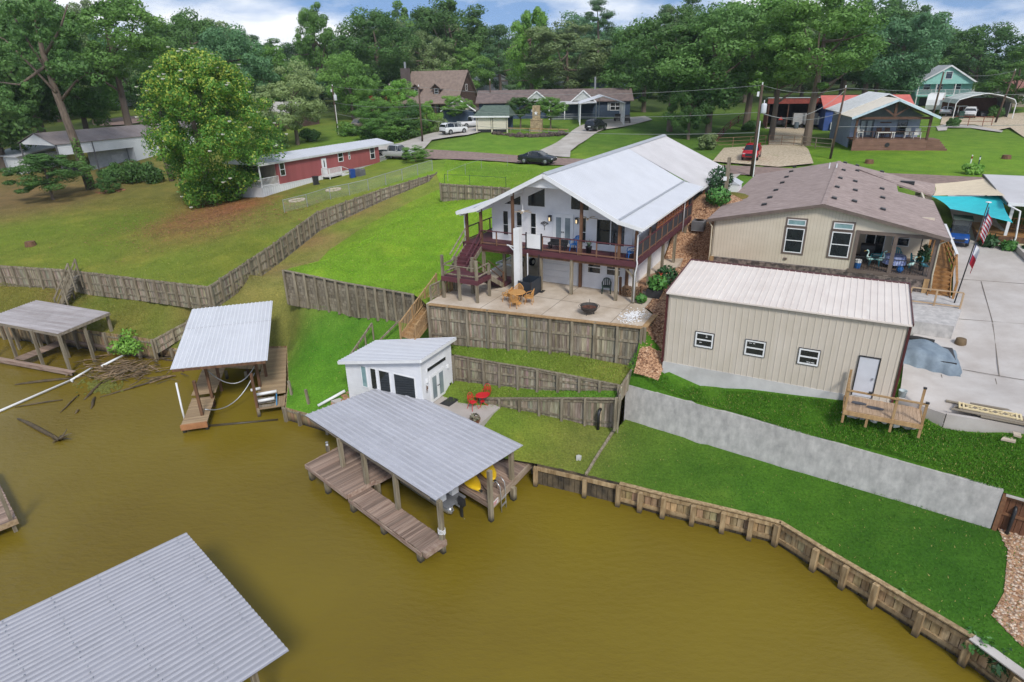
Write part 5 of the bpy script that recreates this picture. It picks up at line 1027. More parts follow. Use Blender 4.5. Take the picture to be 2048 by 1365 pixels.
# ------------------------------------------------------------------ right edge: shade sails, neighbour's carport, golf cart
def sail(name,label,pts,mat,sag=.25):
 o=Vector((pts[0].x,pts[0].y,0));T=Thing(name,label,'shade sail',pts[0]);vv=[];n=12
 for i in range(n+1):
  for j in range(n+1):
   u,v=i/n,j/n;a=pts[0].lerp(pts[1],u);b_=pts[3].lerp(pts[2],u);q=a.lerp(b_,v);q=q+Vector((0,0,-sag*16*u*(1-u)*v*(1-v)));c_=(pts[0]+pts[1]+pts[2]+pts[3])/4
   e=.09*(4*u*(1-u)*(1 if v in(0,1)else 0)+4*v*(1-v)*(1 if u in(0,1)else 0));q=q.lerp(c_,e);vv.append(q-T.o)
 mb=MB();mb.add(vv,[(i*(n+1)+j,(i+1)*(n+1)+j,(i+1)*(n+1)+j+1,i*(n+1)+j+1)for i in range(n)for j in range(n)]);mb.build('cloth',mat,T,smooth=True);return T
sail('shade_sail','bright turquoise shade sail stretched over the drive by the flagpole',[P(1862,392,10.6),P(2006,391,11.0),P(2026,446,10.3),P(1900,418,10.3)],M('turquoise_sail',lin((46,190,196)),lin((40,178,186)),rough=.7))
sail('shade_sail','cream shade sail stretched behind the turquoise one',[P(1867,368,10.7),P(1980,356,11.3),P(2010,392,11.2),P(1866,392,10.5)],M('cream_sail',lin((224,206,176)),lin((212,194,164)),rough=.7),.15)
c0=P(2020,407,11.0);T=Thing('carport','white-roofed carport beside the turquoise shade sail, with posts and a wooden deck beneath','carport',(c0.x,c0.y,8.0),HAZ)
q1=T.loc(P(1968,344,11.6));q1.z=3.5
MB().slab([(-.1,0,3.0),(9,-.3,3.0),(9,q1.y,3.4),(q1.x,q1.y,3.4)],.12).build('roof',ROOFS,T);MB().beam((-.1,-.05,2.95),(9,-.35,2.95),.1,.2).build('fascia',WHITE,T);MB().beam((-.14,0,2.93),(q1.x-.04,q1.y,3.33),.08,.2).build('fascia',BLACK,T)
gz0=lambda x,y:up(*T.wor((x,y,0)).to_2d())-8.0
for x,y in((.3,.3),(3.5,.2),(.4,6),(4,6),(.2,11),(6.5,.1)):MB().box(x-.09,x+.09,y-.09,y+.09,gz0(x,y)-.3,2.95).build('post',WHITE,T)
MB().tube([(-.05,-.1,2.85),(.7,-.05,2.5),(.9,0,.6),(.8,-.1,gz0(.8,-.1))],.06,7).build('downspout',WHITE,T,smooth=True)
dk=Thing('side_deck','brown wooden deck under the white carport with pots along it','deck',T.wor((.3,-.2,gz0(1.5,2))),HAZ)
planks(dk,-1.6,4.5,.3,5.0,.42,'x',.15,GOLD,joined=True,name='deck_boards');MB().box(-1.6,4.5,.25,.3,-.4,.4).build('rim_board',BROWN_POST,dk);MB().box(-1.65,-1.6,.3,5,-.4,.4).build('rim_board',BROWN_POST,dk);rail_run(dk,(.3,2.5,.42),(4.4,2.5,.42),.9,3,GOLD,balus=24)
for k,(x,y,s_,m_,lb)in enumerate([(-1.0,-.4,.6,LEAFD,'blue-green agave in the bed beside the drive'),(.2,-.8,.5,LEAFB,'bright fern clump in the bed beside the drive'),(1.3,-1.3,.55,LEAFD,'dark leafy clump at the end of the flower bed'),(2.2,-2.0,.5,LEAFB,'yellow-green clump in the bed below the carport downspout')]):
 w_=dk.wor((x,y,0));t2=Thing('bed_plant',lb,'plant',(w_.x,w_.y,up(w_.x,w_.y)),HAZ);leafball(150,(s_,s_,s_*.7),.22,1.3,-.05,30+k).build('foliage',m_,t2)
for k,(x,y,m_,lb)in enumerate([(.9,-.6,M('cream_pot',lin((210,196,160))),'cream ceramic pot in the bed beside the drive'),(1.9,-1.1,WHITE,'white pot in the bed beside the drive')]):
 w_=dk.wor((x,y,0));t2=Thing('garden_pot',lb,'pot',(w_.x,w_.y,up(w_.x,w_.y)-.02),HAZ);MB().lathe([(.16,0),(.26,.4),(.28,.44),(.2,.42)],14).build('pot',m_,t2,smooth=True)
crb=[ground(*q)for q in[(1972,432),(1990,458),(2012,482),(2048,518),(2130,590),(2300,720)]];kb=Thing('drive_kerb','curved raised concrete kerb along the drive below the flower bed','kerb',crb[0])
for a,b_ in zip(crb[:-1],crb[1:]):MB().beam(a-kb.o+Vector((0,0,.15)),b_-kb.o+Vector((0,0,.15)),.25,.55).build('kerb_section',CONC,kb)
gc=ground(1914,486);T=Thing('golf_cart','dark blue golf cart with black roof parked under the shade sails','golf cart',gc,HAZ+4)
CB=M('metallic_blue',lin((30,84,160)),lin((24,70,136)),rough=.3)
MB().prismx([(-1.25,.3),(-1.2,.75),(-.75,.85),(-.55,.45),(.9,.45),(1.2,.8),(1.25,.3)],-.58,.58).build('body',CB,T);MB().prismx([(-.75,.85),(-.45,.87),(-.55,.75)],-.5,.5).build('dashboard',BLACK,T)
MB().box(-.5,.5,.15,.6,.48,.75).build('seat',BLACK,T);MB().box(-.5,.5,.58,.7,.75,1.15).build('seat_back',BLACK,T);MB().prismx([(-.7,1.78),(-.6,1.86),(1.0,1.86),(1.1,1.8),(1.0,1.76),(-.6,1.76)],-.6,.6).build('roof',M('dark_green_canopy',lin((52,66,54)),lin((40,52,44)),rough=.6),T)
for x in(-.52,.52):
 for ya,yb in((-.75,-.58),(.85,.95)):MB().beam((x,ya,.8),(x,yb,1.78),.04,.04).build('roof_strut',BLACK,T)
MB().add([(-.52,-.76,.85),(.52,-.76,.85),(.5,-.6,1.74),(-.5,-.6,1.74)],[(0,1,2,3)]).build('windshield',M('tinted_screen',(.1,.12,.13),alpha=.35,rough=.05),T)
MB().tube([(.3,-.45,.9),(.3,-.3,1.0)],.02).build('steering_column',BLACK,T);MB().tube([(.3+.15*math.cos(k*.63),-.28+.05*math.sin(k*.63),1.0+.14*math.sin(k*.63))for k in range(11)],.02).build('steering_wheel',BLACK,T)
for x in(-.4,.4):MB().lathe([(.02,-.02),(.1,-.02),(.1,.02),(.02,.02)],10,(x,-1.24,.58)).build('headlight',WHITE,T)
MB().box(-.35,.35,-1.28,-1.22,.35,.52).build('grille',BLACK,T)
for x in(-.55,.55):
 for y in(-.85,.8):w_=MB().cyl((x-.1,y,.25),(x+.1,y,.25),.25,n=16).build('wheel',RUBBER,T);MB().cyl((x-.11,y,.25),(x+.11,y,.25),.13,n=12).build('rim',STEEL,w_)
# ------------------------------------------------------------------ main boathouse and its docks
BO=P(884,1080,.75);T=Thing('boathouse','large boathouse with flat grey corrugated roof on square timber posts','boathouse',(BO.x,BO.y,0),44.0)
RC={'FL':Vector((-11.55,.05,2.78)),'FR':Vector((-.02,-.2,3.02)),'BR':Vector((-.08,5.48,3.08)),'BL':Vector((-11.05,5.55,2.88))}
def roof_sheets(T,FL,FR,BR,BL,courses,ns,mat,pitch=.22,rib=.04,rw=.05,along='x',lap=.03):
 """sheets with ribs running FL->FR; ns sheets across, courses along"""
 for c in range(len(courses)-1):
  u0,u1=courses[c],courses[c+1]
  for i in range(ns):
   v0,v1=i/ns,(i+1)/ns+.004;q=lambda u,v:(FL.lerp(FR,u)).lerp(BL.lerp(BR,u),v)+Vector((0,0,lap*(c if FR.z>FL.z else-c)+.004*(i%2)))
   MB().ribbed(q(u0,v0),q(u0,v1),q(u1+.004,v1),q(u1+.004,v0),pitch=pitch,rib=rib,rw=rw,t=.012).build('roof_sheet',mat,T)
roof_sheets(T,RC['FL'],RC['FR'],RC['BR'],RC['BL'],(0,.6,1),6,[ROOFG,ROOFGR],pitch=.28)
sc=MB()
for c in range(9):
 for i in range(22):p=RC['FL'].lerp(RC['FR'],(c+.5)/9).lerp(RC['BL'].lerp(RC['BR'],(c+.5)/9),(i+.5)/22);sc.box(p.x-.012,p.x+.012,p.y-.012,p.y+.012,p.z,p.z+.05)
stuff(sc.build('roof_screws',TRIMG,T))
MB().beam(RC['FL']+Vector((.3,.1,-.15)),RC['FR']+Vector((-.5,.1,-.15)),.05,.22).build('fascia',G_WOODH,T);MB().beam(RC['BL']+Vector((.3,-.1,-.15)),RC['BR']+Vector((-.2,-.1,-.15)),.05,.22).build('fascia',G_WOODH,T)
for k in range(8):u=.03+k*.134;a,b_=RC['FL'].lerp(RC['FR'],u),RC['BL'].lerp(RC['BR'],u);MB().beam(a+Vector((0,.15,-.13)),b_+Vector((0,-.15,-.13)),.05,.16).build('rafter',G_POST,T)
for x,y in((-8.1,.05),(-5.85,.02),(-3.25,.02),(0,.02),(.05,3.05),(-4,3.1),(-8.1,3.1),(-8.1,5.2),(-4,5.2),(-.6,5.2)):post(T,x,y,-.9,2.66+.02*(x+11)+.01*y,.2,PILE)
D=Thing('boat_dock','weathered plank dock wrapping the slip under the grey-roofed boathouse','dock',(BO.x,BO.y,0),44.0)
def rect_planks(T,poly,z,along,w,mat,t=.04,name='plank'):
 """planks clipped to a quadrilateral poly [(x,y)*4]; along = direction of boards"""
 me=unit_box(name,mat);ax=1 if along=='x' else 0;lo_,hi_=min(p[ax]for p in poly),max(p[ax]for p in poly);n=max(1,round((hi_-lo_)/w));st_=(hi_-lo_)/n
 for i in range(n):
  c=lo_+st_*(i+.5);xs=[]
  for k in range(len(poly)):
   a,b_=poly[k],poly[(k+1)%len(poly)]
   if(a[ax]-c)*(b_[ax]-c)<=0 and abs(a[ax]-b_[ax])>1e-6:xs.append(a[1-ax]+(b_[1-ax]-a[1-ax])*(c-a[ax])/(b_[ax]-a[ax]))
  if len(xs)<2:continue
  m0,m1=min(xs)-random.uniform(0,.03),max(xs)+random.uniform(0,.03);zz_=z-t/2+random.uniform(-.006,.006);mid=(m0+m1)/2
  loc=(mid,c,zz_)if along=='x' else(c,mid,zz_);inst(name,me,T,loc,(0,0,(0 if along=='x' else math.pi/2)+random.uniform(-.004,.004)),(m1-m0,st_-.012,t))
rect_planks(D,[(-5.8,-1.1),(-.05,-1.1),(-.05,0.12),(-5.8,.12)],.75,'y',.15,DOCK_WOOD) # front walkway
rect_planks(D,[(-5.75,.4),(-5.8,-1.2),(-9.75,-1.2),(-10.35,5.2),(-5.75,5.2)],.98,'y',.15,DOCK_WOOD) # raised left deck
rect_planks(D,[(-.05,3.1),(.0,3.1),(-1.15,7.75),(-5.75,7.75),(-5.75,3.1)],.98,'x',.15,DOCK_WOOD) # right deck
MB().box(-.03,.2,-1.1,.12,.5,.78).build('end_board',DOCK_WOOD,D);MB().beam((-5.8,-1.16,.62),(-.05,-1.16,.62),.05,.2).build('side_board',DOCK_WOOD,D);MB().beam((-9.78,-1.24,.85),(-5.78,-1.24,.85),.05,.22).build('side_board',DOCK_WOOD,D);MB().beam((-9.78,-1.24,.85),(-10.36,5.2,.85),.05,.22).build('side_board',DOCK_WOOD,D);MB().beam((-5.77,-1.2,.87),(-5.77,.4,.87),.05,.24).build('step_board',DOCK_WOOD,D)
MB().beam((.02,3.0,.78),(-1.1,7.75,.78),.06,.42).build('skirt_board',M('pale_skirt_board',lin((176,158,138)),lin((146,126,106)),rough=.85,scale=3,stretch=(1,.2,1),rand=.05),D);MB().beam((0,3.06,.82),(-5.75,3.06,.82),.05,.25).build('side_board',DOCK_WOOD,D);MB().beam((-5.72,.4,.82),(-5.72,3.1,.82),.05,.25).build('side_board',DOCK_WOOD,D)
for x,y in((-.35,-1.0),(-3.1,-1.0),(-5.6,-1.05),(-7.9,-1.1),(-9.6,-1.05),(-.3,.0),(-10.0,2),(-10.2,4.8),(-5.7,.5),(-5.7,3),(-3,3.2),(-.3,5),(-1.0,7.4)):post(D,x,y,-1.0,.74,.24,PILE,'pile')
for x in(-.35,-3.1):MB().box(x-.3,x+.3,-1.02,-.92,.45,.62).build('cross_beam',G_POST,D)
o=MB().box(-.28,.28,-.012,.012,-.13,.13).build('sign',M('sign_white_red',(.8,.78,.76),rough=.5),D,loc=(-.02,3.42,.85));o.rotation_euler=(0,0,math.radians(103.6));o['label']='small white warning sign with red lettering rows'
for r_ in range(3):MB().box(-.22,.22-.06*r_,-.016,-.0122,.05-r_*.07,.08-r_*.07).build('sign_line',M('sign_red',lin((190,40,44))),o);
for r_ in range(3):MB().box(-.22,.22-.06*r_,.0122,.016,.05-r_*.07,.08-r_*.07).build('sign_line',MATS['sign_red'],o)
T2=Thing('swim_ladder','aluminium swim ladder with looped handles on the dock edge','ladder',D.wor((-.2,4.05,.3)),30);ALU=M('aluminium',(.62,.62,.63),(.55,.55,.56),rough=.3,metal=.7)
for s in(-.22,.22):MB().tube([(.12,s,-.95),(.1,s,.7),(.05,s,1.2),(-.15,s,1.45),(-.35,s,1.3),(-.4,s,.72)],.025,7).build('rail',ALU,T2,smooth=True)
for z in(-.75,-.35,.05,.45):MB().beam((.11,-.22,z),(.11,.22,z),.09,.03).build('rung',ALU,T2)
YEL=M('yellow_kayak_plastic',lin((246,206,44)),lin((232,188,30)),rough=.4)
def kayak(loc,az,label,ln=3.0):
 K=Thing('kayak',label,'kayak',loc,az,'yellow kayaks on the dock');secs=15;n=12;vv=[]
 for i in range(secs+1):
  u=i/secs*2-1;w_=.42*(1-abs(u)**2.6)+.01;hh=.32+.08*abs(u)**3;zc=.16+.1*abs(u)**3
  for j in range(n):a=2*math.pi*j/n;c,s=math.cos(a),math.sin(a);vv.append((u*ln/2,w_*(abs(c)**.8*(1 if c>0 else-1)),zc+(hh/2)*(1-abs(u)**4*.5)*(s if s<0 else s*.75)))
 m=MB();m.add(vv,[(i*n+j,i*n+(j+1)%n,(i+1)*n+(j+1)%n,(i+1)*n+j)for i in range(secs)for j in range(n)]+[tuple(range(n)),tuple(range(secs*n+n-1,secs*n-1,-1))]);m.build('hull',YEL,K,smooth=True)
 MB().lathe([(.0,.26),(.24,.265),(.26,.3),(.22,.31),(.0,.275)],14).build('cockpit_rim',BLACK,K);MB().box(-.15,.2,-.17,.17,.28,.33).build('seat',BLACK,K);MB().box(-.22,-.15,-.17,.17,.28,.5).build('seat_back',BLACK,K)
 MB().cyl((ln/2-.1,0,.24),(ln/2+.12,.05,.26),.06).build('carry_handle',BLACK,K);return K
kayak(D.wor((-2.3,3.7,.98)),62,'yellow kayak nearest the boat slip on the dock');kayak(D.wor((-2.2,4.9,.98)),70,'yellow kayak nearest the lawn side of the dock',2.8)
T2=Thing('kayak_paddle','black kayak paddle beside the yellow kayaks','paddle',D.wor((-1.2,3.75,1.0)),60);MB().cyl((-.7,0,.03),(.5,0,.03),.018).build('shaft',BLACK,T2);MB().box(.48,.85,-.08,.08,.02,.04).build('blade',BLACK,T2)
# pontoon boat on the lift under the roof
Bt=Thing('pontoon_boat','white pontoon boat with black outboard motor tucked under the grey roof','boat',D.wor((-3.4,2.3,.3)),44.0);Bt.e.scale=(.85,.55,.85)
for y in(-.75,.75):MB().tube([(-2.7,y,.18),(-2.4,y,.1),(1.9,y,.1),(2.2,y,.16)],[.05,.26,.26,.2],12).build('pontoon',ALU,Bt,smooth=True)
MB().box(-2.6,2.1,-1.15,1.15,.36,.46).build('deck',M('grey_marine_carpet',lin((120,122,126))),Bt)
for y in(-1.12,1.12):MB().box(-2.5,1.5,y-.02,y+.02,.46,1.05).build('fence_panel',WHITE,Bt)
MB().box(-2.5,-2.46,-1.1,1.1,.46,1.0).build('fence_panel',WHITE,Bt);MB().box(.6,1.5,-1.05,-.35,.46,.85).build('bench',WHITE,Bt);MB().box(.6,1.5,.35,1.05,.46,.85).build('bench',WHITE,Bt);MB().box(-.3,.2,.1,.8,.46,1.25).build('console',M('grey_console',lin((150,152,156))),Bt)
mo=MB().prismx([(-.16,.5),(-.18,.95),(0,1.05),(.16,.95),(.18,.5)],2.35,2.8).build('outboard_motor',BLACK,Bt);MB().box(2.45,2.62,-.07,.07,-.55,.5).build('leg',BLACK,mo);MB().lathe([(.02,-.1),(.07,-.05),(.06,.2),(.02,.25)],8,(2.55,0,-.55)).build('gearcase',BLACK,mo);MB().box(2.1,2.45,-.12,.12,.3,.6).build('bracket',STEEL,Bt)
for k in range(3):a=k*2.094;MB().beam((2.78,.0,-.45),(2.8,.16*math.cos(a),-.45+.16*math.sin(a)),.02,.08).build('propeller_blade',STEEL,mo)
MB().tube([(2.15,-.95,.42),(2.3,-.95,.2),(2.3,-.6,.2),(2.15,-.6,.42)],.025).build('boarding_ladder',ALU,Bt)
T2=Thing('dock_locker','black dock storage box under the boathouse roof','box',D.wor((-7.0,2.0,.98)),44);MB().box(-.7,.7,-.35,.35,0,.6).build('box',BLACK,T2);MB().prismx([(-.38,.6),(.38,.6),(.36,.68),(-.36,.68)],-.73,.73).build('lid',BLACK,T2)
T2=Thing('mooring_post','short wooden mooring post with a grey cleat on the raised deck corner','post',D.wor((-10.0,.3,.97)),44);MB().box(-.08,.08,-.08,.08,0,.35).build('post',G_POST,T2);MB().lathe([(.06,.35),(.1,.42),(.05,.5),(.09,.58),(.03,.62)],8).build('cleat',STEEL,T2)
T2=Thing('post_rope','white rope wound round the outer boathouse post','rope',D.wor((0,.02,1.0)),44)
MB().tube([(.16*math.cos(k*.5),.16*math.sin(k*.5),.1+k*.006)for k in range(50)],.018,5).build('coil',WHITE,T2)
rp_=Thing('slack_rope','thin grey rope drooping from the boathouse post along the dock','rope',D.wor((.0,3.05,1.6)),44);MB().tube([(0,.12,0),(-.6,.1,-.35),(-1.4,.1,-.5),(-2.2,.12,-.42),(-2.9,.1,-.2)],.015,5).build('line',G_POST,rp_)
# ------------------------------------------------------------------ small white cottage
SO=P(848,818,2.35);SH=Thing('white_cottage','small white cottage with single-slope grey metal roof and french doors','cottage',SO,HAZ)
SWD,SDP=5.65,3.1;zl,zr=1.93,3.14;fs=face('f',0);fr_=face('r',0)
siding(SH,fs,[(-SWD,-.6),(0,-.6),(0,zr),(-SWD,zl)],SIDING,board=.19,name='front_wall');siding(SH,fr_,[(.12,-.1),(SDP,-.1),(SDP,zr),(.12,zr)],SIDING,board=.19,name='side_wall');siding(SH,face('b',SDP),[(-SWD,-.6),(0,-.6),(0,zr),(-SWD,zl)],SIDING,name='back_wall');siding(SH,face('l',-SWD),[(0,-.6),(SDP,-.6),(SDP,zl),(0,zl)],SIDING,name='side_wall')
for x,y in((0.012,-.012),):MB().box(x-.06,x+.02,y-.02,y+.07,-.1,zr).build('corner_trim',WHITE,SH)
dzr=(zr-zl)/SWD;q=lambda x,y:Vector((x,y,zr+dzr*x+.1))
ns=5
for i in range(ns):
 y0,y1=-.3+(SDP+.5)*i/ns,-.3+(SDP+.5)*(i+1)/ns+.01;MB().ribbed(q(-SWD-.3,y0),q(-SWD-.3,y1),q(.3,y1),q(.3,y0),pitch=.23,rib=.025,rw=.03,t=.015).build('roof_sheet',[M('light_grey_metal',(.54,.54,.57),(.50,.50,.53),rough=.4,rand=.03),ROOFWR],SH)
MB().beam(q(-SWD-.28,-.31)+Vector((0,0,-.11)),q(.28,-.31)+Vector((0,0,-.11)),.05,.18).build('fascia',WHITE,SH);MB().beam(q(.29,-.3)+Vector((0,0,-.11)),q(.29,SDP+.2)+Vector((0,0,-.11)),.05,.18).build('fascia',WHITE,SH)
for u0,u1,g_ in((-4.45,-4.0,PALEG),(-3.75,-3.25,GLASS),(-3.1,-2.25,GLASS),(-2.0,-.45,GLASS)):window(SH,fs,u0,u1,.45,1.9,fw=.05,gmat=g_)
k=MB();fbox(k,fr_,.5,2.45,-.01,.05,2.1,2.36);w_=k.build('window',WHITE,SH);k=MB();fbox(k,fr_,.55,2.4,.04,.06,2.13,2.33);k.build('pane',GLASS,w_)
k=MB();fbox(k,fr_,.72,2.2,-.01,.05,.0,1.78);dfr=k.build('door_frame',WHITE,SH)
for u0,u1 in((.78,1.44),(1.48,2.14)):
 k=MB();fbox(k,fr_,u0,u1,.045,.07,.02,1.72);dd=k.build('door',WHITE,dfr);k=MB();fbox(k,fr_,u0+.13,u1-.13,.06,.078,.2,1.6);k.build('pane',GLASSG,dd);k=MB();k.lathe([(.02,-.03),(.04,0),(.02,.03)],8,fr_(1.4 if u0<1 else 1.52,.1,.9));k.build('handle',BLACK,dd)
for y in(.45,2.6):k=MB();fbox(k,fr_,y-.06,y+.06,.01,.12,1.5,1.72);k.build('wall_lamp',WHITE,SH)
k=MB()
for j in range(5):a=j*1.3;k.beam(fr_(.38+.05*math.cos(a),.04,.9+j*.09),fr_(.38-.1*math.cos(a),.05,.98+j*.09),.06,.02)
k.build('bird_wall_art',BROWN_POST,SH);k=MB();fbox(k,fr_,2.72,2.82,.01,.06,.28,.4);k.build('outlet_cover',BLACK,SH)
pp=[P(862,806,2.33),P(912,776,2.33),P(950,792,2.33),P(1000,815,2.3),P(958,852,2.25),P(900,880,2.2)]
st_=MB();st_.prismz([(p.x,p.y)for p in pp],1.4,2.33);struct(st_.build('cottage_patio',CONC))
def rel(x,y,z=0):return SH.wor((x,y,z))
T2=Thing('door_mat','black rubber door mat on the cottage patio','mat',rel(.85,1.4,-.02),HAZ+5);MB().box(-.35,.35,-.5,.5,0,.015).build('mat',BLACK,T2)
RED=M('red_enamel',lin((206,40,46)),lin((184,30,38)),rough=.35)
bp_=P(965,812,2.33)
T2=Thing('bistro_table','round red metal bistro table on the cottage patio','table',bp_,HAZ);MB().lathe([(.02,.68),(.36,.68),(.38,.7),(.36,.715),(.02,.72)],18).build('table_top',RED,T2);MB().cyl((0,0,.3),(0,0,.7),.03).build('stem',RED,T2);MB().lathe([(.02,.3),(.14,.3),(.14,.32),(.02,.32)],12).build('tray',RED,T2)
for k in range(3):a=k*2.094+.5;MB().tube([(.02*math.cos(a),.02*math.sin(a),.4),(.12*math.cos(a),.12*math.sin(a),.18),(.32*math.cos(a),.32*math.sin(a),.0)],.018,6).build('leg',RED,T2)
def bistro(p,az,label):
 B=Thing('bistro_chair',label,'chair',p,az,'red bistro chairs');MB().lathe([(.02,.43),(.2,.43),(.22,.45),(.2,.465),(.02,.46)],14).build('seat',RED,B)
 b=MB();b.tube([(-.19,.17,.44),(-.2,.22,.75),(-.12,.25,.92),(0,.26,.97),(.12,.25,.92),(.2,.22,.75),(.19,.17,.44)],.018,6)
 for s in(-1,0,1):
  b.beam((s*.1,.19,.45),(s*.13,.24,.88),.02,.015);b.beam((s*.1-.09,.21,.6),(s*.1+.09,.24,.8),.02,.015);b.beam((s*.1+.09,.21,.6),(s*.1-.09,.24,.8),.02,.015)
 b.build('backrest',RED,B)
 for sx in(-1,1):
  MB().tube([(sx*.2,.2,.66),(sx*.26,.05,.66),(sx*.25,-.12,.62),(sx*.2,-.14,.45)],.014,6).build('armrest',RED,B)
  for sy in(-1,1):MB().tube([(sx*.15,sy*.14,.44),(sx*.19,sy*.19,.2),(sx*.23,sy*.24,0)],.016,6).build('leg',RED,B)
bistro(P(946,818,2.33),HAZ-70,'red bistro chair on the cottage-door side of the red table');bistro(P(974,801,2.33),HAZ-15,'red bistro chair between the red table and the tapering wall')
T2=Thing('patio_planter','low pot of dry succulents at the edge of the cottage patio','planter',P(951,846,2.3),HAZ);MB().lathe([(.2,0),(.28,.22),(.3,.24),(.2,.22)],12).build('pot',M('terracotta',lin((150,96,70)),lin((120,76,56))),T2);leafball(90,(.3,.3,.2),.12,1,.15,21).build('foliage',M('dusty_succulent',lin((128,128,104)),lin((96,84,70)),scale=5),T2)
fp=[P(655,815,1.15),P(695,785,1.7),P(705,800,1.7),P(690,826,1.3)]
T2=Thing('flagstone_path','small orange flagstone patch beside the cottage','path',P(672,812,1.25),0);FS=M('orange_flagstone',lin((182,142,108)),lin((146,108,80)),rough=.9,scale=3,rand=.2)
for k in range(26):
 u,v=random.random(),random.random();p=fp[0].lerp(fp[1],u).lerp(fp[3].lerp(fp[2],u),v);z=max(low(p.x,p.y),0)+.0;s=random.uniform(.14,.26);n=6;c=p-T2.o
 MB().prismz([(c.x+s*random.uniform(.7,1.1)*math.cos(j*1.047),c.y+s*random.uniform(.7,1.1)*math.sin(j*1.047))for j in range(n)],z-T2.o.z-.05,z-T2.o.z+.035+random.uniform(0,.012)).build('flagstone',FS,T2)
T2=Thing('drain_pipe','thick white drain pipe lying along the bank beside the cottage','pipe',P(636,812,1.3),0);MB().cyl((0,0,0),P(690,782,1.95)-T2.o,.09,n=10).build('pipe',WHITE,T2,smooth=True)
c=P(680,796,1.7);c.z=low(c.x,c.y);T2=Thing('stone_slab','pale concrete slab between the cottage and the white drain pipe','slab',c,HAZ);MB().prismz([(-.5,-.3),(.4,-.45),(.7,.3),(-.1,.5)],-.1,.06).build('slab',CONC,T2)
T2=Thing('drain_barrel','black corrugated drain pipe lying in the water by the seawall','pipe',P(600,830,.1),60);MB().cyl((-.5,0,.15),(.5,0,.25),.24,n=14).build('pipe',BLACK,T2)
for px_,py_ in((584,790),(618,808)):
 c=ground(px_,py_,low);T2=Thing('bank_post','lone grey post on the grass bank '+('beside the tan dock' if px_<600 else 'above the white drain pipe'),'post',c,10);MB().beam((0,0,-.3),(-.08,0,1.0),.14,.14).build('post',G_POST,T2)
# weathered rails running up beside the cottage
T2=Thing('bank_stair_rail','weathered grey wooden stair rail climbing the bank behind the cottage','railing',P(720,690,3.0),0)
a0,a1=P(700,715,2.9)-T2.o,P(745,655,4.3)-T2.o
MB().beam(a0+Vector((0,0,.1)),a1+Vector((0,0,.3)),.1,.12).build('top_rail',G_POST,T2);MB().beam(a0+Vector((.9,.1,0)),P(800,640,5.0)-T2.o,.1,.1).build('top_rail',G_POST,T2)
for k in range(4):p=a0.lerp(a1,k/3);MB().beam(p-Vector((0,0,1.0)),p+Vector((0,0,.15)),.1,.1).build('rail_post',G_POST,T2)
for px_,py_,z_,lb in((1245,690,5.3,'dark green valve pipe against the patio retaining wall'),(1196,838,2.3,'black drain pipe against the tapering retaining wall')):
 T2=Thing('wall_pipe',lb,'pipe',P(px_,py_+18,z_-.25),HAZ);MB().tube([(0,0,-.1),(0,0,.85),(0,.1,1.0),(0,.3,1.02)],.09,8).build('pipe',GREENCAN if px_>1200 else BLACK,T2,smooth=True)
T2=Thing('garden_stone','small white rock on the dry lawn corner near the seawall','rock',ground(1157,919,low),0);MB().prismz([(-.13,-.08),(.1,-.12),(.16,.04),(.02,.13),(-.12,.07)],-.05,.2).build('rock',M('pale_rock',(.55,.54,.5),(.4,.39,.36),rough=.9),T2)
T2=Thing('plank_edging','narrow timber edging between the dry lawn and the dark green lawn','edging',P(1172,950,1.25),0);e_=[P(1172,950,1.28),P(1200,905,1.6),P(1228,862,2.0)]
for a,b_ in zip(e_[:-1],e_[1:]):MB().beam(a-T2.o+Vector((0,0,.02)),b_-T2.o+Vector((0,0,.05)),.12,.14).build('edge_board',G_POST,T2)
# ------------------------------------------------------------------ second dock (white roof)
DO=P(375,850,.6);T=Thing('boat_slip','narrow boat slip with white corrugated roof, leaning posts and plank decks','boathouse',(DO.x,DO.y,0),75.0)
FL,FR,BR,BL=[T.loc(P(px_,py_,z_))for px_,py_,z_ in((340,738,3.6),(534,720,3.6),(545,602,4.9),(384,619,4.9))]
roof_sheets(T,BL,FL,FR,BR,(0,.36,1),7,[ROOFW,ROOFWR],pitch=.25)
for a,b_ in((FL,FR),(BL,BR)):MB().beam(a+Vector((0,.1,-.14)),b_+Vector((0,-.1,-.14)),.06,.18).build('rafter',BROWN_POST,T)
for k in(.33,.66):MB().beam(FL.lerp(BL,k)+Vector((0,.1,-.12)),FR.lerp(BR,k)+Vector((0,-.1,-.12)),.06,.16).build('rafter',BROWN_POST,T)
for s in(.12,.85):MB().beam(FL.lerp(FR,s)+Vector((0,0,-.24)),BL.lerp(BR,s)+Vector((0,0,-.24)),.1,.16).build('roof_beam',BROWN_POST,T)
ztop=lambda x:3.4+1.3*(FL.x-x)/(FL.x-BL.x)
for x,y in((-1.0,.7),(-3.3,.95),(-5.6,1.1),(-1.0,3.95),(-3.6,3.95),(-5.2,4.2),(-7.9,2.6),(-9.8,3.6),(-9.5,.6)):MB().beam((x,y,-.8),(x+random.uniform(-.06,.06),y+random.uniform(-.05,.05),ztop(x)-.2),.17,.17,up=(0,1,0)).build('post',BROWN_POST,T)
D2=Thing('slip_deck','sun-bleached plank deck and walkway round the white-roofed boat slip','dock',(DO.x,DO.y,0),75.0)
rect_planks(D2,[(-.0,-.35),(0.05,1.1),(-3.6,1.05),(-3.6,-.35)],.62,'y',.145,DOCK_TAN);rect_planks(D2,[(-3.65,-.35),(-3.65,1.1),(-8.0,1.2),(-8.0,-.35)],.85,'y',.145,DOCK_TAN);rect_planks(D2,[(-7.7,1.2),(-6.6,3.7),(-9.4,3.7),(-9.4,1.2)],.85,'x',.15,DOCK_TAN)
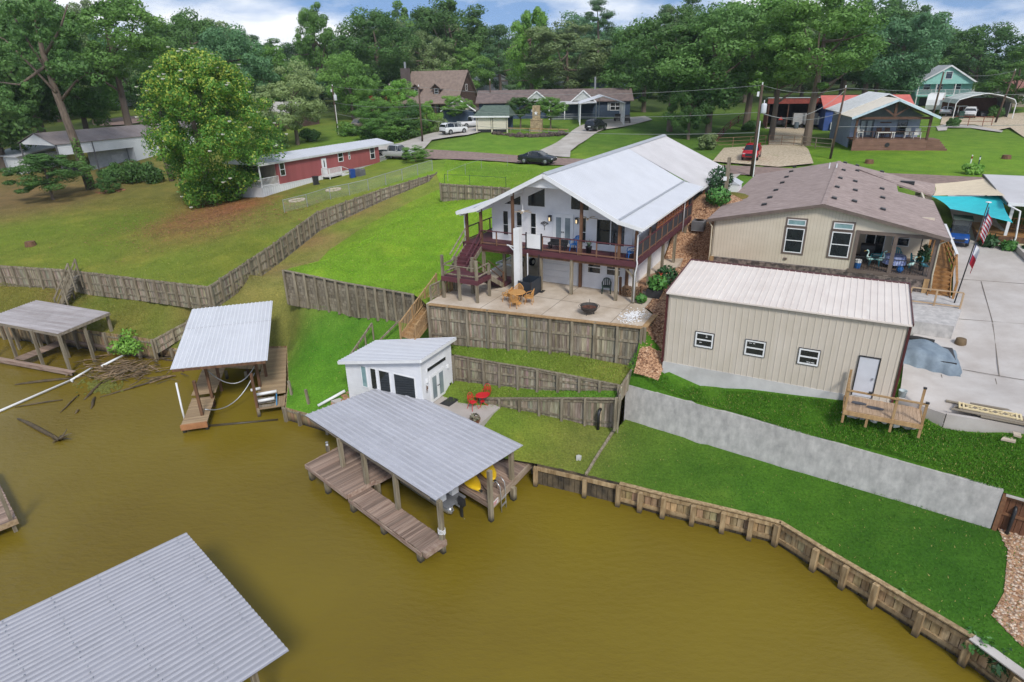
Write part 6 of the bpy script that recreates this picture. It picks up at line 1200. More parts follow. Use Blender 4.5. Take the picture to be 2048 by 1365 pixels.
rect_planks(D2,[(-.8,5.65),(-.85,5.0),(-2.2,5.0),(-2.2,5.65)],.62,'x',.145,DOCK_TAN);rect_planks(D2,[(-2.2,3.9),(-2.2,5.65),(-10.6,5.3),(-10.6,3.65)],.85,'y',.15,DOCK_TAN);rect_planks(D2,[(-.85,3.95),(-.85,5.65),(-1.35,5.65),(-1.35,3.95)],.55,'y',.15,DOCK_TAN)
MB().box(.0,.12,-.4,1.12,.3,.66).build('end_board',M('orange_plank',lin((176,124,82)),lin((146,100,64)),rough=.85),D2);MB().box(-10.75,-10.55,3.65,5.35,.8,.95).build('white_edge',WHITE,D2)
for x,y in((-.2,-.3),(-.2,1.0),(-3.6,.9),(-3.6,-.3),(-7.6,1.2),(-7.0,2.6),(-6.6,3.7),(-.95,5.5),(-.95,4.0),(-2.4,3.9),(-5,3.8),(-2.4,5.6)):post(D2,x,y,-.9,.6,.18,PILE,'pile')
for k in range(3):MB().box(-1.3-k*.32,-1.0-k*.32,4.0,5.0,.58+k*.1,.62+k*.1).build('step',G_WOODH,D2)
for x0,y0,z0,lb,ln,mt in((-2.0,4.5,.95,'white foam dock bumper leaning on the steps of the white-roofed slip',1.3,WHITE),(-1.2,4.5,.85,'white rolled bumper on the lower step of the white-roofed slip',1.1,WHITE),(-2.9,3.75,.9,'white hanging fender beside the slip post',.6,WHITE)):
 T2=Thing('dock_bumper',lb,'bumper',D2.wor((x0,y0,z0)),75);MB().tube([(0,-ln/2,.1),(0,ln/2,.16)],.1,10).build('bumper',mt,T2,smooth=True)
T2=Thing('blue_strap','blue strap hanging over the dock steps','strap',D2.wor((-.9,5.15,.62)),75);MB().tube([(0,0,.02),(-.3,.02,.35),(-.8,.0,.45)],.045,6).build('strap',M('blue_strap_cloth',lin((70,130,170))),T2)
for a,b_,sag,lb in(((-3.3,1.05,2.6),(-3.6,3.85,2.4),1.1,'slack hose looping across the slip under the white roof'),((-1.2,.85,.9),(-3.4,3.8,2.0),.9,'lower slack hose looping across the slip to the water')):
 T2=Thing('slack_hose',lb,'hose',D2.wor(a),75);a,b_=Vector(a),Vector(b_);MB().tube([(a.lerp(b_,k/12)-a)-Vector((0,0,sag*4*(k/12)*(1-k/12)))for k in range(13)],.035,6).build('hose',STEEL,T2,smooth=True)
T2=Thing('white_pipe','leaning white plastic pipe beside the slip walkway','pipe',D2.wor((-1.3,-.45,.3)),75);MB().tube([(0,0,-.5),(.0,0,.9),(-.5,-.1,2.4)],.06,8).build('pipe',WHITE,T2,smooth=True)
lg0=P(380,856,.02);T2=Thing('floating_boom','long dark submerged timber floating across the mouth of the slip','log',lg0,0);MB().cyl((0,0,0),P(556,840,.02)-lg0,.1,.07,8).build('log',M('wet_dark_timber',lin((74,64,44)),lin((56,48,34)),rough=.4),T2,smooth=True)
# ------------------------------------------------------------------ old dock at the left
LO=P(147,745,.3);T=Thing('old_boathouse','old boathouse with rust-streaked metal roof on bare timber posts','boathouse',(LO.x,LO.y,0),20.0)
FR,BR,BL=[T.loc(P(px_,py_,z_))for px_,py_,z_ in((115,668,3.2),(219,625,3.45),(73,601,3.45))];FL=BL+(FR-BR)
roof_sheets(T,FL,FR,BR,BL,(0,1),7,ROOFO,pitch=.22);MB().beam(FL+Vector((0,0,-.12)),FR+Vector((0,0,-.12)),.06,.22).build('fascia',G_WOODH,T);MB().beam(FR+Vector((0,0,-.12)),BR+Vector((0,0,-.12)),.06,.22).build('fascia',G_WOODH,T)
for y in(.3,2.3,4.3):
 for x in(-.8,-3.6,-6.4,-9.2):MB().beam((x,y,-.8),(x+random.uniform(-.05,.05),y,3.05+.05*y),.18,.18,up=(0,1,0)).build('post',G_POST,T)
D3=Thing('old_dock','decayed grey plank dock under the rust-streaked roof','dock',(LO.x,LO.y,0),20.0)
rect_planks(D3,[(-9.5,4.0),(-.2,4.0),(-.2,5.4),(-9.5,5.4)],.62,'y',.2,DOCK_WOOD);rect_planks(D3,[(-5.2,.0),(-5.2,4.0),(-6.3,4.0),(-6.3,.0)],.6,'x',.2,DOCK_WOOD);rect_planks(D3,[(-9.5,-.2),(.1,-.2),(.1,.15),(-9.5,.15)],.38,'x',.17,DOCK_WOOD)
MB().box(-9.5,.1,-.26,-.2,.15,.4).build('side_board',DOCK_WOOD,D3);MB().box(-9.5,-.2,3.92,3.98,.4,.62).build('side_board',DOCK_WOOD,D3)
for x in(-.3,-3.2,-6,-9):post(D3,x,0,-.8,.36,.2,PILE,'pile');post(D3,x,4.4,-.8,.6,.2,PILE,'pile')
stw=Thing('dock_stairs','weathered grey steps from the left lawn down to the old dock','stairs',D3.wor((-5.6,5.4,.6)),20);stairs(stw,(0,1.6,1.2),(0,-.1,.05),1.0,6,G_WOODH,None,G_POST);MB().beam((-.5,1.6,2.1),(-.5,-.1,.95),.08,.06).build('handrail',G_POST,stw);post(stw,-.5,-.1,0,1.0,.1);post(stw,-.5,1.5,.5,2.1,.1)
# wooden stairs over the left retaining wall
tp,bt=P(150,548,5.35),P(118,600,3.2);bt.z=leftf(bt.x,bt.y);T2=Thing('wall_stairs','grey wooden stairs with long handrails climbing the left retaining wall','stairs',bt,0);tl_=tp-bt;tl_=Vector((tl_.x,tl_.y,tp.z-bt.z));stairs(T2,tl_,(0,0,.0),1.25,9,G_WOODH,None,G_POST)
hd=Vector((tl_.x,tl_.y,0)).normalized();sd=Vector((-hd.y,hd.x,0))
for s in(-1,1):
 MB().beam(sd*s*.68+Vector((0,0,.95)),sd*s*.68+tl_+Vector((0,0,1.05)),.1,.12).build('handrail',G_POST,T2);MB().beam(sd*s*.68+Vector((0,0,.45)),sd*s*.68+tl_+Vector((0,0,.55)),.07,.08).build('mid_rail',G_POST,T2)
 for k in(0,.5,1):p=tl_*k+sd*s*.68;MB().beam(Vector((p.x,p.y,p.z-(1.4 if k else .2))),p+Vector((0,0,1.1)),.1,.1).build('rail_post',G_POST,T2)
# ------------------------------------------------------------------ roof at the bottom left and the dock at the left edge
QO=P(575,1302,3.2);T=Thing('near_boathouse','wide boathouse with pale grey corrugated roof standing alone in the brown water','boathouse',(QO.x,QO.y,0),44.5)
B_,A_=T.loc(P(370,1066,3.3)),None;C_=Vector((0,0,3.2));wv=Vector((0,-1,0));
FLq,FRq=B_+wv*11.5,C_+wv*11.5
roof_sheets(T,C_+wv*11.5,C_,B_,B_+wv*11.5,(0,.42,1),9,[M('pale_boathouse_metal',(.33,.33,.365),(.29,.29,.32),rough=.4,scale=.9,rand=.03,dirt=.14,dscale=.6),M('pale_boathouse_rib',(.39,.39,.42),(.36,.36,.39),rough=.4)],pitch=.25,rib=.042,rw=.055)
sc=MB()
for c in range(8):
 for i in range(30):p=C_.lerp(B_,(i+.5)/30)+wv*(.4+c*1.4)+Vector((0,random.uniform(-.05,.05),0));sc.box(p.x-.014,p.x+.014,p.y-.014,p.y+.014,p.z,p.z+.055)
stuff(sc.build('roof_screws',TRIMG,T));MB().beam(C_+Vector((-.35,-.3,-.16)),C_+wv*11.5+Vector((-.35,0,-.16)),.08,.22).build('fascia',G_WOODH,T);MB().beam(B_+Vector((.35,-.3,-.16)),B_+wv*11.5+Vector((.35,0,-.16)),.08,.22).build('fascia',G_WOODH,T)
for x in(-.5,B_.x/2,B_.x+.5):
 for y in(-1.0,-4.5,-8,-11):post(T,x,y,-.9,3.0,.2,G_POST)
 MB().beam((x,-.5,2.96),(x,-11.3,2.96),.08,.2).build('roof_beam',G_POST,T)
wq=Thing('near_walkway','plank walkway under the near pale-roofed boathouse','dock',(QO.x,QO.y,0),44.5);planks(wq,B_.x+.2,-.2,-11.5,-10.2,.7,'y',.15,DOCK_WOOD,joined=True,name='walkway_boards');planks(wq,-1.4,-.2,-10.2,-3,.7,'x',.15,DOCK_WOOD,joined=True,name='walkway_boards')
for x in(-.4,-4,B_.x+.4):post(wq,x,-11,-.9,.66,.2,PILE,'pile')
eo=P(22,1040,.7);T2=Thing('edge_dock','corner of a grey plank dock with one post at the left shore','dock',(eo.x,eo.y,0),44);rect_planks(T2,[(-6,-1.9),(.15,-1.9),(.15,.2),(-6,.2)],.72,'y',.15,DOCK_WOOD);MB().box(.15,.2,-1.9,.22,.45,.72).build('end_board',DOCK_TAN,T2);post(T2,0.0,0.0,-.8,2.6,.16,G_POST);post(T2,-2,-1.8,-.8,.7,.2,PILE,'pile');post(T2,-.1,-1.8,-.8,.7,.2,PILE,'pile');MB().box(-6,.15,-1.95,-1.9,.45,.7).build('side_board',DOCK_WOOD,T2)
# ------------------------------------------------------------------ driftwood
DRIFT=M('grey_driftwood',lin((146,124,96)),lin((96,78,56)),rough=.9,scale=4,rand=.25);WET=M('wet_driftwood',lin((96,80,52)),lin((62,52,36)),rough=.6,scale=3,rand=.2)
T2=Thing('driftwood_pile','tangled heap of bleached driftwood and sticks caught beside the old dock','driftwood',P(240,740,0),0);rd=random.Random(11)
for k in range(210):
 px_,py_=rd.gauss(250,42),rd.gauss(738,13);py_=max(712,min(775,py_));p=P(px_,py_,.05+rd.random()*.35)-T2.o;a=rd.uniform(-.5,1.0)+(.6 if rd.random()<.5 else-.2);ln=rd.uniform(.4,1.7);e=Vector((math.cos(a)*ln/2,math.sin(a)*ln/2,rd.uniform(-.1,.15)));r0=rd.uniform(.015,.05)
 m=p+Vector((rd.uniform(-.1,.1),rd.uniform(-.1,.1),.03));MB().tube([p-e,m,p+e],[r0,r0*.9,r0*.4],5).build('stick',DRIFT if rd.random()<.75 else WET,T2)
for k,(a,b_,r0,lb)in enumerate([((36,838),(118,880),.13,'dark drifting tree trunk with a root ball in open brown water'),((30,770),(145,757),.1,'long half-sunken log along the white boom'),((168,800),(205,765),.1,'short slanting log between the boom and the driftwood'),((30,815),(125,800),.05,'thin half-sunken branch below the white boom'),((120,826),(158,790),.05,'thin branch floating among the drifting logs'),((182,818),(190,795),.09,'stubby log floating upright of the driftwood heap'),((150,828),(158,820),.07,'tiny broken log floating by itself'),((200,795),(350,752),.06,'thin dark pole floating toward the white-roofed slip'),((300,760),(352,752),.08,'bleached log at the mouth of the white-roofed slip'),((225,700),(345,722),.09,'long log lying on the bank behind the driftwood')]):
 pa,pb=P(*a,.02),P(*b_,.05);L_=Thing('drift_log',lb,'log',pa,0);d=pb-pa;mid=d*.5+Vector((0,0,.04));MB().tube([Vector((0,0,0)),d*.25+Vector((.03,.02,.02)),mid,d*.8+Vector((-.03,.02,.02)),d],[r0*.5,r0,r0*1.1,r0,r0*.7],7).build('trunk',WET if k!=8 else DRIFT,L_,smooth=True)
 if k==0:
  for j in range(9):a_=j*.7;MB().tube([d,d+Vector((math.cos(a_)*.3+.1,math.sin(a_)*.3,.1+.1*math.sin(j))),d+Vector((math.cos(a_)*.6+.2,math.sin(a_)*.5,.05+.2*(j%3)))],[.07,.05,.015],5).build('root',WET,L_)
bm0=P(-60,848,.1);T2=Thing('white_boom','long white floating pipe boom running from the left to the driftwood','pipe',bm0,0);MB().tube([(0,0,0),P(140,762,.1)-bm0,P(145,763,.14)-bm0],.085,8).build('pipe',WHITE,T2,smooth=True);MB().cyl(P(140,762,.1)-bm0,P(184,736,.25)-bm0,.08,n=8).build('pipe',WHITE,T2,smooth=True);MB().cyl(P(203,733,.3)-bm0,P(245,712,.5)-bm0,.09,n=8).build('pipe',WHITE,T2,smooth=True)
T2=Thing('moss_mat','patch of yellow-green floating weed beside the driftwood','weed',P(200,772,0),0);MM=M('floating_weed',lin((112,112,40)),lin((84,88,34)),rough=.9,scale=6)
wv_=MB()
for k in range(260):p=P(rd.gauss(205,20),rd.gauss(772,7),.03)-T2.o;s=rd.uniform(.05,.14);wv_.lathe([(s,-.02),(s*.8,.03),(s*.2,.06)],5,p)
stuff(wv_.build('weed',MM,T2))
def bush(loc,R,n,leaf,mat,label,seed,name='shrub',stem=True):
 B=Thing(name,label,'shrub',loc,0);cl=MB();g=np.random.default_rng(seed)
 for k in range(9):
  c=g.normal(size=3)*np.array([.4,.4,.3])*np.array(R);m=leafball(n//9,tuple(r*.55 for r in R),leaf,1,0,seed*10+k);o=len(cl.v);cl.v+=[(v[0]+c[0],v[1]+c[1],max(.02,v[2]+c[2]+R[2]*.3))for v in m.v];cl.f+=[tuple(i+o for i in f_)for f_ in m.f];cl.m+=m.m
 cl.build('foliage',mat,B)
 if stem:
  for k in range(4):MB().tube([(0,0,-.3),(R[0]*.2*math.cos(k*1.6),R[1]*.2*math.sin(k*1.6),R[2]*.7)],[.05,.02],5).build('stem',BROWN_POST,B)
 return B
LIME=M('lime_leaf',lin((128,172,62)),lin((84,130,40)),rough=.6,scale=3)
bush(P(264,706,.4),(1.3,1.2,1.0),1500,.13,LIME,'bright lime green bush growing out of the seawall beside the driftwood',3)
bush(P(1800,1200,.8),(.35,.35,.3),160,.1,LEAFB,'small leafy weed sprouting from the long seawall',4,stem=False);bush(P(1965,1300,.8),(.6,.5,.4),380,.11,LEAFB,'vines spilling over the metal-capped seawall',5,stem=False);bush(P(2000,1345,.6),(.5,.4,.4),260,.1,LEAFD,'dark vines hanging low on the metal-capped seawall',6,stem=False)
# stony patch at the right edge of the lower lawn
sp=[P(1990,1050,2.0),P(2016,1100,1.9),P(2010,1180,1.75),P(1985,1225,1.6),P(2048,1290,1.5),P(2160,1300,1.5),P(2180,1150,1.8),P(2100,1090,1.9)]
sheet('stony_ground',[(p.x,p.y)for p in sp],low,GRAVEL,dz=.03,step=.5,edge_z=False)
st=MB()
for k in range(2600):
 i_=rr.random();p=Vector((rr.uniform(min(q.x for q in sp),max(q.x for q in sp)),rr.uniform(min(q.y for q in sp),max(q.y for q in sp)),0))
 if not inside([(q.x,q.y)for q in sp],p.x,p.y):continue
 s=rr.uniform(.025,.08);st.lathe([(s*.6,0),(s,s*.4),(s*.4,s*.75)],5,(p.x,p.y,low(p.x,p.y)+.01))
stuff(st.build('bank_stones',M('pale_bank_stone',lin((206,186,164)),lin((146,118,96)),rough=.9,scale=7,detail=1,lo=.4,hi=.6),None),'pale loose stones at the end of the dark green lawn','stones')
# ------------------------------------------------------------------ vehicles
def paint(nm,c):return M(nm,c,tuple(v*.92 for v in c),rough=.22,spec=.7)
CARG=M('car_glass',(.015,.018,.02),(.02,.024,.028),rough=.05,spec=.8);RIMM=M('alloy_rim',(.35,.35,.36),rough=.3,metal=.5);RLAMP=M('red_lamp',lin((150,20,22)),rough=.25);HLAMP=M('clear_lamp',(.7,.72,.74),rough=.15)
ST={'sedan':[(-2.42,.66,.5,.78,.78),(-2.34,.84,.34,.94,.94),(-1.75,.9,.28,1.0,1.03),(-.95,.92,.24,.98,1.38),(-.45,.92,.24,.96,1.45),(.2,.92,.24,.95,1.44),(.45,.92,.24,.95,1.40),(1.2,.91,.24,.95,.99),(1.85,.88,.26,.86,.88),(2.25,.82,.3,.74,.75),(2.4,.66,.42,.62,.62)],
      'suv':[(-2.3,.8,.55,.95,.95),(-2.27,.88,.38,1.06,1.1),(-2.15,.92,.34,1.08,1.5),(-1.85,.93,.3,1.08,1.68),(-.5,.94,.3,1.06,1.73),(.25,.94,.3,1.04,1.70),(.5,.94,.3,1.04,1.63),(1.15,.93,.3,1.04,1.09),(1.85,.91,.32,.99,1.01),(2.2,.86,.36,.88,.9),(2.32,.7,.45,.72,.72)],
      'pickup':[(-2.85,.9,.5,1.0,1.0),(-2.83,.96,.45,1.05,1.05),(-.75,.98,.42,1.05,1.05),(-.7,.98,.42,1.12,1.7),(-.5,.98,.42,1.12,1.84),(.6,.98,.42,1.1,1.84),(.85,.98,.42,1.1,1.76),(1.4,.97,.42,1.1,1.15),(2.3,.95,.42,1.06,1.08),(2.75,.9,.45,.95,.96),(2.85,.75,.5,.75,.75)]}
def car(kind,mat,loc,az,label,cat='car',name='parked_car',trim=None):
 T=Thing(name,label,cat,loc,az);st_=ST[kind];b,g=MB(),MB();rows=[]
 for y,w,z0,zb,zr in st_:
  hi=zr-zb>.15;wt=w*(.74 if hi else .86);rows.append([(-w*.92,y,z0),(-w,y,z0+.12),(-w,y,zb-.12),(-w*.96,y,zb),(-wt,y,zr-.03),(-wt*.8,y,zr+.015),(wt*.8,y,zr+.015),(wt,y,zr-.03),(w*.96,y,zb),(w,y,zb-.12),(w,y,z0+.12),(w*.92,y,z0)])
 hi=[s[4]-s[3]>.15 for s in st_];n=len(rows[0])
 for i in range(len(rows)-1):
  for j in range(n-1):
   q=[rows[i][j],rows[i][j+1],rows[i+1][j+1],rows[i+1][j]]
   gl=(j in(3,7)and(hi[i]or hi[i+1]))or(j in(4,5,6)and hi[i]!=hi[i+1])
   (g if gl else b).add(q,[(0,1,2,3)])
  b.add([rows[i][0],rows[i+1][0],rows[i+1][-1],rows[i][-1]],[(0,1,2,3)])
 b.add(rows[0],[tuple(range(n))]);b.add(rows[-1],[tuple(range(n-1,-1,-1))])
 bo=b.build('body',mat,T);bmx=bmesh.new();bmx.from_mesh(bo.data);bmesh.ops.remove_doubles(bmx,verts=bmx.verts,dist=.001);bmesh.ops.recalc_face_normals(bmx,faces=bmx.faces);bmx.to_mesh(bo.data);bmx.free()
 for p_ in bo.data.polygons:p_.use_smooth=True
 bo.data.set_sharp_from_angle(angle=math.radians(38))if hasattr(bo.data,'set_sharp_from_angle')else None
 g.build('windows',CARG,T);pl=MB()
 for y,w,z0,zb,zr in[s for s,h in zip(st_,hi)if h]:
  for s in(-1,1):pl.beam((s*w*.965,y,zb),(s*w*.745,y,zr-.02),.06,.035,up=(0,1,0))
 stuff(pl.build('pillars',mat,T));L0,L1=st_[0][0],st_[-1][0];R=.33 if kind=='sedan' else .37;wx=st_[4][1]
 for y in(L0+.95,L1-.92):
  for s in(-1,1):
   w_=MB().cyl((s*(wx-.2),y,R),(s*(wx+.015),y,R),R,n=20).build('wheel',RUBBER,T);MB().lathe([(.02,-.01),(R*.62,-.01),(R*.64,.0),(R*.4,.015),(.02,.02)],12).build('rim',RIMM,w_);w_.children[0].location=(s*(wx+.02),y,R);w_.children[0].rotation_euler=(0,s*math.pi/2,0)
   a=MB()
   for k in range(9):t=math.pi*k/8;t1=math.pi*(k+1)/8;a.add([(s*(wx+.004),y+(R+.07)*math.cos(t),R+(R+.05)*math.sin(t)),(s*(wx+.004),y+(R+.07)*math.cos(t1),R+(R+.05)*math.sin(t1)),(s*(wx+.004),y+R*math.cos(t1),R+R*math.sin(t1)),(s*(wx+.004),y+R*math.cos(t),R+R*math.sin(t))],[(0,1,2,3)])if k<8 else None
   a.build('wheel_arch',BLACK,T)
 zl_=st_[-2][3];zt=st_[1][3]
 for s in(-1,1):MB().box(s*.62-.16,s*.62+.16,L1-.17,L1-.05,zl_-.16,zl_-.04).build('headlight',HLAMP,T);MB().box(s*.7-.14,s*.7+.14,L0+.02,L0+.1,zt-.2,zt-.06).build('tail_light',RLAMP,T);MB().box(s*(wx+.02)-.08,s*(wx+.02)+.08,.75,.9,st_[4][3]+.02,st_[4][3]+.16).build('mirror',mat,T)
 MB().box(-.5,.5,L1-.1,L1+.012,.38 if kind=='sedan' else .5,.55 if kind=='sedan' else .82).build('grille',BLACK,T);MB().box(-.25,.25,L0-.02,L0+.03,.62,.74).build('licence_plate',WHITE,T);MB().box(-.78,.78,L0-.02,L0+.06,.4,.56).build('bumper',trim or BLACK,T)
 if kind=='pickup':MB().box(-.82,.82,-2.72,-.85,1.045,1.075).build('truck_bed',BLACK,T)
 if kind=='suv':
  for s in(-1,1):MB().beam((s*.62,-1.7,1.75),(s*.62,.1,1.76),.04,.04).build('roof_rail',BLACK,T)
 return T
WP=paint('white_car_paint',(.75,.75,.75));BP=paint('black_car_paint',(.02,.022,.026));RP=paint('red_car_paint',lin((178,22,40)));SP=paint('silver_car_paint',(.42,.43,.43));GPt=paint('beige_car_paint',lin((150,140,124)))
def gv(px_,py_,dz=.04):p=ground(px_,py_);return Vector((p.x,p.y,p.z+dz))
car('sedan',BP,gv(1075,327),119,'black four-door sedan parked on the edge of the brown road');car('suv',WP,gv(908,268),48,'white compact SUV on the curved driveway behind the red mobile home','SUV');car('pickup',WP,gv(948,255),62,'white pickup truck beside the beige-shuttered shelter','pickup truck','parked_truck',STEEL);car('suv',BP,gv(1192,261),36,'black SUV on the concrete driveway before the white carport','SUV')
car('suv',RP,gv(1502,318),206,'red SUV parked on pale gravel beside the tall utility pole','SUV');car('pickup',SP,gv(792,318),112,'silver pickup truck parked behind the red mobile home porch','pickup truck','parked_truck',STEEL);car('pickup',GPt,gv(722,259),215,'beige pickup truck half hidden in the bushes','pickup truck','parked_truck',STEEL)
car('sedan',WP,gv(1893,231),40,'white sedan parked beside the travel trailer');car('suv',WP,gv(1938,235),36,'white SUV parked before the metal-framed carport','SUV')
# ------------------------------------------------------------------ red mobile home
A=ground(527,395);MR=M('brick_red_siding',lin((162,88,88)),lin((150,80,80)),rough=.7,scale=1.2,stretch=(1,1,.1),dirt=.12,dscale=.6)
T=Thing('mobile_home','long brick-red mobile home with white metal roof, white skirting and end porches','mobile home',A,27)
wx_=lambda px_,py_:T.onX(480+px_/4.876,240+py_/4.876,0.0)
LEN=wx_(1465,200).y;EV=3.55;W_=4.9;y0=wx_(355,430).y;y1=wx_(1350,260).y;SK=wx_(700,570).z;fR=face('r',0.0)
gb=lambda y:up(*T.wor((0,y,0)).to_2d())-T.o.z
MB().add([(0,0,-.3),(0,LEN,gb(LEN)-.3),(0,LEN,SK),(0,0,SK),(-W_,0,-.3),(-W_,LEN,gb(LEN)-.3),(-W_,LEN,SK),(-W_,0,SK)],[(0,1,2,3),(7,6,5,4),(4,0,3,7),(1,5,6,2),(3,2,6,7)]).build('skirting',M('white_skirting',(.74,.74,.74),(.66,.66,.66),rough=.6,scale=5,stretch=(1,1,.1)),T)
sg=MB();k=0.0
while k<LEN:sg.box(-.01,.012,k,k+.02,max(gb(k),0)+.02,SK-.03);k+=.32
stuff(sg.build('skirting_grooves',M('groove_grey',(.5,.5,.5)),T))
MB().box(-W_,0,y0,y1,SK+.005,EV-.02).build('wall',MR,T)
MB().box(-W_,.03,0,LEN,SK,SK+.06).build('floor_rim',WHITE,T)
for sx in(0,1):
 xe=.3 if sx==0 else-W_-.3;n=14
 MB().ribbed((-W_/2,-.3,EV+.55),(-W_/2,LEN+.3,EV+.55),(xe,LEN+.3,EV+.02),(xe,-.3,EV+.02),pitch=.6,rib=.02,rw=.03,t=.05).build('roof_panel',ROOFW,T)
MB().box(.24,.34,-.3,LEN+.3,EV-.2,EV+.0).build('fascia',M('grey_white_fascia',(.6,.6,.58)),T);MB().prism([(-W_-.3,EV-.1),(.3,EV-.1),(-W_/2,EV+.5)],-.32,-.28).build('gable',WHITE,T);MB().prism([(-W_-.3,EV-.1),(.3,EV-.1),(-W_/2,EV+.5)],LEN+.28,LEN+.32).build('gable',WHITE,T)
for a,b_ in(((375,418),(448,550)),((948,318),(1010,412)),((1050,303),(1077,392)),((1260,265),(1318,385))):
 p,q_=wx_(*a),wx_(*b_);window(T,fR,p.y,q_.y,min(p.z,q_.z)+.1,max(p.z,q_.z)-.05,rows=(.48,),fw=.07)
p,q_=wx_(785,355),wx_(845,462);k=MB();fbox(k,fR,p.y,q_.y,-.01,.06,SK+.05,SK+2.05);dd=k.build('door',WHITE,T);k=MB();ym=(p.y+q_.y)/2;fbox(k,fR,ym-.08,ym+.08,.05,.07,SK+1.0,SK+1.8);k.build('door_light',GLASS,dd)
for y in(.08,LEN-.08):
 for x in(-.05,-W_+.1):post(T,x,y,SK,EV,.12,WHITE,'porch_post')
RW=M('rail_white',(.78,.78,.78),rough=.5)
rail_run(T,(-.05,.1,SK+.05),(-.05,y0,SK+.05),.95,1,RW,.07,14);rail_run(T,(-.05,y1,SK+.05),(-.05,LEN-.1,SK+.05),.95,1,RW,.07,12);rail_run(T,(-.1,.08,SK+.05),(-W_+.1,.08,SK+.05),.95,3,RW,.07,30)
MB().box(-W_+.3,-.3,y0-.05,y0,SK,EV-.1).build('porch_wall',M('tan_porch_wall',lin((150,140,124))),T)
ms=Thing('mobile_home_steps','white wooden side steps with baluster rail at the mobile home door','stairs',T.wor((.05,p.y-.35,gb(p.y))),27);zs=SK-gb(p.y)
MB().box(0,1.35,0,2.3,zs-.06,zs).build('platform',RW,ms)
for x in(.06,1.3):
 for y in(.06,2.25):post(ms,x,y,-.3,zs+(.95 if x>1 else 0),.09,RW)
rail_run(ms,(1.3,.06,zs),(1.3,2.25,zs),.95,1,RW,.07,18);rail_run(ms,(.1,.06,zs),(1.3,.06,zs),.95,1,RW,.07,9);stairs(ms,(.7,2.3,zs),(.7,3.5,.1+gb(p.y+3.5)-gb(p.y)),1.2,4,RW,None,RW);MB().beam((1.3,2.3,zs+.95),(1.3,3.5,.9),.07,.05).build('stair_rail',RW,ms)
def wheelie(loc,az,mat,label,s=1.0):
 B=Thing('wheeled_bin',label,'bin',loc,az);MB().prism([(-.24*s,0),(.24*s,0),(.3*s,.9*s),(-.3*s,.9*s)],-.28*s,.3*s).build('body',mat,B);MB().prismx([(-.34*s,.9*s),(.36*s,.9*s),(.33*s,.98*s),(-.2*s,1.0*s)],-.32*s,.32*s).build('lid',mat,B)
 for x in(-.22,.22):MB().cyl((x*s-.03,.3*s,.1),(x*s+.03,.3*s,.1),.1,n=10).build('wheel',RUBBER,B)
q_=wx_(735,640);wheelie(gv(480+742/4.876,240+634/4.876,0),60,BLACK,'black wheeled bin against the mobile home skirting');wheelie(gv(480+1098/4.876,240+566/4.876,0),60,paint('bin_blue',lin((36,70,140))),'blue wheeled bin beside the white side steps',1.05)
B=Thing('air_conditioner','grey air conditioner against the red mobile home wall','air conditioner',gv(480+1170/4.876,240+548/4.876,0),27);ac_unit(B,1.0)
for px_,py_ in((667,381),(594,402)):
 c=ground(px_,py_);R_=Thing('stone_ring','ring of pale edging stones in the lawn '+('behind the mobile home steps' if px_>620 else 'near the start of the chain-link fence'),'stone ring',c,0)
 for k in range(12):a=k*.5236;x,y=.75*math.cos(a),.6*math.sin(a);MB().box(-.17,.17,-.1,.1,0,.14).build('stone',CONC_PATIO,R_,loc=(x,y,up(c.x+x,c.y+y)-c.z)).rotation_euler=(0,0,a+1.57)
# chain-link fence
cf=[(480+a/4.876,240+b_/4.876)for a,b_ in((435,822),(660,765),(885,692),(1070,655),(1255,610),(1425,555),(1585,508),(1735,458),(1878,415))];cps=[]
for a,b_ in cf:g=ground(a,b_+17);cps.append(g)
T=Thing('chain_link_fence','low chain-link fence along the top of the diagonal retaining wall','fence',cps[0],0);LINK=M('chain_link_mesh',(.45,.46,.46),rough=.5,alpha=.16)
for i,g in enumerate(cps):
 p=g-T.o;MB().cyl(p-Vector((0,0,.1)),p+Vector((0,0,1.25)),.035,n=7).build('post',STEEL,T)
 if i:q_=cps[i-1]-T.o;MB().cyl(q_+Vector((0,0,1.22)),p+Vector((0,0,1.22)),.025,n=6).build('top_rail',STEEL,T);MB().add([q_+Vector((0,0,.03)),p+Vector((0,0,.03)),p+Vector((0,0,1.2)),q_+Vector((0,0,1.2))],[(0,1,2,3)]).build('mesh',LINK,T)
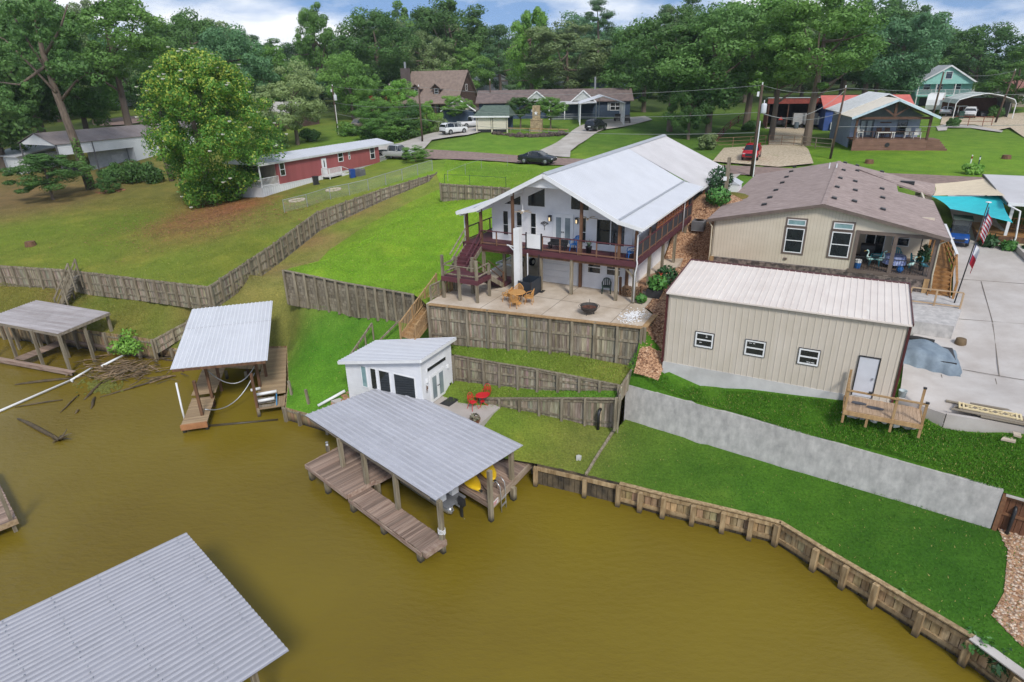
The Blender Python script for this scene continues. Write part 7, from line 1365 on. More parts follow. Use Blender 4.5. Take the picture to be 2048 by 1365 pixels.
# ------------------------------------------------------------------ white metal building, far left
A=ground(131,361);T=Thing('metal_building','long white metal building with brown-grey roof and an open carport end','building',A,26)
LW=27.0;EVb=zat(109,289,A.x,A.y)-A.z;ap=T.onY(63,266.6,0);le=T.onY(39,286,0);RXb,WL=-4.2,-8.4;RZb=EVb+1.35
WM=M('white_metal_wall',(.70,.71,.72),(.64,.65,.66),rough=.5,scale=.8,dirt=.15);fR=face('r',0.0)
for sx,xe in((1,.2),(-1,WL-.2)):MB().ribbed((RXb,-.2,RZb),(RXb,LW,RZb),(xe,LW,EVb-.05),(xe,-.2,EVb-.05),pitch=.9,rib=.02,t=.04).build('roof_panel',M('brown_grey_metal',lin((140,130,128)),lin((124,114,112)),rough=.5,scale=.6),T)
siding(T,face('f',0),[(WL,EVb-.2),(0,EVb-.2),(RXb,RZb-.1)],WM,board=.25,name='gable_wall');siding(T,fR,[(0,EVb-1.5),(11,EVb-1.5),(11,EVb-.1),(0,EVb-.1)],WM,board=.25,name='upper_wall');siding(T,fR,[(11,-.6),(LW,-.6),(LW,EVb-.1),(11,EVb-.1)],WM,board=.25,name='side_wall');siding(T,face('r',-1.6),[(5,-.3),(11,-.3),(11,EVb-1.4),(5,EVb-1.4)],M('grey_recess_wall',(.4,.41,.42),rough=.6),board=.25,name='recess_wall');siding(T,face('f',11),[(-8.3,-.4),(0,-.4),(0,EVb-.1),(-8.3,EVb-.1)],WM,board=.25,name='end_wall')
k=MB();fbox(k,face('r',-1.6),8.3,10.2,0,.06,-.1,2.4);k.build('door',M('pale_metal_door',(.5,.5,.5)),T)
for x,y in((0,.05),(WL,.05),(0,5),(-1.6,11),(WL,5)):post(T,x,y,-.6,EVb-.1,.14,M('dark_steel_post',(.12,.12,.13)),'post')
MB().beam((0,0,EVb-.12),(RXb,0,RZb-.02),.06,.14).build('rake_trim',BLACK,T);MB().beam((WL,0,EVb-.12),(RXb,0,RZb-.02),.06,.14).build('rake_trim',BLACK,T)
MB().prismz([(WL,-.2),(.3,-.2),(.3,11),(WL,11)],-1.3,-.05).build('slab',CONC,T)
for x,y,s,lb in((-2.5,3,1.0,'dark workbench clutter stacked in the open carport end'),(-5.5,4.2,1.2,'dark machinery parked at the back of the open carport')):
 c=Thing('carport_clutter',lb,'machinery',T.wor((x,y,-.06)),26);MB().box(-s,s,-.5,.5,.5,.65).build('top',BLACK,c);MB().box(-s*.8,s*.5,-.4,.3,.66,1.3).build('engine',M('dark_machinery',(.05,.05,.05)),c)
 for sx in(-1,1):MB().box(sx*s*.8-.06,sx*s*.8+.06,-.4,.4,0,.5).build('leg',BLACK,c)
c=ground(20,345);T=Thing('white_shed','low white-roofed shed half hidden by the small left tree','shed',c,26);MB().box(-5,3,0,6,-1,2.4).build('wall',WM,T);MB().slab([(-5.3,-.4,2.35),(3.3,-.4,2.35),(3.3,6.4,3.2),(-5.3,6.4,3.2)],.1).build('roof',ROOFW,T);k=MB();fbox(k,face('f',0),-1,0,0,.05,0,2.0);k.build('door',TRIMG,T)
# ------------------------------------------------------------------ far houses
def gable_house(T,w,d,eave,rise,wall,roof,over=.5,z0=-.6,roof_t=.15,board=.22,front=True):
 """ridge along x; w along x, d along y, front at y=0"""
 for fc in(face('f',0),face('b',d)):siding(T,fc,[(0,z0),(w,z0),(w,eave),(0,eave)],wall,board,name='wall')
 for fc in(face('l',0),face('r',w)):siding(T,fc,[(0,z0),(d,z0),(d,eave),(d/2,eave+rise),(0,eave)],wall,board,name='gable_wall')
 s=rise/(d/2)
 for sg_ in(0,1):
  ye,yr=(-over,d/2)if sg_==0 else(d+over,d/2);MB().slab([(-over,ye,eave-over*s+.08),(w+over,ye,eave-over*s+.08),(w+over,yr,eave+rise+.08),(-over,yr,eave+rise+.08)],roof_t).build('roof',roof,T)
LOGW=M('dark_log_wall',lin((92,72,62)),lin((68,52,46)),rough=.85,scale=3,stretch=(.3,.3,2));BROOF=M('tan_brown_shingles',lin((142,124,112)),lin((122,106,96)),rough=.9,scale=1.5,bump=.2)
A=ground(912,226);T=Thing('log_cabin','large dark log cabin with steep brown roof, two dormers and stone-grey chimney','house',A,24);w,d=13.5,11.0
siding(T,face('f',0),[(-w,-1),(0,-1),(0,2.6),(-w,2.6)],LOGW,.3,.05,'wall');siding(T,face('r',0),[(-1.5,-1),(d+1.5,-1),(d+1.5,2.2),(d-1.2,3.6),(d/2,8.4),(1.2,3.6),(-1.5,2.2)],LOGW,.3,.05,'gable_wall');siding(T,face('l',-w),[(0,-1),(d,-1),(d,2.4),(d/2,8.2),(0,2.4)],LOGW,.3,.05,'gable_wall')
for pa in([(-2.4,2.1),(1.0,3.5),(d/2,8.7)],[(d+2.4,2.1),(d-1.0,3.5),(d/2,8.7)]):
 for(ya,za),(yb,zb)in zip(pa[:-1],pa[1:]):MB().slab([(-w-.6,ya,za),(.6,ya,za),(.6,yb,zb),(-w-.6,yb,zb)],.2).build('roof',BROOF,T)
for x in(-10.6,-5.4):
 dm=MB().box(x-.9,x+.9,1.3,3.6,3.6,5.2).build('dormer',LOGW,T);window(T,face('f',1.3),x-.5,x+.5,3.9,5.0,rows=(.5,),fw=.1,parent=dm,fmat=M('grey_sash',(.4,.42,.44)))
 for s in(-1,1):MB().slab([(x,.8,6.1),(x+s*1.4,.8,5.0),(x+s*1.4,4.0,5.0),(x,4.4,6.1)],.12).build('dormer_roof',BROOF,dm)
 MB().prism([(x-.95,5.15),(x+.95,5.15),(x,6.0)],1.28,1.4).build('dormer_gable',LOGW,dm)
window(T,face('r',0),d/2-.5,d/2+.5,4.4,5.8,rows=(.5,),fw=.1);MB().box(-w+.2,-w+1.7,-.5,1.2,-1,9.3).build('chimney',M('grey_brown_chimney',lin((98,86,82))),T);MB().cyl((-w+1,.3,9.3),(-w+1,.3,10.6),.25,n=10).build('flue',STEEL,T)
for x in(-12,-8,-4,-.3):post(T,x,-2.0,-1,2.2,.25,LOGW);
MB().box(-w,.2,-2.2,0,-.6,-.3).build('porch_deck',LOGW,T);rail_run(T,(-w,-2.1,-.3),(0,-2.1,-.3),.95,6,LOGW,.12);k=MB();fbox(k,face('f',0),-5.5,-4.3,.02,.1,0,2.0);k.build('door',GLASSG,T)
A=ground(752,205);T=Thing('red_barn','bright red barn with pale roof and white-crossed loft door among the trees','barn',(A.x+1,A.y-8,up(A.x,A.y-8)),30);RB_=M('barn_red',lin((176,66,52)),lin((156,54,44)),rough=.7);gx=7.5
b0=-1
siding(T,face('f',0),[(-2.9,b0),(2.9,b0),(2.9,4.2),(0,5.3),(-2.9,4.2)],RB_,.3,name='front_wall');siding(T,face('l',-2.9),[(0,b0),(9,b0),(9,4.2),(0,4.2)],RB_,.3,name='side_wall');siding(T,face('r',2.9),[(0,b0),(9,b0),(9,4.2),(0,4.2)],RB_,.3,name='side_wall')
for s in(-1,1):MB().slab([(s*3.2,-.3,4.15),(0,-.3,5.45),(0,9.3,5.45),(s*3.2,9.3,4.15)],.12).build('roof',M('pale_barn_roof',(.6,.54,.46)),T)
ld=MB().box(-.6,.6,-.08,-.02,2.6,4.1).build('loft_door',RB_,T);MB().beam((-.5,-.1,2.7),(.5,-.1,4.0),.03,.16,up=(0,1,0)).build('brace',WHITE,ld);MB().beam((.5,-.1,2.7),(-.5,-.1,4.0),.03,.16,up=(0,1,0)).build('brace',WHITE,ld)
for a,b_ in(((-.6,2.6),(.6,2.6)),((-.6,4.1),(.6,4.1)),((-.6,2.6),(-.6,4.1)),((.6,2.6),(.6,4.1))):MB().beam((a[0],-.1,a[1]),(b_[0],-.1,b_[1]),.03,.14,up=(0,1,0)).build('loft_trim',WHITE,ld)
NAVY=M('navy_blue_siding',lin((54,72,92)),lin((44,60,78)),rough=.7,scale=2);PGAB=M('pale_grey_gable',(.5,.52,.5),rough=.7);RBR=M('brown_weathered_shingles',lin((124,108,102)),lin((100,88,84)),rough=.9,scale=1.2)
A=ground(1010,247);T=Thing('blue_house','long navy blue house with brown roof and pale gables behind the two crape myrtles','house',(A.x-5,A.y+8,A.z+.3),4)
siding(T,face('f',0),[(0,-1.5),(29,-1.5),(29,3.2),(0,3.2)],NAVY,.22,name='front_wall');siding(T,face('l',0),[(0,-1),(9,-1),(9,3.2),(4.5,5),(0,3.2)],NAVY,.22,name='gable_wall');siding(T,face('r',29),[(0,-1),(9,-1),(9,3.2),(4.5,5),(0,3.2)],NAVY,.22,name='gable_wall')
for ye,yr in((-.6,4.5),(9.6,4.5)):MB().slab([(-.6,ye,3.0),(29.6,ye,3.0),(29.6,yr,5.1),(-.6,yr,5.1)],.15).build('roof',RBR,T)
for x0,ww in((9.0,4.4),(18.0,4.0)):
 gbl=MB().prism([(x0,3.1),(x0+ww,3.1),(x0+ww/2,4.8)],-1.1,-.9).build('front_gable',PGAB,T)
 for s in(-1,1):MB().slab([(x0+ww/2+s*(ww/2+.4),-1.3,2.95),(x0+ww/2,-1.3,4.95),(x0+ww/2,3,4.95),(x0+ww/2+s*(ww/2+.4),3,2.95)],.14).build('gable_roof',WHITE if 0 else RBR,gbl);MB().beam((x0+ww/2+s*(ww/2+.4),-1.32,2.9),(x0+ww/2,-1.32,4.9),.05,.2).build('rake_board',WHITE,gbl)
window(T,face('f',0),10.2,12.2,1.2,2.7,rows=(.5,),cols=(.5,),fw=.1);window(T,face('f',0),25.2,27.2,1.2,2.7,rows=(.5,),cols=(.5,),fw=.1)
for u in(24.7,27.3):k=MB();fbox(k,face('f',0),u,u+.4,0,.06,1.2,2.7);k.build('shutter',PGAB,T)
MB().slab([(13.5,-3,2.7),(22.5,-3,2.7),(22.5,0,3.1),(13.5,0,3.1)],.12).build('porch_roof',M('pale_porch_roof',(.55,.55,.54)),T);MB().box(13.5,22.5,-3,0,-1.2,-.1).build('porch_deck',NAVY,T)
for x in(13.6,16.5,19.5,22.4):post(T,x,-2.9,-1.2,2.65,.15,WHITE)
rail_run(T,(13.6,-2.95,-.1),(22.4,-2.95,-.1),.95,3,TRIMG,.08,40);MB().cyl((22.5,4.3,4.6),(22.5,4.3,7.2),.2,n=10).build('flue',STEEL,T)
lw=Thing('blue_house_wing','small navy building with pale gable behind the shuttered shelter','house',T.wor((-.5,-6,-.2)),4);siding(lw,face('f',0),[(-5.6,-1),(.2,-1),(.2,2.3),(-5.6,2.3)],NAVY,.22,name='front_wall');MB().prism([(-5.6,2.3),(.2,2.3),(-2.7,4.1)],-.02,.1).build('gable',M('cream_gable',lin((214,208,190))),lw)
for s in(-1,1):MB().slab([(-2.7+s*3.3,-.4,2.1),(-2.7,-.4,4.25),(-2.7,6.4,4.25),(-2.7+s*3.3,6.4,2.1)],.14).build('roof',RBR,lw);MB().beam((-2.7+s*3.3,-.43,2.05),(-2.7,-.43,4.2),.05,.2).build('rake_board',WHITE,lw)
siding(lw,face('r',.2),[(0,-1),(6,-1),(6,2.3),(0,2.3)],NAVY,.22,name='side_wall');siding(lw,face('l',-5.6),[(0,-1),(6,-1),(6,2.3),(0,2.3)],NAVY,.22,name='side_wall')
A=ground(954,264);T=Thing('shuttered_shelter','low shelter with green roof and two cream roll-down shutters','shelter',A,14);CS=M('cream_shutter',lin((214,206,186)),lin((200,192,172)),rough=.6,scale=2,stretch=(.1,1,4))
for x in(0,2.6,5.2):post(T,x,0,-.4,2.5,.2,M('cream_post',lin((206,198,176))))
for x0 in(.2,2.8):MB().box(x0,x0+2.2,-.03,.05,.4,2.35).build('shutter',CS,T);MB().box(x0,x0+2.2,-.02,.04,-.1,.35).build('dark_gap_panel',BLACK,T)  # black panel below each shutter stands in for the shaded gap
MB().slab([(-.5,-.5,2.45),(5.7,-.5,2.45),(5.0,2.2,4.0),(.6,2.2,4.0)],.12).build('roof',M('dark_green_roof',lin((92,108,96)),lin((76,90,80)),rough=.8),T);MB().slab([(5.7,-.5,2.45),(5.7,4.5,2.45),(5.0,2.2,4.0)],.12).build('roof',MATS['dark_green_roof'],T);MB().box(-.5,5.7,-.56,-.5,2.25,2.48).build('fascia',WHITE,T);MB().box(0,5.2,3.9,4.0,-.4,2.4).build('back_wall',NAVY,T)
A=ground(1072,265);T=Thing('outdoor_fireplace','tan stone outdoor fireplace with a white star on its chimney','fireplace',A,12);rs2=random.Random(2);FST=M('tan_field_stone',lin((190,168,132)),lin((142,122,94)),rough=.9,scale=3,rand=.2)
MB().box(-.95,.95,.05,1.15,-.3,2.0).build('hearth_core',FST,T);MB().box(-.6,.6,.1,.9,2.0,4.1).build('chimney_core',FST,T)
ub2=unit_box('stone',FST)
for z0,z1,hw_,yf in((0,2.0,.95,.03),(2.0,4.05,.6,.08)):
 z=z0
 while z<z1-.1:
  hh=rs2.uniform(.22,.36);x=-hw_
  while x<hw_-.05:ww=min(rs2.uniform(.25,.5),hw_-x);inst('stone',ub2,T,(x+ww/2,yf,min(z+hh/2,z1-.1)),(0,0,0),(ww-.03,.12,hh-.03));x+=ww
  z+=hh
sta=MB();pts5=[(.36*(1 if k%2==0 else .4)*math.sin(k*math.pi/5),.36*(1 if k%2==0 else .4)*math.cos(k*math.pi/5)+2.95)for k in range(10)];sta.prism(pts5,-.06,-.02);sta.build('star',WHITE,T)
A=ground(985,264);T=Thing('rock_bed_edge','low timber-fenced rock bed along the top of the round lawn','planter',A,0);RK=M('dark_bed_rock',lin((96,84,74)),lin((62,52,48)),rough=.95,scale=3,rand=.25);rk=MB().lathe([(.3,-.1),(.4,.15),(.25,.38),(.08,.45)],6).mesh('rock');rk.materials.append(RK)
for k in range(46):c=ground(985+k*3.3,268+6*math.sin(k*.07)+random.uniform(-1.5,1.5));inst('rock',rk,T,c-T.o,(random.uniform(-.3,.3),random.uniform(-.3,.3),random.uniform(0,6)),(random.uniform(.6,1.3),)*3)
c0,c1=ground(985,264)-T.o,ground(1136,268)-T.o
for k in range(9):p=c0.lerp(c1,k/8);MB().beam(p-Vector((0,0,.2)),p+Vector((0,0,.75)),.1,.1).build('fence_post',G_POST,T)
MB().beam(c0+Vector((0,0,.65)),c1+Vector((0,0,.65)),.06,.12).build('fence_rail',TAN_WOOD,T)
A=ground(1160,251);T=Thing('metal_carport','tall white metal carport with thin posts in front of the blue house','carport',A,4);cw,cd=7.6,9.0
for s,xa in((0,0),(1,cw)):MB().ribbed((cw/2,-.3,4.7),(cw/2,cd,4.7),(xa+(-.2 if s==0 else .2),cd,3.5),(xa+(-.2 if s==0 else .2),-.3,3.5),pitch=.5,rib=.02,t=.03).build('roof_panel',ROOFW,T)
for k in range(7):
 for x in(0,cw):MB().box(x-.05,x+.05,k*1.45-.05,k*1.45+.05,-.3,3.5).build('post',WHITE,T)
MB().box(cw*.5-.04,cw*.5+.04,cd-.2,cd-.1,0,4.6).build('post',WHITE,T)
for y in(0,cd-.1):MB().beam((0,y,3.5),(cw/2,y,4.62),.06,.08).build('truss',WHITE,T);MB().beam((cw,y,3.5),(cw/2,y,4.62),.06,.08).build('truss',WHITE,T)
for k,(px_,py_,lb,mt)in enumerate([(1235,243,'dark covered mower inside the white carport',BLACK),(1254,246,'grey garden machine beside the carport posts',IRON)]):
 c=Thing('garden_machine',lb,'machine',ground(px_,py_),10*k);MB().prismx([(-.7,.3),(.7,.3),(.6,.9),(.1,1.3),(-.3,.9)],-.5,.5).build('body',mt,c)
 for x in(-.5,.5):
  for y in(-.5,.5):MB().cyl((x-.08,y,.28),(x+.08,y,.28),.28,n=12).build('wheel',RUBBER,c)
# porch house with timber truss
A=ground(1702,302);Bq=ground(1845,301);T=Thing('truss_porch_house','small blue-grey house with cream metal gable roof and timber truss porch','house',A,14);w=8.4;BG=M('blue_grey_stucco',lin((150,160,180)),lin((136,146,166)),rough=.7);DT=M('dark_brown_timber',lin((96,68,54)),lin((76,52,42)),rough=.8,scale=3)
BRW=M('brown_skirt_boards',lin((134,100,84)),lin((110,80,66)),rough=.85,scale=4,stretch=(.2,1,1));siding(T,face('f',0),[(0,-.4),(w,-.4),(w,1.35),(0,1.35)],BRW,.15,.02,'deck_skirt');MB().box(0,w,0,3.2,1.25,1.4).build('porch_deck',BRW,T);siding(T,face('r',w),[(0,-.4),(3.2,-.4),(3.2,1.35),(0,1.35)],BRW,.15,.02,'deck_skirt')
siding(T,face('f',3.2),[(.2,1.4),(w-.2,1.4),(w-.2,3.9),(w/2,5.6),(.2,3.9)],BG,.3,name='front_wall');siding(T,face('r',w-.2),[(3.2,0),(14,0),(14,3.9),(3.2,3.9)],M('brown_side_wall',lin((104,74,60))),.3,name='side_wall');siding(T,face('l',.2),[(3.2,0),(14,0),(14,3.9),(3.2,3.9)],BG,.3,name='side_wall')
CMR=M('cream_standing_seam',lin((222,214,200)),lin((210,202,190)),rough=.45)
for s in(-1,1):
 MB().ribbed((w/2,-.6,6.15),(w/2,9,6.15),(w/2+s*(w/2+.7),9,4.05),(w/2+s*(w/2+.7),-.6,4.05),pitch=.4,rib=.03,t=.08).build('roof_panel',CMR,T);MB().beam((w/2,-.63,6.0),(w/2+s*(w/2+.7),-.63,3.9),.06,.26).build('rake_board',M('pale_blue_trim',lin((196,214,224))),T)
 MB().ribbed((w/2+.6,6,6.5),(w/2+.6,16,6.5),(w/2+.6+s*(w/2+1.2),16,4.2),(w/2+.6+s*(w/2+1.2),6,4.2),pitch=.4,rib=.03,t=.08).build('roof_panel',M('white_back_roof',(.66,.68,.70)),T)
MB().box(.1,w-.1,-.1,.15,3.75,4.05).build('tie_beam',DT,T)
for x in(.12,w-.12):MB().box(x-.12,x+.12,-.05,.2,1.3,3.8).build('porch_post',DT,T)
MB().box(w/2-.14,w/2+.14,-.05,.15,4.05,5.8).build('king_post',DT,T)
for s in(-1,1):MB().beam((w/2,.05,4.15),(w/2+s*1.5,.05,5.2),.16,.2).build('truss_brace',DT,T);MB().beam((w/2,.05,5.95),(w/2+s*(w/2),.05,4.05),.16,.2).build('truss_chord',DT,T)
MB().prism([(.3,4.0),(w-.3,4.0),(w/2,5.75)],1.5,1.6).build('gable_infill',M('slate_infill',lin((96,102,112))),T);rail_run(T,(.1,.05,1.4),(w-.1,.05,1.4),.9,4,DT,.07)  # gable infill in one even slate grey
k=MB();ff=face('f',3.2);fbox(k,ff,1.2,2.9,0,.08,1.42,3.6);df=k.build('door_frame',M('slate_trim',lin((84,92,102))),T)
for u in(1.4,2.15):k=MB();fbox(k,ff,u,u+.5,.07,.1,1.65,3.4);k.build('pane',GLASSG,df)
window(T,ff,5.6,6.8,1.7,3.5,rows=(.33,.66),fw=.08,fmat=M('slate_trim',lin((84,92,102))));k=MB();fbox(k,ff,3.6,4.9,.02,.06,3.1,3.25);k.build('porch_sign',DT,T)
k=MB().lathe([(.02,-.03),(.26,-.03),(.26,.03),(.02,.03)],14,(0,0,0));o=k.build('round_plaque',BLACK,T,loc=(4.0,-.06,.75));o.rotation_euler=(math.pi/2,0,0)
for k_ in range(5):MB().box(w,w+1.5+.25*k_,.4,3.0,1.1-k_*.27,1.35-k_*.27).build('side_step',BRW,T)
def adirondack(loc,az,mat,label,hgt=.45):
 B=Thing('porch_chair',label,'chair',loc,az);MB().box(-.3,.3,-.3,.3,hgt,hgt+.06).build('seat',mat,B);MB().prismx([(.25,hgt),(.32,hgt),(.5,hgt+.75),(.43,hgt+.75)],-.3,.3).build('backrest',mat,B)
 for sx in(-1,1):
  MB().box(sx*.36-.06,sx*.36+.06,-.35,.35,hgt+.25,hgt+.3).build('armrest',mat,B)
  for sy in(-1,1):MB().beam((sx*.33,sy*.28,hgt+.25),(sx*.38,sy*.36,0),.07,.07).build('leg',mat,B)
WCH=M('cream_white_chair',(.76,.74,.68),rough=.6);adirondack(T.wor((.75,.9,1.4)),-10,WCH,'tall white bar chair at the left end of the truss porch',.75);adirondack(T.wor((7.4,.8,1.4)),30,WCH,'white chair with cut-out side panel at the right end of the truss porch');adirondack(T.wor((6.6,1.6,1.4)),20,WCH,'white chair behind the right end of the truss porch table')
tb=Thing('porch_table','white porch table with dark chairs under the timber truss','table',T.wor((3.9,1.2,1.4)),14);MB().box(-1.0,1.0,-.5,.5,.7,.78).build('table_top',WCH,tb)
for sx in(-1,1):
 for sy in(-1,1):MB().box(sx*.9-.05,sx*.9+.05,sy*.4-.05,sy*.4+.05,0,.7).build('leg',WCH,tb)
for x,lb in((-.45,'dark brown chair behind the porch table, door side'),(.5,'dark brown chair behind the porch table, window side')):adirondack(tb.wor((x,.9,0)),14,DT,lb)
adirondack(gv(1697,288,0),60,WCH,'white garden chair tipped on the mulch beside the truss porch',.35)
# mint house
A=ground(1828,214);T=Thing('mint_house','two-storey mint green gabled house with white balcony','house',A,22);w=9.6;MT=M('mint_siding',lin((158,212,200)),lin((146,200,190)),rough=.7)
zz=lambda py_:zat(1870,py_,A.x+4,A.y)-A.z;ev,apx,fl_=zz(167),zz(131),zz(190)
siding(T,face('f',2),[(0,-.5),(w,-.5),(w,ev),(0,ev)],MT,.25,name='front_wall');siding(T,face('f',0),[(0,ev-.1),(w,ev-.1),(w/2,apx-.2)],MT,.25,name='gable_wall');siding(T,face('l',0),[(2,-.5),(12,-.5),(12,ev),(2,ev)],MT,.25,name='side_wall');siding(T,face('r',w),[(2,-.5),(12,-.5),(12,ev),(2,ev)],MT,.25,name='side_wall')
for s in(-1,1):MB().slab([(w/2,-.4,apx),(w/2+s*(w/2+.7),-.4,ev-.2),(w/2+s*(w/2+.7),12,ev-.2),(w/2,12,apx)],.15).build('roof',M('white_tin_roof',(.6,.62,.63)),T);MB().beam((w/2,-.43,apx-.12),(w/2+s*(w/2+.7),-.43,ev-.32),.06,.25).build('rake_board',WHITE,T)
MB().box(-.1,w+.1,0,2,fl_-.25,fl_).build('balcony_deck',MT,T);rail_run(T,(0,.05,fl_),(w,.05,fl_),1.0,4,WHITE,.1,40)
for x in(.1,w*.33,w*.66,w-.1):post(T,x,.1,-.5,ev-.1,.16,WHITE)
window(T,face('f',0),w/2-.6,w/2+.6,(ev+apx)/2-.9,(ev+apx)/2+.5,fw=.1)
for u in(1.2,3.3,6.4):window(T,face('f',2),u,u+1.3,fl_+.8,fl_+2.2,rows=(.5,),fw=.1)
k=MB();fbox(k,face('f',2),1,w-1,.02,.06,0,fl_-.6);k.build('shaded_bay_panel',BLACK,T)  # black sheet on the wall stands in for the shade inside the bay
A=ground(1880,226);T=Thing('travel_trailer','white travel trailer with rounded nose beside the mint house','trailer',(A.x,A.y+2,A.z),36);MB().prismx([(-3.6,.6),(-3.9,1.4),(-3.7,2.3),(-3.0,3.2),(3.4,3.3),(3.5,.7)],-1.2,1.2).build('body',WHITE,T);o=MB().box(-.8,.8,-3.82,-3.7,1.5,1.8).build('nose_stripe',TRIMG,T);k=MB();fbox(k,face('l',-1.2),-1.5,-.6,0,.03,1.6,2.3);k.build('window',GLASS,T)
for s in(-1,1):
 for y in(.2,1.1):MB().cyl((s*1.0,y,.35),(s*1.22,y,.35),.35,n=14).build('wheel',RUBBER,T)
MB().beam((0,-3.6,.6),(0,-4.8,.5),.15,.15).build('hitch',BLACK,T);MB().box(-.3,.3,-.4,.4,3.28,3.5).build('roof_unit',WHITE,T)
A=ground(1905,238);T=Thing('metal_carport','open metal-framed carport with brown interior beside the travel trailer','carport',A,18);cw=8.6
arch=[(0,2.4),(.35,3.0),(cw*.25,3.6),(cw/2,4.0),(cw*.75,3.6),(cw-.35,3.0),(cw,2.4)]
for(xa,za),(xb,zb)in zip(arch[:-1],arch[1:]):MB().slab([(xa,0,za+.05),(xb,0,zb+.05),(xb,8,zb+.05),(xa,8,za+.05)],.06).build('roof_panel',M('pale_green_metal',(.52,.56,.52)),T)
for y in(0,4,7.9):MB().tube([(0,y,-.4)]+[(a,y,b_)for a,b_ in arch]+[(cw,y,-.4)],.07,6).build('frame_arch',WHITE,T)
MB().box(0,cw,7.9,8,-.4,3.0).build('back_wall',M('brick_brown_wall',lin((132,90,70))),T);MB().box(cw-.06,cw,2,8,0,2.4).build('side_panel',M('grey_panel',(.4,.4,.4)),T)
for k_,(x,s,lb)in enumerate([(1.8,.9,'dark golf cart under the metal-framed carport'),(5.6,1.2,'black covered boat under the metal-framed carport')]):
 c=Thing('parked_cart',lb,'cart',T.wor((x,3,0)),18);MB().prismx([(-1.2,.3),(1.2,.3),(1.1,.9),(0,1.1),(-1.1,.8)],-s*.8,s*.8).build('body',BLACK,c)
 for sx in(-1,1):MB().cyl((sx*s*.7-.1,.7,.28),(sx*s*.7+.1,.7,.28),.28,n=12).build('wheel',RUBBER,c)
 if k_==0:MB().box(-.7,.7,-.9,.9,1.85,1.93).build('roof',WHITE,c);[MB().box(sx*.6-.03,sx*.6+.03,yy-.03,yy+.03,.8,1.86).build('strut',WHITE,c)for sx in(-1,1)for yy in(-.8,.8)]
wheelie(gv(1921,238,0),20,GREENCAN,'green wheeled bin beside the white SUV',1.2)
# open dark shed, blue building with red roof
A=ground(1532,257);T=Thing('open_shed','wide dark open-fronted shed with rusty red end walls behind the gravel drive','shed',A,16);w=9.2;RW_=M('rusty_red_metal',lin((150,70,58)),lin((120,54,46)),rough=.7,scale=2);DKI=M('dark_shed_interior',lin((64,58,54)),lin((46,42,40)),rough=.9)
siding(T,face('r',w),[(0,-.3),(7,-.3),(7,3.8),(0,4.2)],RW_,.4,name='side_wall');siding(T,face('l',0),[(0,-.3),(7,-.3),(7,3.8),(0,4.2)],RW_,.4,name='side_wall');siding(T,face('f',7),[(0,-.3),(w,-.3),(w,3.8),(0,3.8)],DKI,.4,name='back_wall');MB().slab([(-.4,-.6,4.9),(w+.4,-.6,4.9),(w+.4,7.3,4.0),(-.4,7.3,4.0)],.12).build('roof',M('teal_white_roof',(.5,.56,.55)),T);MB().box(-.3,w+.3,-.5,-.42,3.9,4.8).build('front_panel',RW_,T);MB().box(-.2,w+.2,-.4,7,-.3,.06).build('slab',CONC_DRIVE,T)
for x in(0,w/3,2*w/3,w):post(T,x,-.3,-.3,4.2,.16,DT)
c=Thing('white_trailer','grey-white utility trailer side parked inside the dark shed','trailer',T.wor((6.0,1.0,.06)),14);MB().box(-1.9,1.9,-.6,.8,.5,2.3).build('box',M('grey_white_panel',(.42,.42,.41)),c);MB().box(1.9,2.9,-.6,.8,.5,1.8).build('nose',WHITE,c)
for x in(-1.2,-.4):MB().cyl((x,-.72,.35),(x,-.55,.35),.35,n=14).build('wheel',RUBBER,c)
c=Thing('tractor','dark tractor with red triangle sign inside the shed','tractor',T.wor((2.2,1.2,.06)),16);MB().box(-.5,.5,-.6,1.4,.5,1.2).build('body',BLACK,c);MB().prism([(-.35,1.25),(.35,1.25),(0,1.8)],-.68,-.62).build('warning_triangle',M('triangle_red',lin((220,60,50))),c)
for s in(-1,1):MB().cyl((s*.55,0,.6),(s*.85,0,.6),.6,n=18).build('wheel',RUBBER,c);MB().cyl((s*.5,1.3,.35),(s*.7,1.3,.35),.35,n=14).build('wheel',RUBBER,c)
c=Thing('grey_barrel','blue-grey barrel at the front of the dark shed','barrel',T.wor((4.6,-.9,-.1)),0);MB().lathe([(.35,0),(.38,.4),(.36,1.1),(.3,1.15)],14).build('barrel',M('blue_grey_drum',lin((84,96,104))),c,smooth=True)
A=ground(1645,262);T=Thing('blue_building','bright blue building with salmon-red metal roof behind the truss porch house','building',A,16);gable_house(T,12,8,3.6,1.5,M('royal_blue_siding',lin((54,84,150)),lin((46,72,132)),rough=.7),M('salmon_red_roof',lin((206,106,92)),lin((190,92,80)),rough=.5,scale=.6));k=MB();fbox(k,face('f',0),3.0,6.5,.02,.1,1.9,3.0);k.build('window',GLASS,T)
for x in(1.0,2.1):MB().box(x,x+.6,-.4,-.05,.2,1.3).build('utility_box',WHITE,T)
MB().box(4.0,7.2,-2.4,-.3,-.5,1.3).build('block_step',M('pale_block',lin((178,172,156))),T)
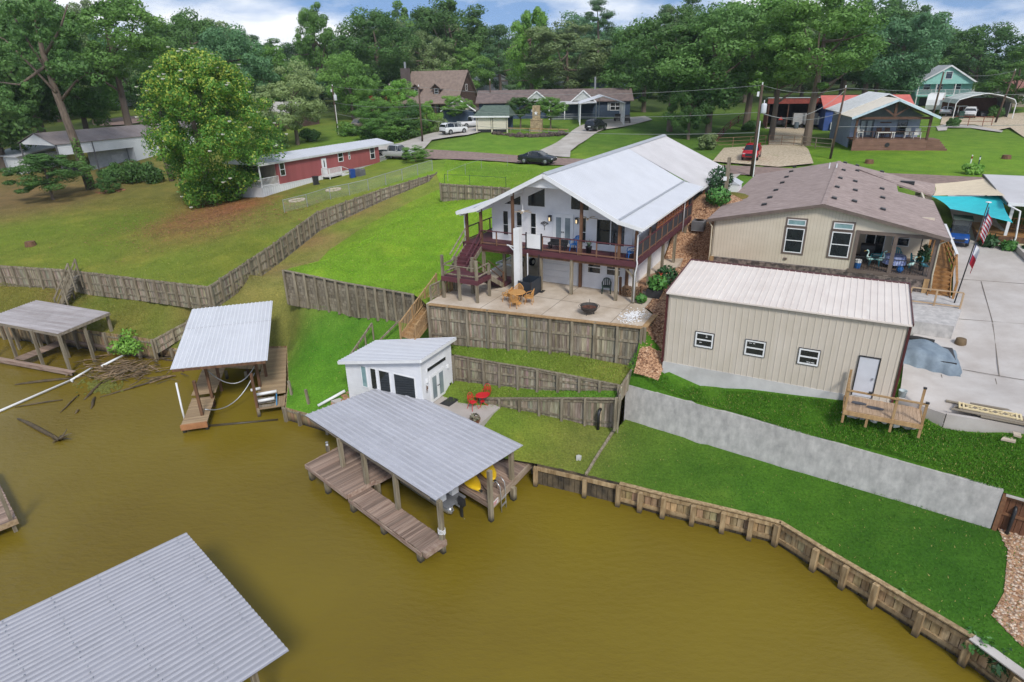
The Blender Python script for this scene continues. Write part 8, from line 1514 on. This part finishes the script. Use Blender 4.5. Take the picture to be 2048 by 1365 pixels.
# other roofs glimpsed through the trees
def far_house(px_,d,w_,h_,roofm,wallm,label,az=20,rise=1.8):
 r_=ray(px_,200);k_=math.hypot(r_[0],r_[1]);x,y=r_[0]/k_*d,r_[1]/k_*d;T=Thing('far_house',label,'house',(x,y,up(x,y)),az);gable_house(T,w_,8,h_,rise,wallm,roofm);window(T,face('f',0),w_*.2,w_*.35,.9,2.2,rows=(.5,),fw=.1);window(T,face('f',0),w_*.65,w_*.8,.9,2.2,rows=(.5,),fw=.1);return T
GRW=M('plain_grey_wall',(.42,.43,.44),rough=.7);far_house(945,195,7,5.5,ROOFW,GRW,'grey barn with white roof rising behind the log cabin',60);far_house(1085,205,14,4,ROOFW,WM,'white metal building glimpsed through the trees behind the blue house');far_house(1180,190,13,4.5,RBR,M('slate_blue_wall',lin((110,126,150))),'slate blue building glimpsed beyond the blue house roof');far_house(2015,160,12,3,M('red_brown_tile',lin((142,96,84))),M('tan_wall',lin((160,146,128))),'low house with reddish roof behind the metal-framed carport');far_house(208,235,7,3.6,ROOFW,WM,'white house at the end of the far road on the left',10);far_house(515,135,7,2.4,M('pale_tan_roof',(.5,.47,.42)),LOGW,'low pale-roofed house behind the olive tree',30);far_house(1978,152,4,2.2,M('tan_shed_roof',(.4,.36,.3)),GRW,'small grey garden shed beside the right-hand utility pole',10,.8)
# ------------------------------------------------------------------ utility poles and wires
PW_=M('dark_pole_wood',lin((96,78,64)),lin((70,56,46)),rough=.9,scale=4,stretch=(1,1,.1));tops={}
def upole(key,base,top_px,label,transformer=False,lean=0.0,r=.16,conduit=False):
 g=ground(*base);h=zat(*top_px,g.x,g.y)-g.z;T=Thing('utility_pole',label,'utility pole',g-Vector((0,0,.1)),HAZ);MB().cyl((0,0,-.2),(lean,0,h),r,r*.7,10).build('pole',PW_,T,smooth=True);tops[key]=T.wor((lean,0,h-.05))
 MB().cyl((lean,0,h),(lean,0,h+.25),.06,n=6).build('insulator',WHITE,T)
 if transformer:MB().lathe([(.05,0),(.26,.02),(.28,.1),(.28,.85),(.2,.98),(.06,1.0)],14,(lean*.7+.42,-.05,h*.7)).build('transformer',M('pale_grey_can',(.6,.62,.63),rough=.4),T,smooth=True);MB().cyl((lean*.7+.4,-.05,h*.7+1),(lean*.7+.4,-.05,h*.7+1.3),.05,n=6).build('bushing',WHITE,T);MB().box(lean*.8-.4,lean*.8-.2,-.1,.1,h*.88,h*.88+.45).build('cutout',WHITE,T)
 if conduit:MB().cyl((.24,-.12,-.2),(.24+lean*.5,-.12,h*.62),.06,n=7).build('conduit',WHITE,T)
 return T
upole('a',(1502,352),(1521,168),'tall utility pole with grey transformer beside the red SUV',True,0,.17,True);upole('b',(1660,318),(1686,174),'bare leaning utility pole next to the truss porch house',False,.35,.15);upole('c',(1858,260),(1886,143),'dark utility pole in front of the mint house',False,.2);upole('d',(845,284),(840,172),'plain wooden utility pole at the bottom of the curved driveway');upole('e',(676,268),(670,171),'utility pole with white transformer beside the beige pickup',True,0,.14,True);upole('f',(1990,246),(2044,140),'leaning utility pole at the right-hand gravel lane',False,.8);upole('g',(982,236),(978,160),'utility pole behind the log cabin gable')
def wire(a,b_,sag,label,r=.018,da=0.0,db=None):
 a,b_=tops[a]+Vector((0,0,-da))if isinstance(a,str)else a,tops[b_]+Vector((0,0,-(da if db is None else db)))if isinstance(b_,str)else b_;T=Thing('overhead_wire',label,'wire',a,0,'overhead wires');n=14;MB().tube([(a.lerp(b_,k/n)-a)-Vector((0,0,sag*4*(k/n)*(1-k/n)))for k in range(n+1)],r,4).build('cable',M('grey_cable',(.3,.31,.3),rough=.6),T)
far_r=Vector((110,62,17))
wire('e','d',.5,'top overhead wire between the transformer pole and the driveway pole');wire('d','a',1.0,'top overhead wire from the driveway pole to the tall transformer pole');wire('a','b',.6,'top overhead wire from the tall transformer pole to the bare leaning pole');wire('b',far_r,1.0,'top overhead wire running right from the bare leaning pole')
wire('e','d',.5,'lower overhead wire between the transformer pole and the driveway pole',.02,2.6);wire('d','a',1.0,'lower overhead wire from the driveway pole to the tall transformer pole',.02,2.6);wire('a','b',.8,'lower overhead wire between the tall pole and the bare leaning pole',.02,2.6);wire('d','a',.9,'lowest telephone wire from the driveway pole to the tall pole',.025,4.6);wire('e','d',.6,'lowest telephone wire between the transformer pole and the driveway pole',.025,4.4);wire('b',far_r,1.0,'telephone wire running right from the bare leaning pole',.025,4.2,3);wire('c','f',.6,'overhead wire between the mint house pole and the lane pole')
wire(tops['a']-Vector((0,0,2.5)),tops['b']-Vector((.1,0,.3)),1.6,'drooping service cable looping between the tall pole and the leaning pole',.03)
# ------------------------------------------------------------------ pipe fences and gate at the gravel drive
def pipe_fence(name,label,pts,h,rails,mat,r=.035,cat='fence'):
 ps=[ground(*q)for q in pts];T=Thing(name,label,cat,ps[0],0)
 for i,p in enumerate(ps):
  MB().cyl(p-T.o-Vector((0,0,.2)),p-T.o+Vector((0,0,h)),r*1.4,n=7).build('post',mat,T)
  if i:
   for k in rails:MB().cyl(ps[i-1]-T.o+Vector((0,0,h*k)),p-T.o+Vector((0,0,h*k)),r,n=6).build('rail',mat,T)
RSTP=M('rusty_pipe',lin((140,112,86)),lin((112,84,62)),rough=.8);pipe_fence('pipe_fence','tan pipe-rail fence to the left of the gravel drive gate',[(1430,295),(1465,294),(1500,292),(1530,290)],1.3,(.95,.6,.25),RSTP);pipe_fence('pipe_gate','rusty five-bar pipe gate across the gravel drive',[(1537,291),(1562,291),(1587,292),(1602,293)],1.35,(.97,.6,.3,.05),RSTP,.03,'gate');pipe_fence('pipe_fence','grey-topped fence between the drive gate and the leaning utility pole',[(1603,294),(1630,297),(1662,300)],1.3,(1.0,.55,.2),G_POST,.05)
pipe_fence('board_fence','dark red rail fence running back beside the big shade trees',[(1432,290),(1446,272),(1460,258),(1476,247),(1492,239)],1.3,(.95,.6,.3),M('red_brown_rail',lin((112,58,50))),.06);pipe_fence('pipe_fence','rusty open rail fence along the gravel lot before the white cars',[(1908,252),(1935,253),(1964,254),(1982,253)],1.5,(.95,.5),M('rust_rail',lin((140,80,60))),.04);pipe_fence('wire_fence','thin green wire fence posts across the bright lawn',[(890,369),(940,371),(1012,376)],1.1,(.95,),GREENCAN,.02);pipe_fence('wire_fence','sagging wire fence on thin posts across the upper lawn by the road',[(896,363),(931,349),(963,338),(1015,333)],1.2,(.9,),STEEL,.015)
for px_,py_,lb in((1940,331,'red and white marker stake in the lawn by the road'),(1956,333,'green marker stake in the lawn by the road')):
 c=Thing('marker_stake',lb,'marker',ground(px_,py_),0);MB().cyl((0,0,-.2),(0,0,1.1),.06).build('stake',WHITE if 'red' in lb else GREENCAN,c);MB().cyl((0,0,.7),(0,0,.95),.065).build('band',RLAMP if 'red' in lb else WHITE,c)
for px_,py_,lb in((1738,327,'short brown log stump on the lawn before the truss porch'),(2012,318,'pale drain pipe end on the lawn'),(62,492,'small dark tree stump on the olive lawn')):
 c=Thing('stump',lb,'stump',ground(px_,py_),0);MB().lathe([(.5,-.1),(.45,.2),(.42,.42),(.1,.43)],10).build('stump',BROWN_POST,c)
c=ground(222,383);T=Thing('brick_patch','ring of broken brick on bare soil in the left lawn','bricks',c,0);bk=unit_box('brick',M('old_red_brick',lin((176,118,92)),lin((140,92,72)),rough=.9,rand=.2))
for k in range(40):a,r_=random.uniform(0,6.28),random.uniform(0,1.1);x,y=r_*math.cos(a)*1.6,r_*math.sin(a);inst('brick',bk,T,(x,y,up(c.x+x,c.y+y)-c.z+.03),(0,0,random.uniform(0,3)),(.3,.16,.1))
# ------------------------------------------------------------------ trees and shrubs
def leaf_mat(name,a,b_,gloss=.5):
 m=M(name,lin(a),lin(b_),rough=gloss,scale=.9,detail=4,rand=.16,lo=.3,hi=.7,spec=.3);n,l=m.node_tree.nodes,m.node_tree.links;pb=n['Principled BSDF'];o=n['Material Output']
 tr=n.new('ShaderNodeBsdfTranslucent');ms=n.new('ShaderNodeMixShader');ms.inputs[0].default_value=.28;l.new(pb.inputs['Base Color'].links[0].from_socket,tr.inputs['Color']);l.new(pb.outputs[0],ms.inputs[1]);l.new(tr.outputs[0],ms.inputs[2]);l.new(ms.outputs[0],o.inputs[0]);return m
LM=[leaf_mat('leaf_dark',(104,140,72),(68,104,54)),leaf_mat('leaf_mid',(128,166,80),(88,130,60)),leaf_mat('leaf_bright',(150,190,88),(106,156,66)),leaf_mat('leaf_olive',(146,164,106),(106,128,80)),leaf_mat('leaf_pine',(94,124,76),(62,92,60)),leaf_mat('leaf_blue',(108,148,98),(78,116,78)),leaf_mat('leaf_yellow_sunlit',(182,190,84),(142,164,62),.45),leaf_mat('leaf_gloss',(108,150,58),(64,110,42),.4)]
BARK=M('grey_bark',lin((120,106,92)),lin((82,70,60)),rough=.95,scale=5,stretch=(1,1,.2),bump=.4)
def leaves(C_,R_,n,leaf,g,inner=.35,asp=.55):
 """n leaves on each of the clumps C_ (k,3) with radii R_ (k,3)"""
 k=len(C_);v=g.normal(size=(k,n,3));v/=np.linalg.norm(v,axis=2)[...,None];r=g.uniform(inner,1,(k,n,1))**.5;p=(C_[:,None]+v*r*R_[:,None]).reshape(-1,3);v=v.reshape(-1,3)
 a=g.normal(size=p.shape);a-=v*(a*v).sum(1)[:,None]*.7;a/=np.linalg.norm(a,axis=1)[:,None];b_=np.cross(v+g.normal(size=p.shape)*.45,a);b_/=np.linalg.norm(b_,axis=1)[:,None]+1e-9;s=leaf*g.uniform(.55,1.3,(len(p),1))
 return np.stack([p-a*s,p+b_*s*asp,p+a*s,p-b_*s*asp],1).reshape(-1,3)
def qmesh(name,V,mats,mi=None):
 me=bpy.data.meshes.new(name);n=len(V)//4;me.from_pydata(V.tolist(),[],np.arange(4*n).reshape(-1,4).tolist())
 for m in mats:me.materials.append(m)
 if mi is not None:me.polygons.foreach_set('material_index',mi)
 return me
def clumps(kind,g):
 if kind=='pine':
  k=34;z=np.sort(g.uniform(.0,1,k));w=.5*(1-z**1.6)*g.uniform(.5,1,k)+.05;a=g.uniform(0,6.28,k);return np.stack([w*np.cos(a),w*np.sin(a),z],1),np.stack([g.uniform(.1,.2,k)]*2+[g.uniform(.03,.07,k)],1)
 k=84 if kind=='oak' else 62;v=g.normal(size=(k,3));v/=np.linalg.norm(v,axis=1)[:,None];r=g.uniform(.35,1,(k,1))**.5
 if kind=='oak':c=v*r*np.array([.40,.40,.42])+np.array([0,0,.5]);c[:,:2]*=(1.12-.45*np.abs(c[:,2:]-.45)*1.6)
 else:c=v*r*np.array([.36,.36,.46])+np.array([0,0,.5]);c[:,:2]*=(1.35-.9*c[:,2:])
 c+=g.normal(size=(k,3))*.045;R=g.uniform(.035,.125,(k,1))*np.array([[1,1,.8]]);return c,R
CR,TR={},{}
for kind,cnt in(('oak',5),('slim',3),('pine',2)):
 for q in range(cnt):
  g=np.random.default_rng(100+q+len(kind)*10);c,R=clumps(kind,g);n={'oak':260,'slim':260,'pine':300}[kind]
  V=leaves(c,R,n,.0145 if kind!='pine' else .015,g);V=np.vstack([V,leaves(c,R*1.35,n//5,.012,g)]);CR.setdefault(kind,[]).append(V)
  mb=MB();mb.tube([(0,0,-.05),(.01,0,.25),(-.01,.01,.6),(.01,0,.9 if kind=='pine' else .75)],[.03,.022,.015,.004],8)
  for j in range(7 if kind!='pine' else 3):a=j*.9+q;t=c[(j*5)%len(c)];mb.tube([(0,0,.3+.06*j),(t[0]*.5,t[1]*.5,.3+.3*t[2]+.03*j),(t[0]*.9,t[1]*.9,.3+t[2]*.65)],[.011,.007,.002],5)
  me=mb.mesh('trunk');me.materials.append(BARK);TR.setdefault(kind,[]).append(me)
CM={(k,i,m):None for k in CR for i in range(len(CR[k]))for m in range(8)}
def tree(x,y,ztop,w,kind,mat,label,cr0=.3,name='tree',group=None,cat='tree',seed=None):
 z=up(x,y);T=Thing(name,label,cat,(x,y,z-.1),random.uniform(0,360),group);i=random.randrange(len(CR[kind]));h=ztop-z
 if CM[(kind,i,mat)]is None:CM[(kind,i,mat)]=qmesh('crown',CR[kind][i],[LM[mat]])
 inst('trunk',TR[kind][i],T,(0,0,0),(0,0,0),(h*1.0,h*1.0,h));inst('crown',CM[(kind,i,mat)],T,(0,0,h*cr0),(0,0,0),(w,w*random.uniform(.9,1.1),h*(1-cr0)));return T
def ptree(px_,d,pyt,wpx,kind,mat,label,cr0=.3,name=None,group=None):
 r_=ray(px_,180);k=math.hypot(r_[0],r_[1]);x,y=r_[0]/k*d,r_[1]/k*d;return tree(x,y,zat(px_,pyt,x,y),wpx*d*1.03/FPX,kind,mat,label,cr0,name or{'pine':'pine_tree','oak':'shade_tree','slim':'tree'}[kind],group)
prof=np.array([(-300,-20),(0,-40),(190,-20),(230,55),(320,65),(345,20),(430,10),(520,60),(590,85),(630,40),(650,10),(690,80),(730,40),(760,0),(850,-15),(930,0),(985,60),(1040,40),(1060,0),(1120,40),(1190,5),(1240,55),(1290,0),(1340,-20),(1800,-20),(1850,20),(1900,62),(1950,96),(2048,92),(2350,70)])
rt=random.Random(21);random.seed(21)
for row,(d0,step,off)in enumerate(((285,46,14),(225,52,36),(180,66,70))):
 px_=-240
 while px_<2300:
  d=d0+rt.uniform(-18,18);t=float(np.interp(px_,prof[:,0],prof[:,1]))+off+rt.uniform(-6,22);kd=rt.choice(['oak','oak','slim','slim','pine']if row<2 else['oak','slim','oak']);mt=rt.choice([0,1,5,3,0]if kd!='pine' else[4,0])
  if not(row==2 and(940<px_<1000 or 1780<px_<2080 or 190<px_<250)):ptree(px_,d,t,rt.uniform(95,150)*(1 if kd!='pine' else .6),kd,mt,{'oak':'broad leafy tree in the wood behind the houses','slim':'tall leafy tree in the wood behind the houses','pine':'dark pine in the wood behind the houses'}[kd],.12 if row else .08,None,{'oak':'broad trees of the background wood','slim':'tall trees of the background wood','pine':'pines of the background wood'}[kd])
  px_+=step*rt.uniform(.75,1.25)
for a in[(240,128,-25,190,'oak',1,'tall open-crowned tree behind the white metal building',.38),(60,135,-40,200,'oak',0,'huge dark tree behind the leaning bare-limbed tree',.15),(-40,120,-20,220,'oak',0,'dark tree at the left end behind the low white shed',.12),(150,140,60,150,'oak',1,'green tree between the far road and the leaning tree',.1),(310,150,95,120,'slim',0,'dark tree directly behind the magnolia',.1),(400,165,12,150,'oak',0,'tall dark tree rising behind the magnolia',.2),(470,150,40,140,'oak',5,'blue-green tree at the right shoulder of the magnolia',.15),(530,160,75,120,'oak',1,'rounded green tree between the magnolia and the olive tree',.1),
          (580,112,128,135,'oak',3,'rounded olive-grey tree behind the mobile home roof',.12),(640,175,5,90,'slim',1,'tall thin tree standing out against the sky',.4),(700,140,95,110,'oak',1,'green tree above the utility pole with the white transformer',.1),(760,165,5,150,'oak',0,'tall dark tree above the red barn',.25),(745,118,190,90,'oak',1,'bushy tree beside the beige pickup',.05),(795,125,150,95,'slim',2,'young bright tree before the cabin chimney',.1),(810,110,205,80,'oak',0,'dark bushy tree behind the driveway pole',.05),(770,108,225,90,'oak',1,'dense roadside thicket tree before the red barn',.03),(850,112,200,60,'slim',2,'bright green slender tree beside the driveway pole',.05),(910,125,185,75,'oak',2,'bright green small tree before the cabin gable',.2),
          (905,185,-12,170,'oak',0,'very tall dark tree behind the log cabin',.3),(1000,180,55,95,'pine',4,'dark pine right of the log cabin',.1),(1062,150,0,110,'slim',2,'tall bright green tree over the blue house',.2),(1135,145,45,190,'oak',3,'broad muted green tree over the blue house roof',.25),(1192,195,2,80,'pine',4,'tall lone pine beyond the blue house',.45),(1040,113,188,62,'oak',0,'small dark crape myrtle beside the shuttered shelter',.35),(1102,111,190,64,'oak',1,'small bright crape myrtle beside the stone fireplace',.35),(1290,140,30,170,'oak',0,'dark shade tree behind the white carport',.1),
          (1345,112,5,190,'oak',0,'big dark shade tree at the carport end of the red rail fence',.2),(1425,106,-10,210,'oak',0,'massive dark shade tree over the red rail fence',.22),(1500,120,-25,220,'oak',1,'massive shade tree behind the tall transformer pole',.25),(1630,98,-35,215,'oak',1,'huge bright shade tree in front of the dark open shed',.36),(1555,104,20,150,'oak',1,'shade tree beside the gravel drive gate',.38),(1730,165,-10,190,'oak',0,'dark tree behind the salmon-red roof',.1),(1790,150,5,150,'oak',5,'blue-green tree left of the mint house',.12),(1945,190,40,130,'oak',0,'dark tree right of the mint house gable',.1),(2030,150,98,120,'slim',1,'green tree leaning over the right-hand gravel lane',.15),(1385,104,150,90,'oak',0,'low dark tree under the massive shade trees',.1),
          (40,96,300,150,'slim',0,'small dark layered tree on the far left lawn',.18),(165,95,352,40,'oak',0,'small round bush at the foot of the leaning tree',.0),(820,88,292,64,'oak',1,'small spreading tree beside the silver pickup',.15)]:ptree(*a)
for k,(px_,py_,R_,mt,lb)in enumerate([(225,364,(2.3,1.6,1.5),0,'dense hedge bush beside the white metal building'),(270,366,(2.8,2,1.7),0,'second dense hedge bush toward the magnolia trunk'),(310,366,(2.2,1.8,1.5),0,'low hedge bush behind the magnolia trunk'),(700,272,(2.5,2,1.4),1,'roadside bush below the beige pickup'),(740,280,(2.8,2,1.6),0,'thick roadside bush behind the mobile home'),(785,282,(2.5,2,1.5),1,'roadside bush left of the driveway pole'),(815,278,(2.2,2,1.7),0,'dark roadside bush at the driveway pole'),(872,264,(2.2,1.6,1.5),3,'pale pampas grass clump beside the curved driveway'),(540,300,(4,2.5,2),0,'dark bush behind the mobile home roof'),(620,283,(2,1.6,1.2),0,'low bush beside the agave behind the mobile home'),(1415,300,(1.4,1.2,1.3),3,'grey thorny bush at the pipe fence corner'),(1905,254,(1.0,.9,.8),0,'small dark bush by the rusty rail fence'),(1990,236,(1.6,1.3,1.2),0,'dark bush beside the right utility pole'),(1945,348,(1.2,.8,.6),2,'flowering lily clump at the road edge by the shade sails'),(1500,262,(1.6,1.2,1.1),0,'dark bush behind the gate tree')]):
 g=np.random.default_rng(300+k);n=26;v=g.normal(size=(n,3));v/=np.linalg.norm(v,axis=1)[:,None];c=v*g.uniform(.2,.8,(n,1))*np.array(R_)+np.array([0,0,R_[2]*.75]);c[:,2]=np.maximum(c[:,2],.2);T=Thing('shrub',lb,'shrub',ground(px_,py_),0);V=leaves(c,np.full((n,3),.38)*np.array(R_),110,.17,g)
 o=bpy.data.objects.new('foliage',qmesh('foliage',V,[LM[mt]]));C.objects.link(o);o.parent=T.e;MB().cyl((0,0,-.3),(0,0,R_[2]),.08,.04,6).build('stem',BARK,T)
# magnolia
A=ground(424,407);T=Thing('magnolia_tree','huge magnolia with glossy yellow-green leaves and white blossoms','tree',A,0);hz=zat(390,96,A.x,A.y)-A.z;g=np.random.default_rng(77);k=330;t=g.uniform(0,1,k)**.85;rad=np.interp(t,[0,.12,.3,.5,.75,.92,1],[2.4,3.6,7.0,7.2,5.6,3.8,1.3]);a=g.uniform(0,6.283,k);rr_=rad*g.uniform(.2,1.0,k)**.6
c=np.stack([rr_*np.cos(a),rr_*np.sin(a)*.9,.5+t*(hz-1.2)],1);c[:,0]+=np.interp(t,[0,.2,.6,1],[.2,1.6,2.0,.4]);R_=g.uniform(.75,1.45,(k,1))*np.array([[1,1,.75]]);V=leaves(c,R_,240,.14,g,.3);mi=np.zeros(len(V)//4,int);zc=V[::4,2]/hz;lit=g.uniform(0,1,len(mi));mi[lit<.10+.30*zc**2]=1  # yellow-green thickens toward the top: new growth plus sunlit tone put into leaf colour
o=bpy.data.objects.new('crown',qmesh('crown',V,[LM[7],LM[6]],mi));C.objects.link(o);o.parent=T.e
MB().tube([(0,0,-.3),(.1,0,2),(-.2,0,hz*.5),(-.5,0,hz*.9)],[.45,.4,.25,.05],9).build('trunk',BARK,T,smooth=True)
fl=MB();d=c.copy();d[:,2]=0
for j in range(95):
 q=c[j*2];nv=np.array([q[0],q[1]-2.0,(q[2]-hz*.45)*.5]);nv/=np.linalg.norm(nv);p=q+nv*R_[j*2]*1.02
 fl.lathe([(.05,-.06),(.17,.02),(.2,.1),(.1,.06)],6,p)
stuff(fl.build('blossoms',M('magnolia_white',(.8,.78,.7),rough=.6),T))
# leaf litter under the magnolia
ll=MB()
for j in range(2600):x,y=random.gauss(A.x+3,5.5),random.gauss(A.y-7,3.2);z=up(x,y)+.03;s=random.uniform(.05,.12);a=random.uniform(0,6.28);ll.add([(x+s*math.cos(a+q*1.57),y+s*math.sin(a+q*1.57)*.7,z+random.uniform(0,.04))for q in range(4)],[(0,1,2,3)])
stuff(ll.build('leaf_litter',M('dry_leaf',lin((170,116,84)),lin((120,78,58)),rough=.9,scale=2,lo=.4,hi=.6),None),'dry brown fallen leaves under the magnolia','leaves')
tb=ground(345,362);T=Thing('bare_trunk','pale tree trunk standing beside the magnolia','tree',tb,0);MB().tube([(0,0,-.3),(-.2,0,2),(-.7,0,6),(-1.0,.2,9)],[.4,.32,.26,.15],9).build('trunk',BARK,T,smooth=True)
# leaning tall tree at the left
A=ground(183,378);T=Thing('leaning_tree','tall leaning tree with bare pale limbs and ivy on its trunk','tree',A,0);L_=lambda px_,py_,dy=0:T.onY(px_,py_,dy)
tk=[L_(183,380),L_(150,285),L_(112,185),L_(85,105),L_(72,40),L_(60,-30)];MB().tube(tk,[.62,.5,.42,.3,.2,.1],10).build('trunk',BARK,T,smooth=True)
for pts in([(112,185),(60,130),(10,80),(-30,60)],[(100,150),(60,90),(20,20)],[(120,205),(150,165),(170,150)],[(90,110),(120,60),(135,10)],[(95,130),(40,170),(0,165)],[(75,50),(100,0),(110,-30)]):MB().tube([L_(*q,random.uniform(-.6,.6))for q in pts],[.2,.13,.07,.04][:len(pts)],6).build('limb',BARK,T,smooth=True)
g=np.random.default_rng(55);cs=[]
for px_,py_,n in((60,60,16),(110,50,12),(20,110,10),(130,120,10),(155,150,7),(70,150,8),(30,30,10),(90,0,10),(10,190,6)):cs+=[L_(px_+g.normal()*16,py_+g.normal()*14,g.normal()*2.2)for _ in range(n)]
c=np.array([tuple(q)for q in cs]);V=leaves(c,g.uniform(.5,1.2,(len(c),1))*np.array([[1,1,.7]]),95,.22,g);o=bpy.data.objects.new('crown',qmesh('crown',V,[LM[0]]));C.objects.link(o);o.parent=T.e
c=np.array([tuple(L_(183-33*q/9,375-90*q/9,-.4))for q in range(10)]);o=bpy.data.objects.new('ivy',qmesh('ivy',leaves(c,np.full((10,3),.6),90,.14,g),[LM[1]]));C.objects.link(o);o.parent=T.e

# ------------------------------------------------------------------ grass blades on the nearer lawns
GB=M('grass_blades',(1.15,1.15,1.1),(.75,.8,.7),rough=.8,scale=.8,spec=.2,attr='tint')
def blades(name,poly,fld,tints,N,hmin,hmax,label,dens=None):
 pl=np.array([(q[0],q[1])for q in poly]);g=np.random.default_rng(len(name)+N);X=g.uniform(pl[:,0].min(),pl[:,0].max(),N*6);Y=g.uniform(pl[:,1].min(),pl[:,1].max(),N*6);c=np.zeros(len(X),bool);j=len(pl)-1
 for i in range(len(pl)):
  (xi,yi),(xj,yj)=pl[i],pl[j];j=i
  if yi!=yj:c^=((yi>Y)!=(yj>Y))&(X<(xj-xi)*(Y-yi)/(yj-yi)+xi)
 for hp_ in HOLES if fld is up else[]:
  h_=np.array(hp_);j=len(h_)-1;d=np.zeros(len(X),bool)
  for i in range(len(h_)):
   (xi,yi),(xj,yj)=h_[i][:2],h_[j][:2];j=i
   if yi!=yj:d^=((yi>Y)!=(yj>Y))&(X<(xj-xi)*(Y-yi)/(yj-yi)+xi)
  c&=~d
 X,Y=X[c][:N],Y[c][:N];n=len(X);Z=fv(fld,X,Y)+.015;a=g.uniform(0,6.283,n);h=g.uniform(hmin,hmax,n);w_=h*.28;ux,uy=np.cos(a),np.sin(a);lx,ly=g.normal(0,.5,n)*h,g.normal(0,.5,n)*h
 V=np.stack([np.stack([X-ux*w_,Y-uy*w_,Z],1),np.stack([X+ux*w_,Y+uy*w_,Z],1),np.stack([X+lx,Y+ly,Z+h],1)],1).reshape(-1,3);me=bpy.data.meshes.new(name);me.from_pydata(V.tolist(),[],np.arange(3*n).reshape(-1,3).tolist());me.materials.append(GB)
 tp=np.array([(t[0],t[1])for t in tints]);tc_=np.array([t[2]for t in tints]);col=np.empty((n,3))
 for i in range(0,n,20000):ww=(((np.stack([X,Y],1)[i:i+20000,None]-tp[None])**2).sum(-1)+4.0)**-1.6;ww/=ww.sum(1,keepdims=True);col[i:i+20000]=ww@tc_
 col*=g.normal(1.3,.17,(n,1)).clip(.75,1.9);dry=g.uniform(0,1,n)<.05;col[dry]=np.array(lin((168,156,96)));at=me.color_attributes.new('tint','FLOAT_COLOR','POINT');at.data.foreach_set('color',np.repeat(np.hstack([col,np.ones((n,1))]),3,0).astype('f').ravel())
 o=bpy.data.objects.new(name,me);C.objects.link(o);stuff(o,label,'grass')
blades('lower_grass',[tuple(q)for q in low_poly],low,low_t,170000,.035,.08,'mown grass blades on the lawn along the water')
blades('right_grass',PX(conc_top)+[P(2250,908,5.7),P(2060,868,5.7),P(1892,836,5.8),P(1797,806,5.8),P(1325,750,5.0),P(1268,733,5.1)],up,up_t,60000,.035,.08,'mown grass blades between the concrete wall and the tan garage')
blades('bright_grass',PX(bank[::-1])+PX(log_top)+[hw(-11.6,-3,7),hw(-11.8,6,7),hw(-12,26,9),ground(1030,332),ground(890,322)],up,up_t,60000,.04,.1,'bright grass blades on the lawn beside the lake house')
blades('left_upper_grass',PX(fence_left_top+fence_long_top[1:4])+[ground(560,395),ground(350,395),ground(180,400),ground(-60,430)],up,up_t,60000,.04,.09,'olive grass blades on the sloping left lawn')
blades('left_grass',left_poly,leftf,tl([(60,600,(112,112,50)),(200,610,(104,116,48)),(330,640,(104,120,46)),(250,650,(118,116,56)),(380,615,(128,112,66))],leftf),30000,.04,.09,'olive grass blades above the old seawall');blades('terrace_grass',st_poly,stripf,tl([(950,690,(110,134,50)),(1150,735,(112,128,52))],stripf),14000,.035,.08,'grass blades on the terrace below the patio wall');blades('low_terrace_grass',s2_poly,strip2f,tl([(950,785,(110,128,50)),(1200,788,(92,134,46))],strip2f),7000,.035,.08,'grass blades on the lower narrow terrace')

# ------------------------------------------------------------------ summer haze
hb=MB().box(-900,900,-200,1000,-3,62);hz_m=bpy.data.materials.new('summer_haze');hz_m.use_nodes=True;n,l=hz_m.node_tree.nodes,hz_m.node_tree.links;n.remove(n['Principled BSDF']);pv=n.new('ShaderNodeVolumePrincipled');pv.inputs['Color'].default_value=(.86,.93,1,1);pv.inputs['Density'].default_value=.0002;pv.inputs['Anisotropy'].default_value=.2;l.new(pv.outputs[0],n['Material Output'].inputs['Volume'])
ho=hb.build('haze',hz_m);stuff(ho,'thin bluish summer haze over the whole neighbourhood','haze')
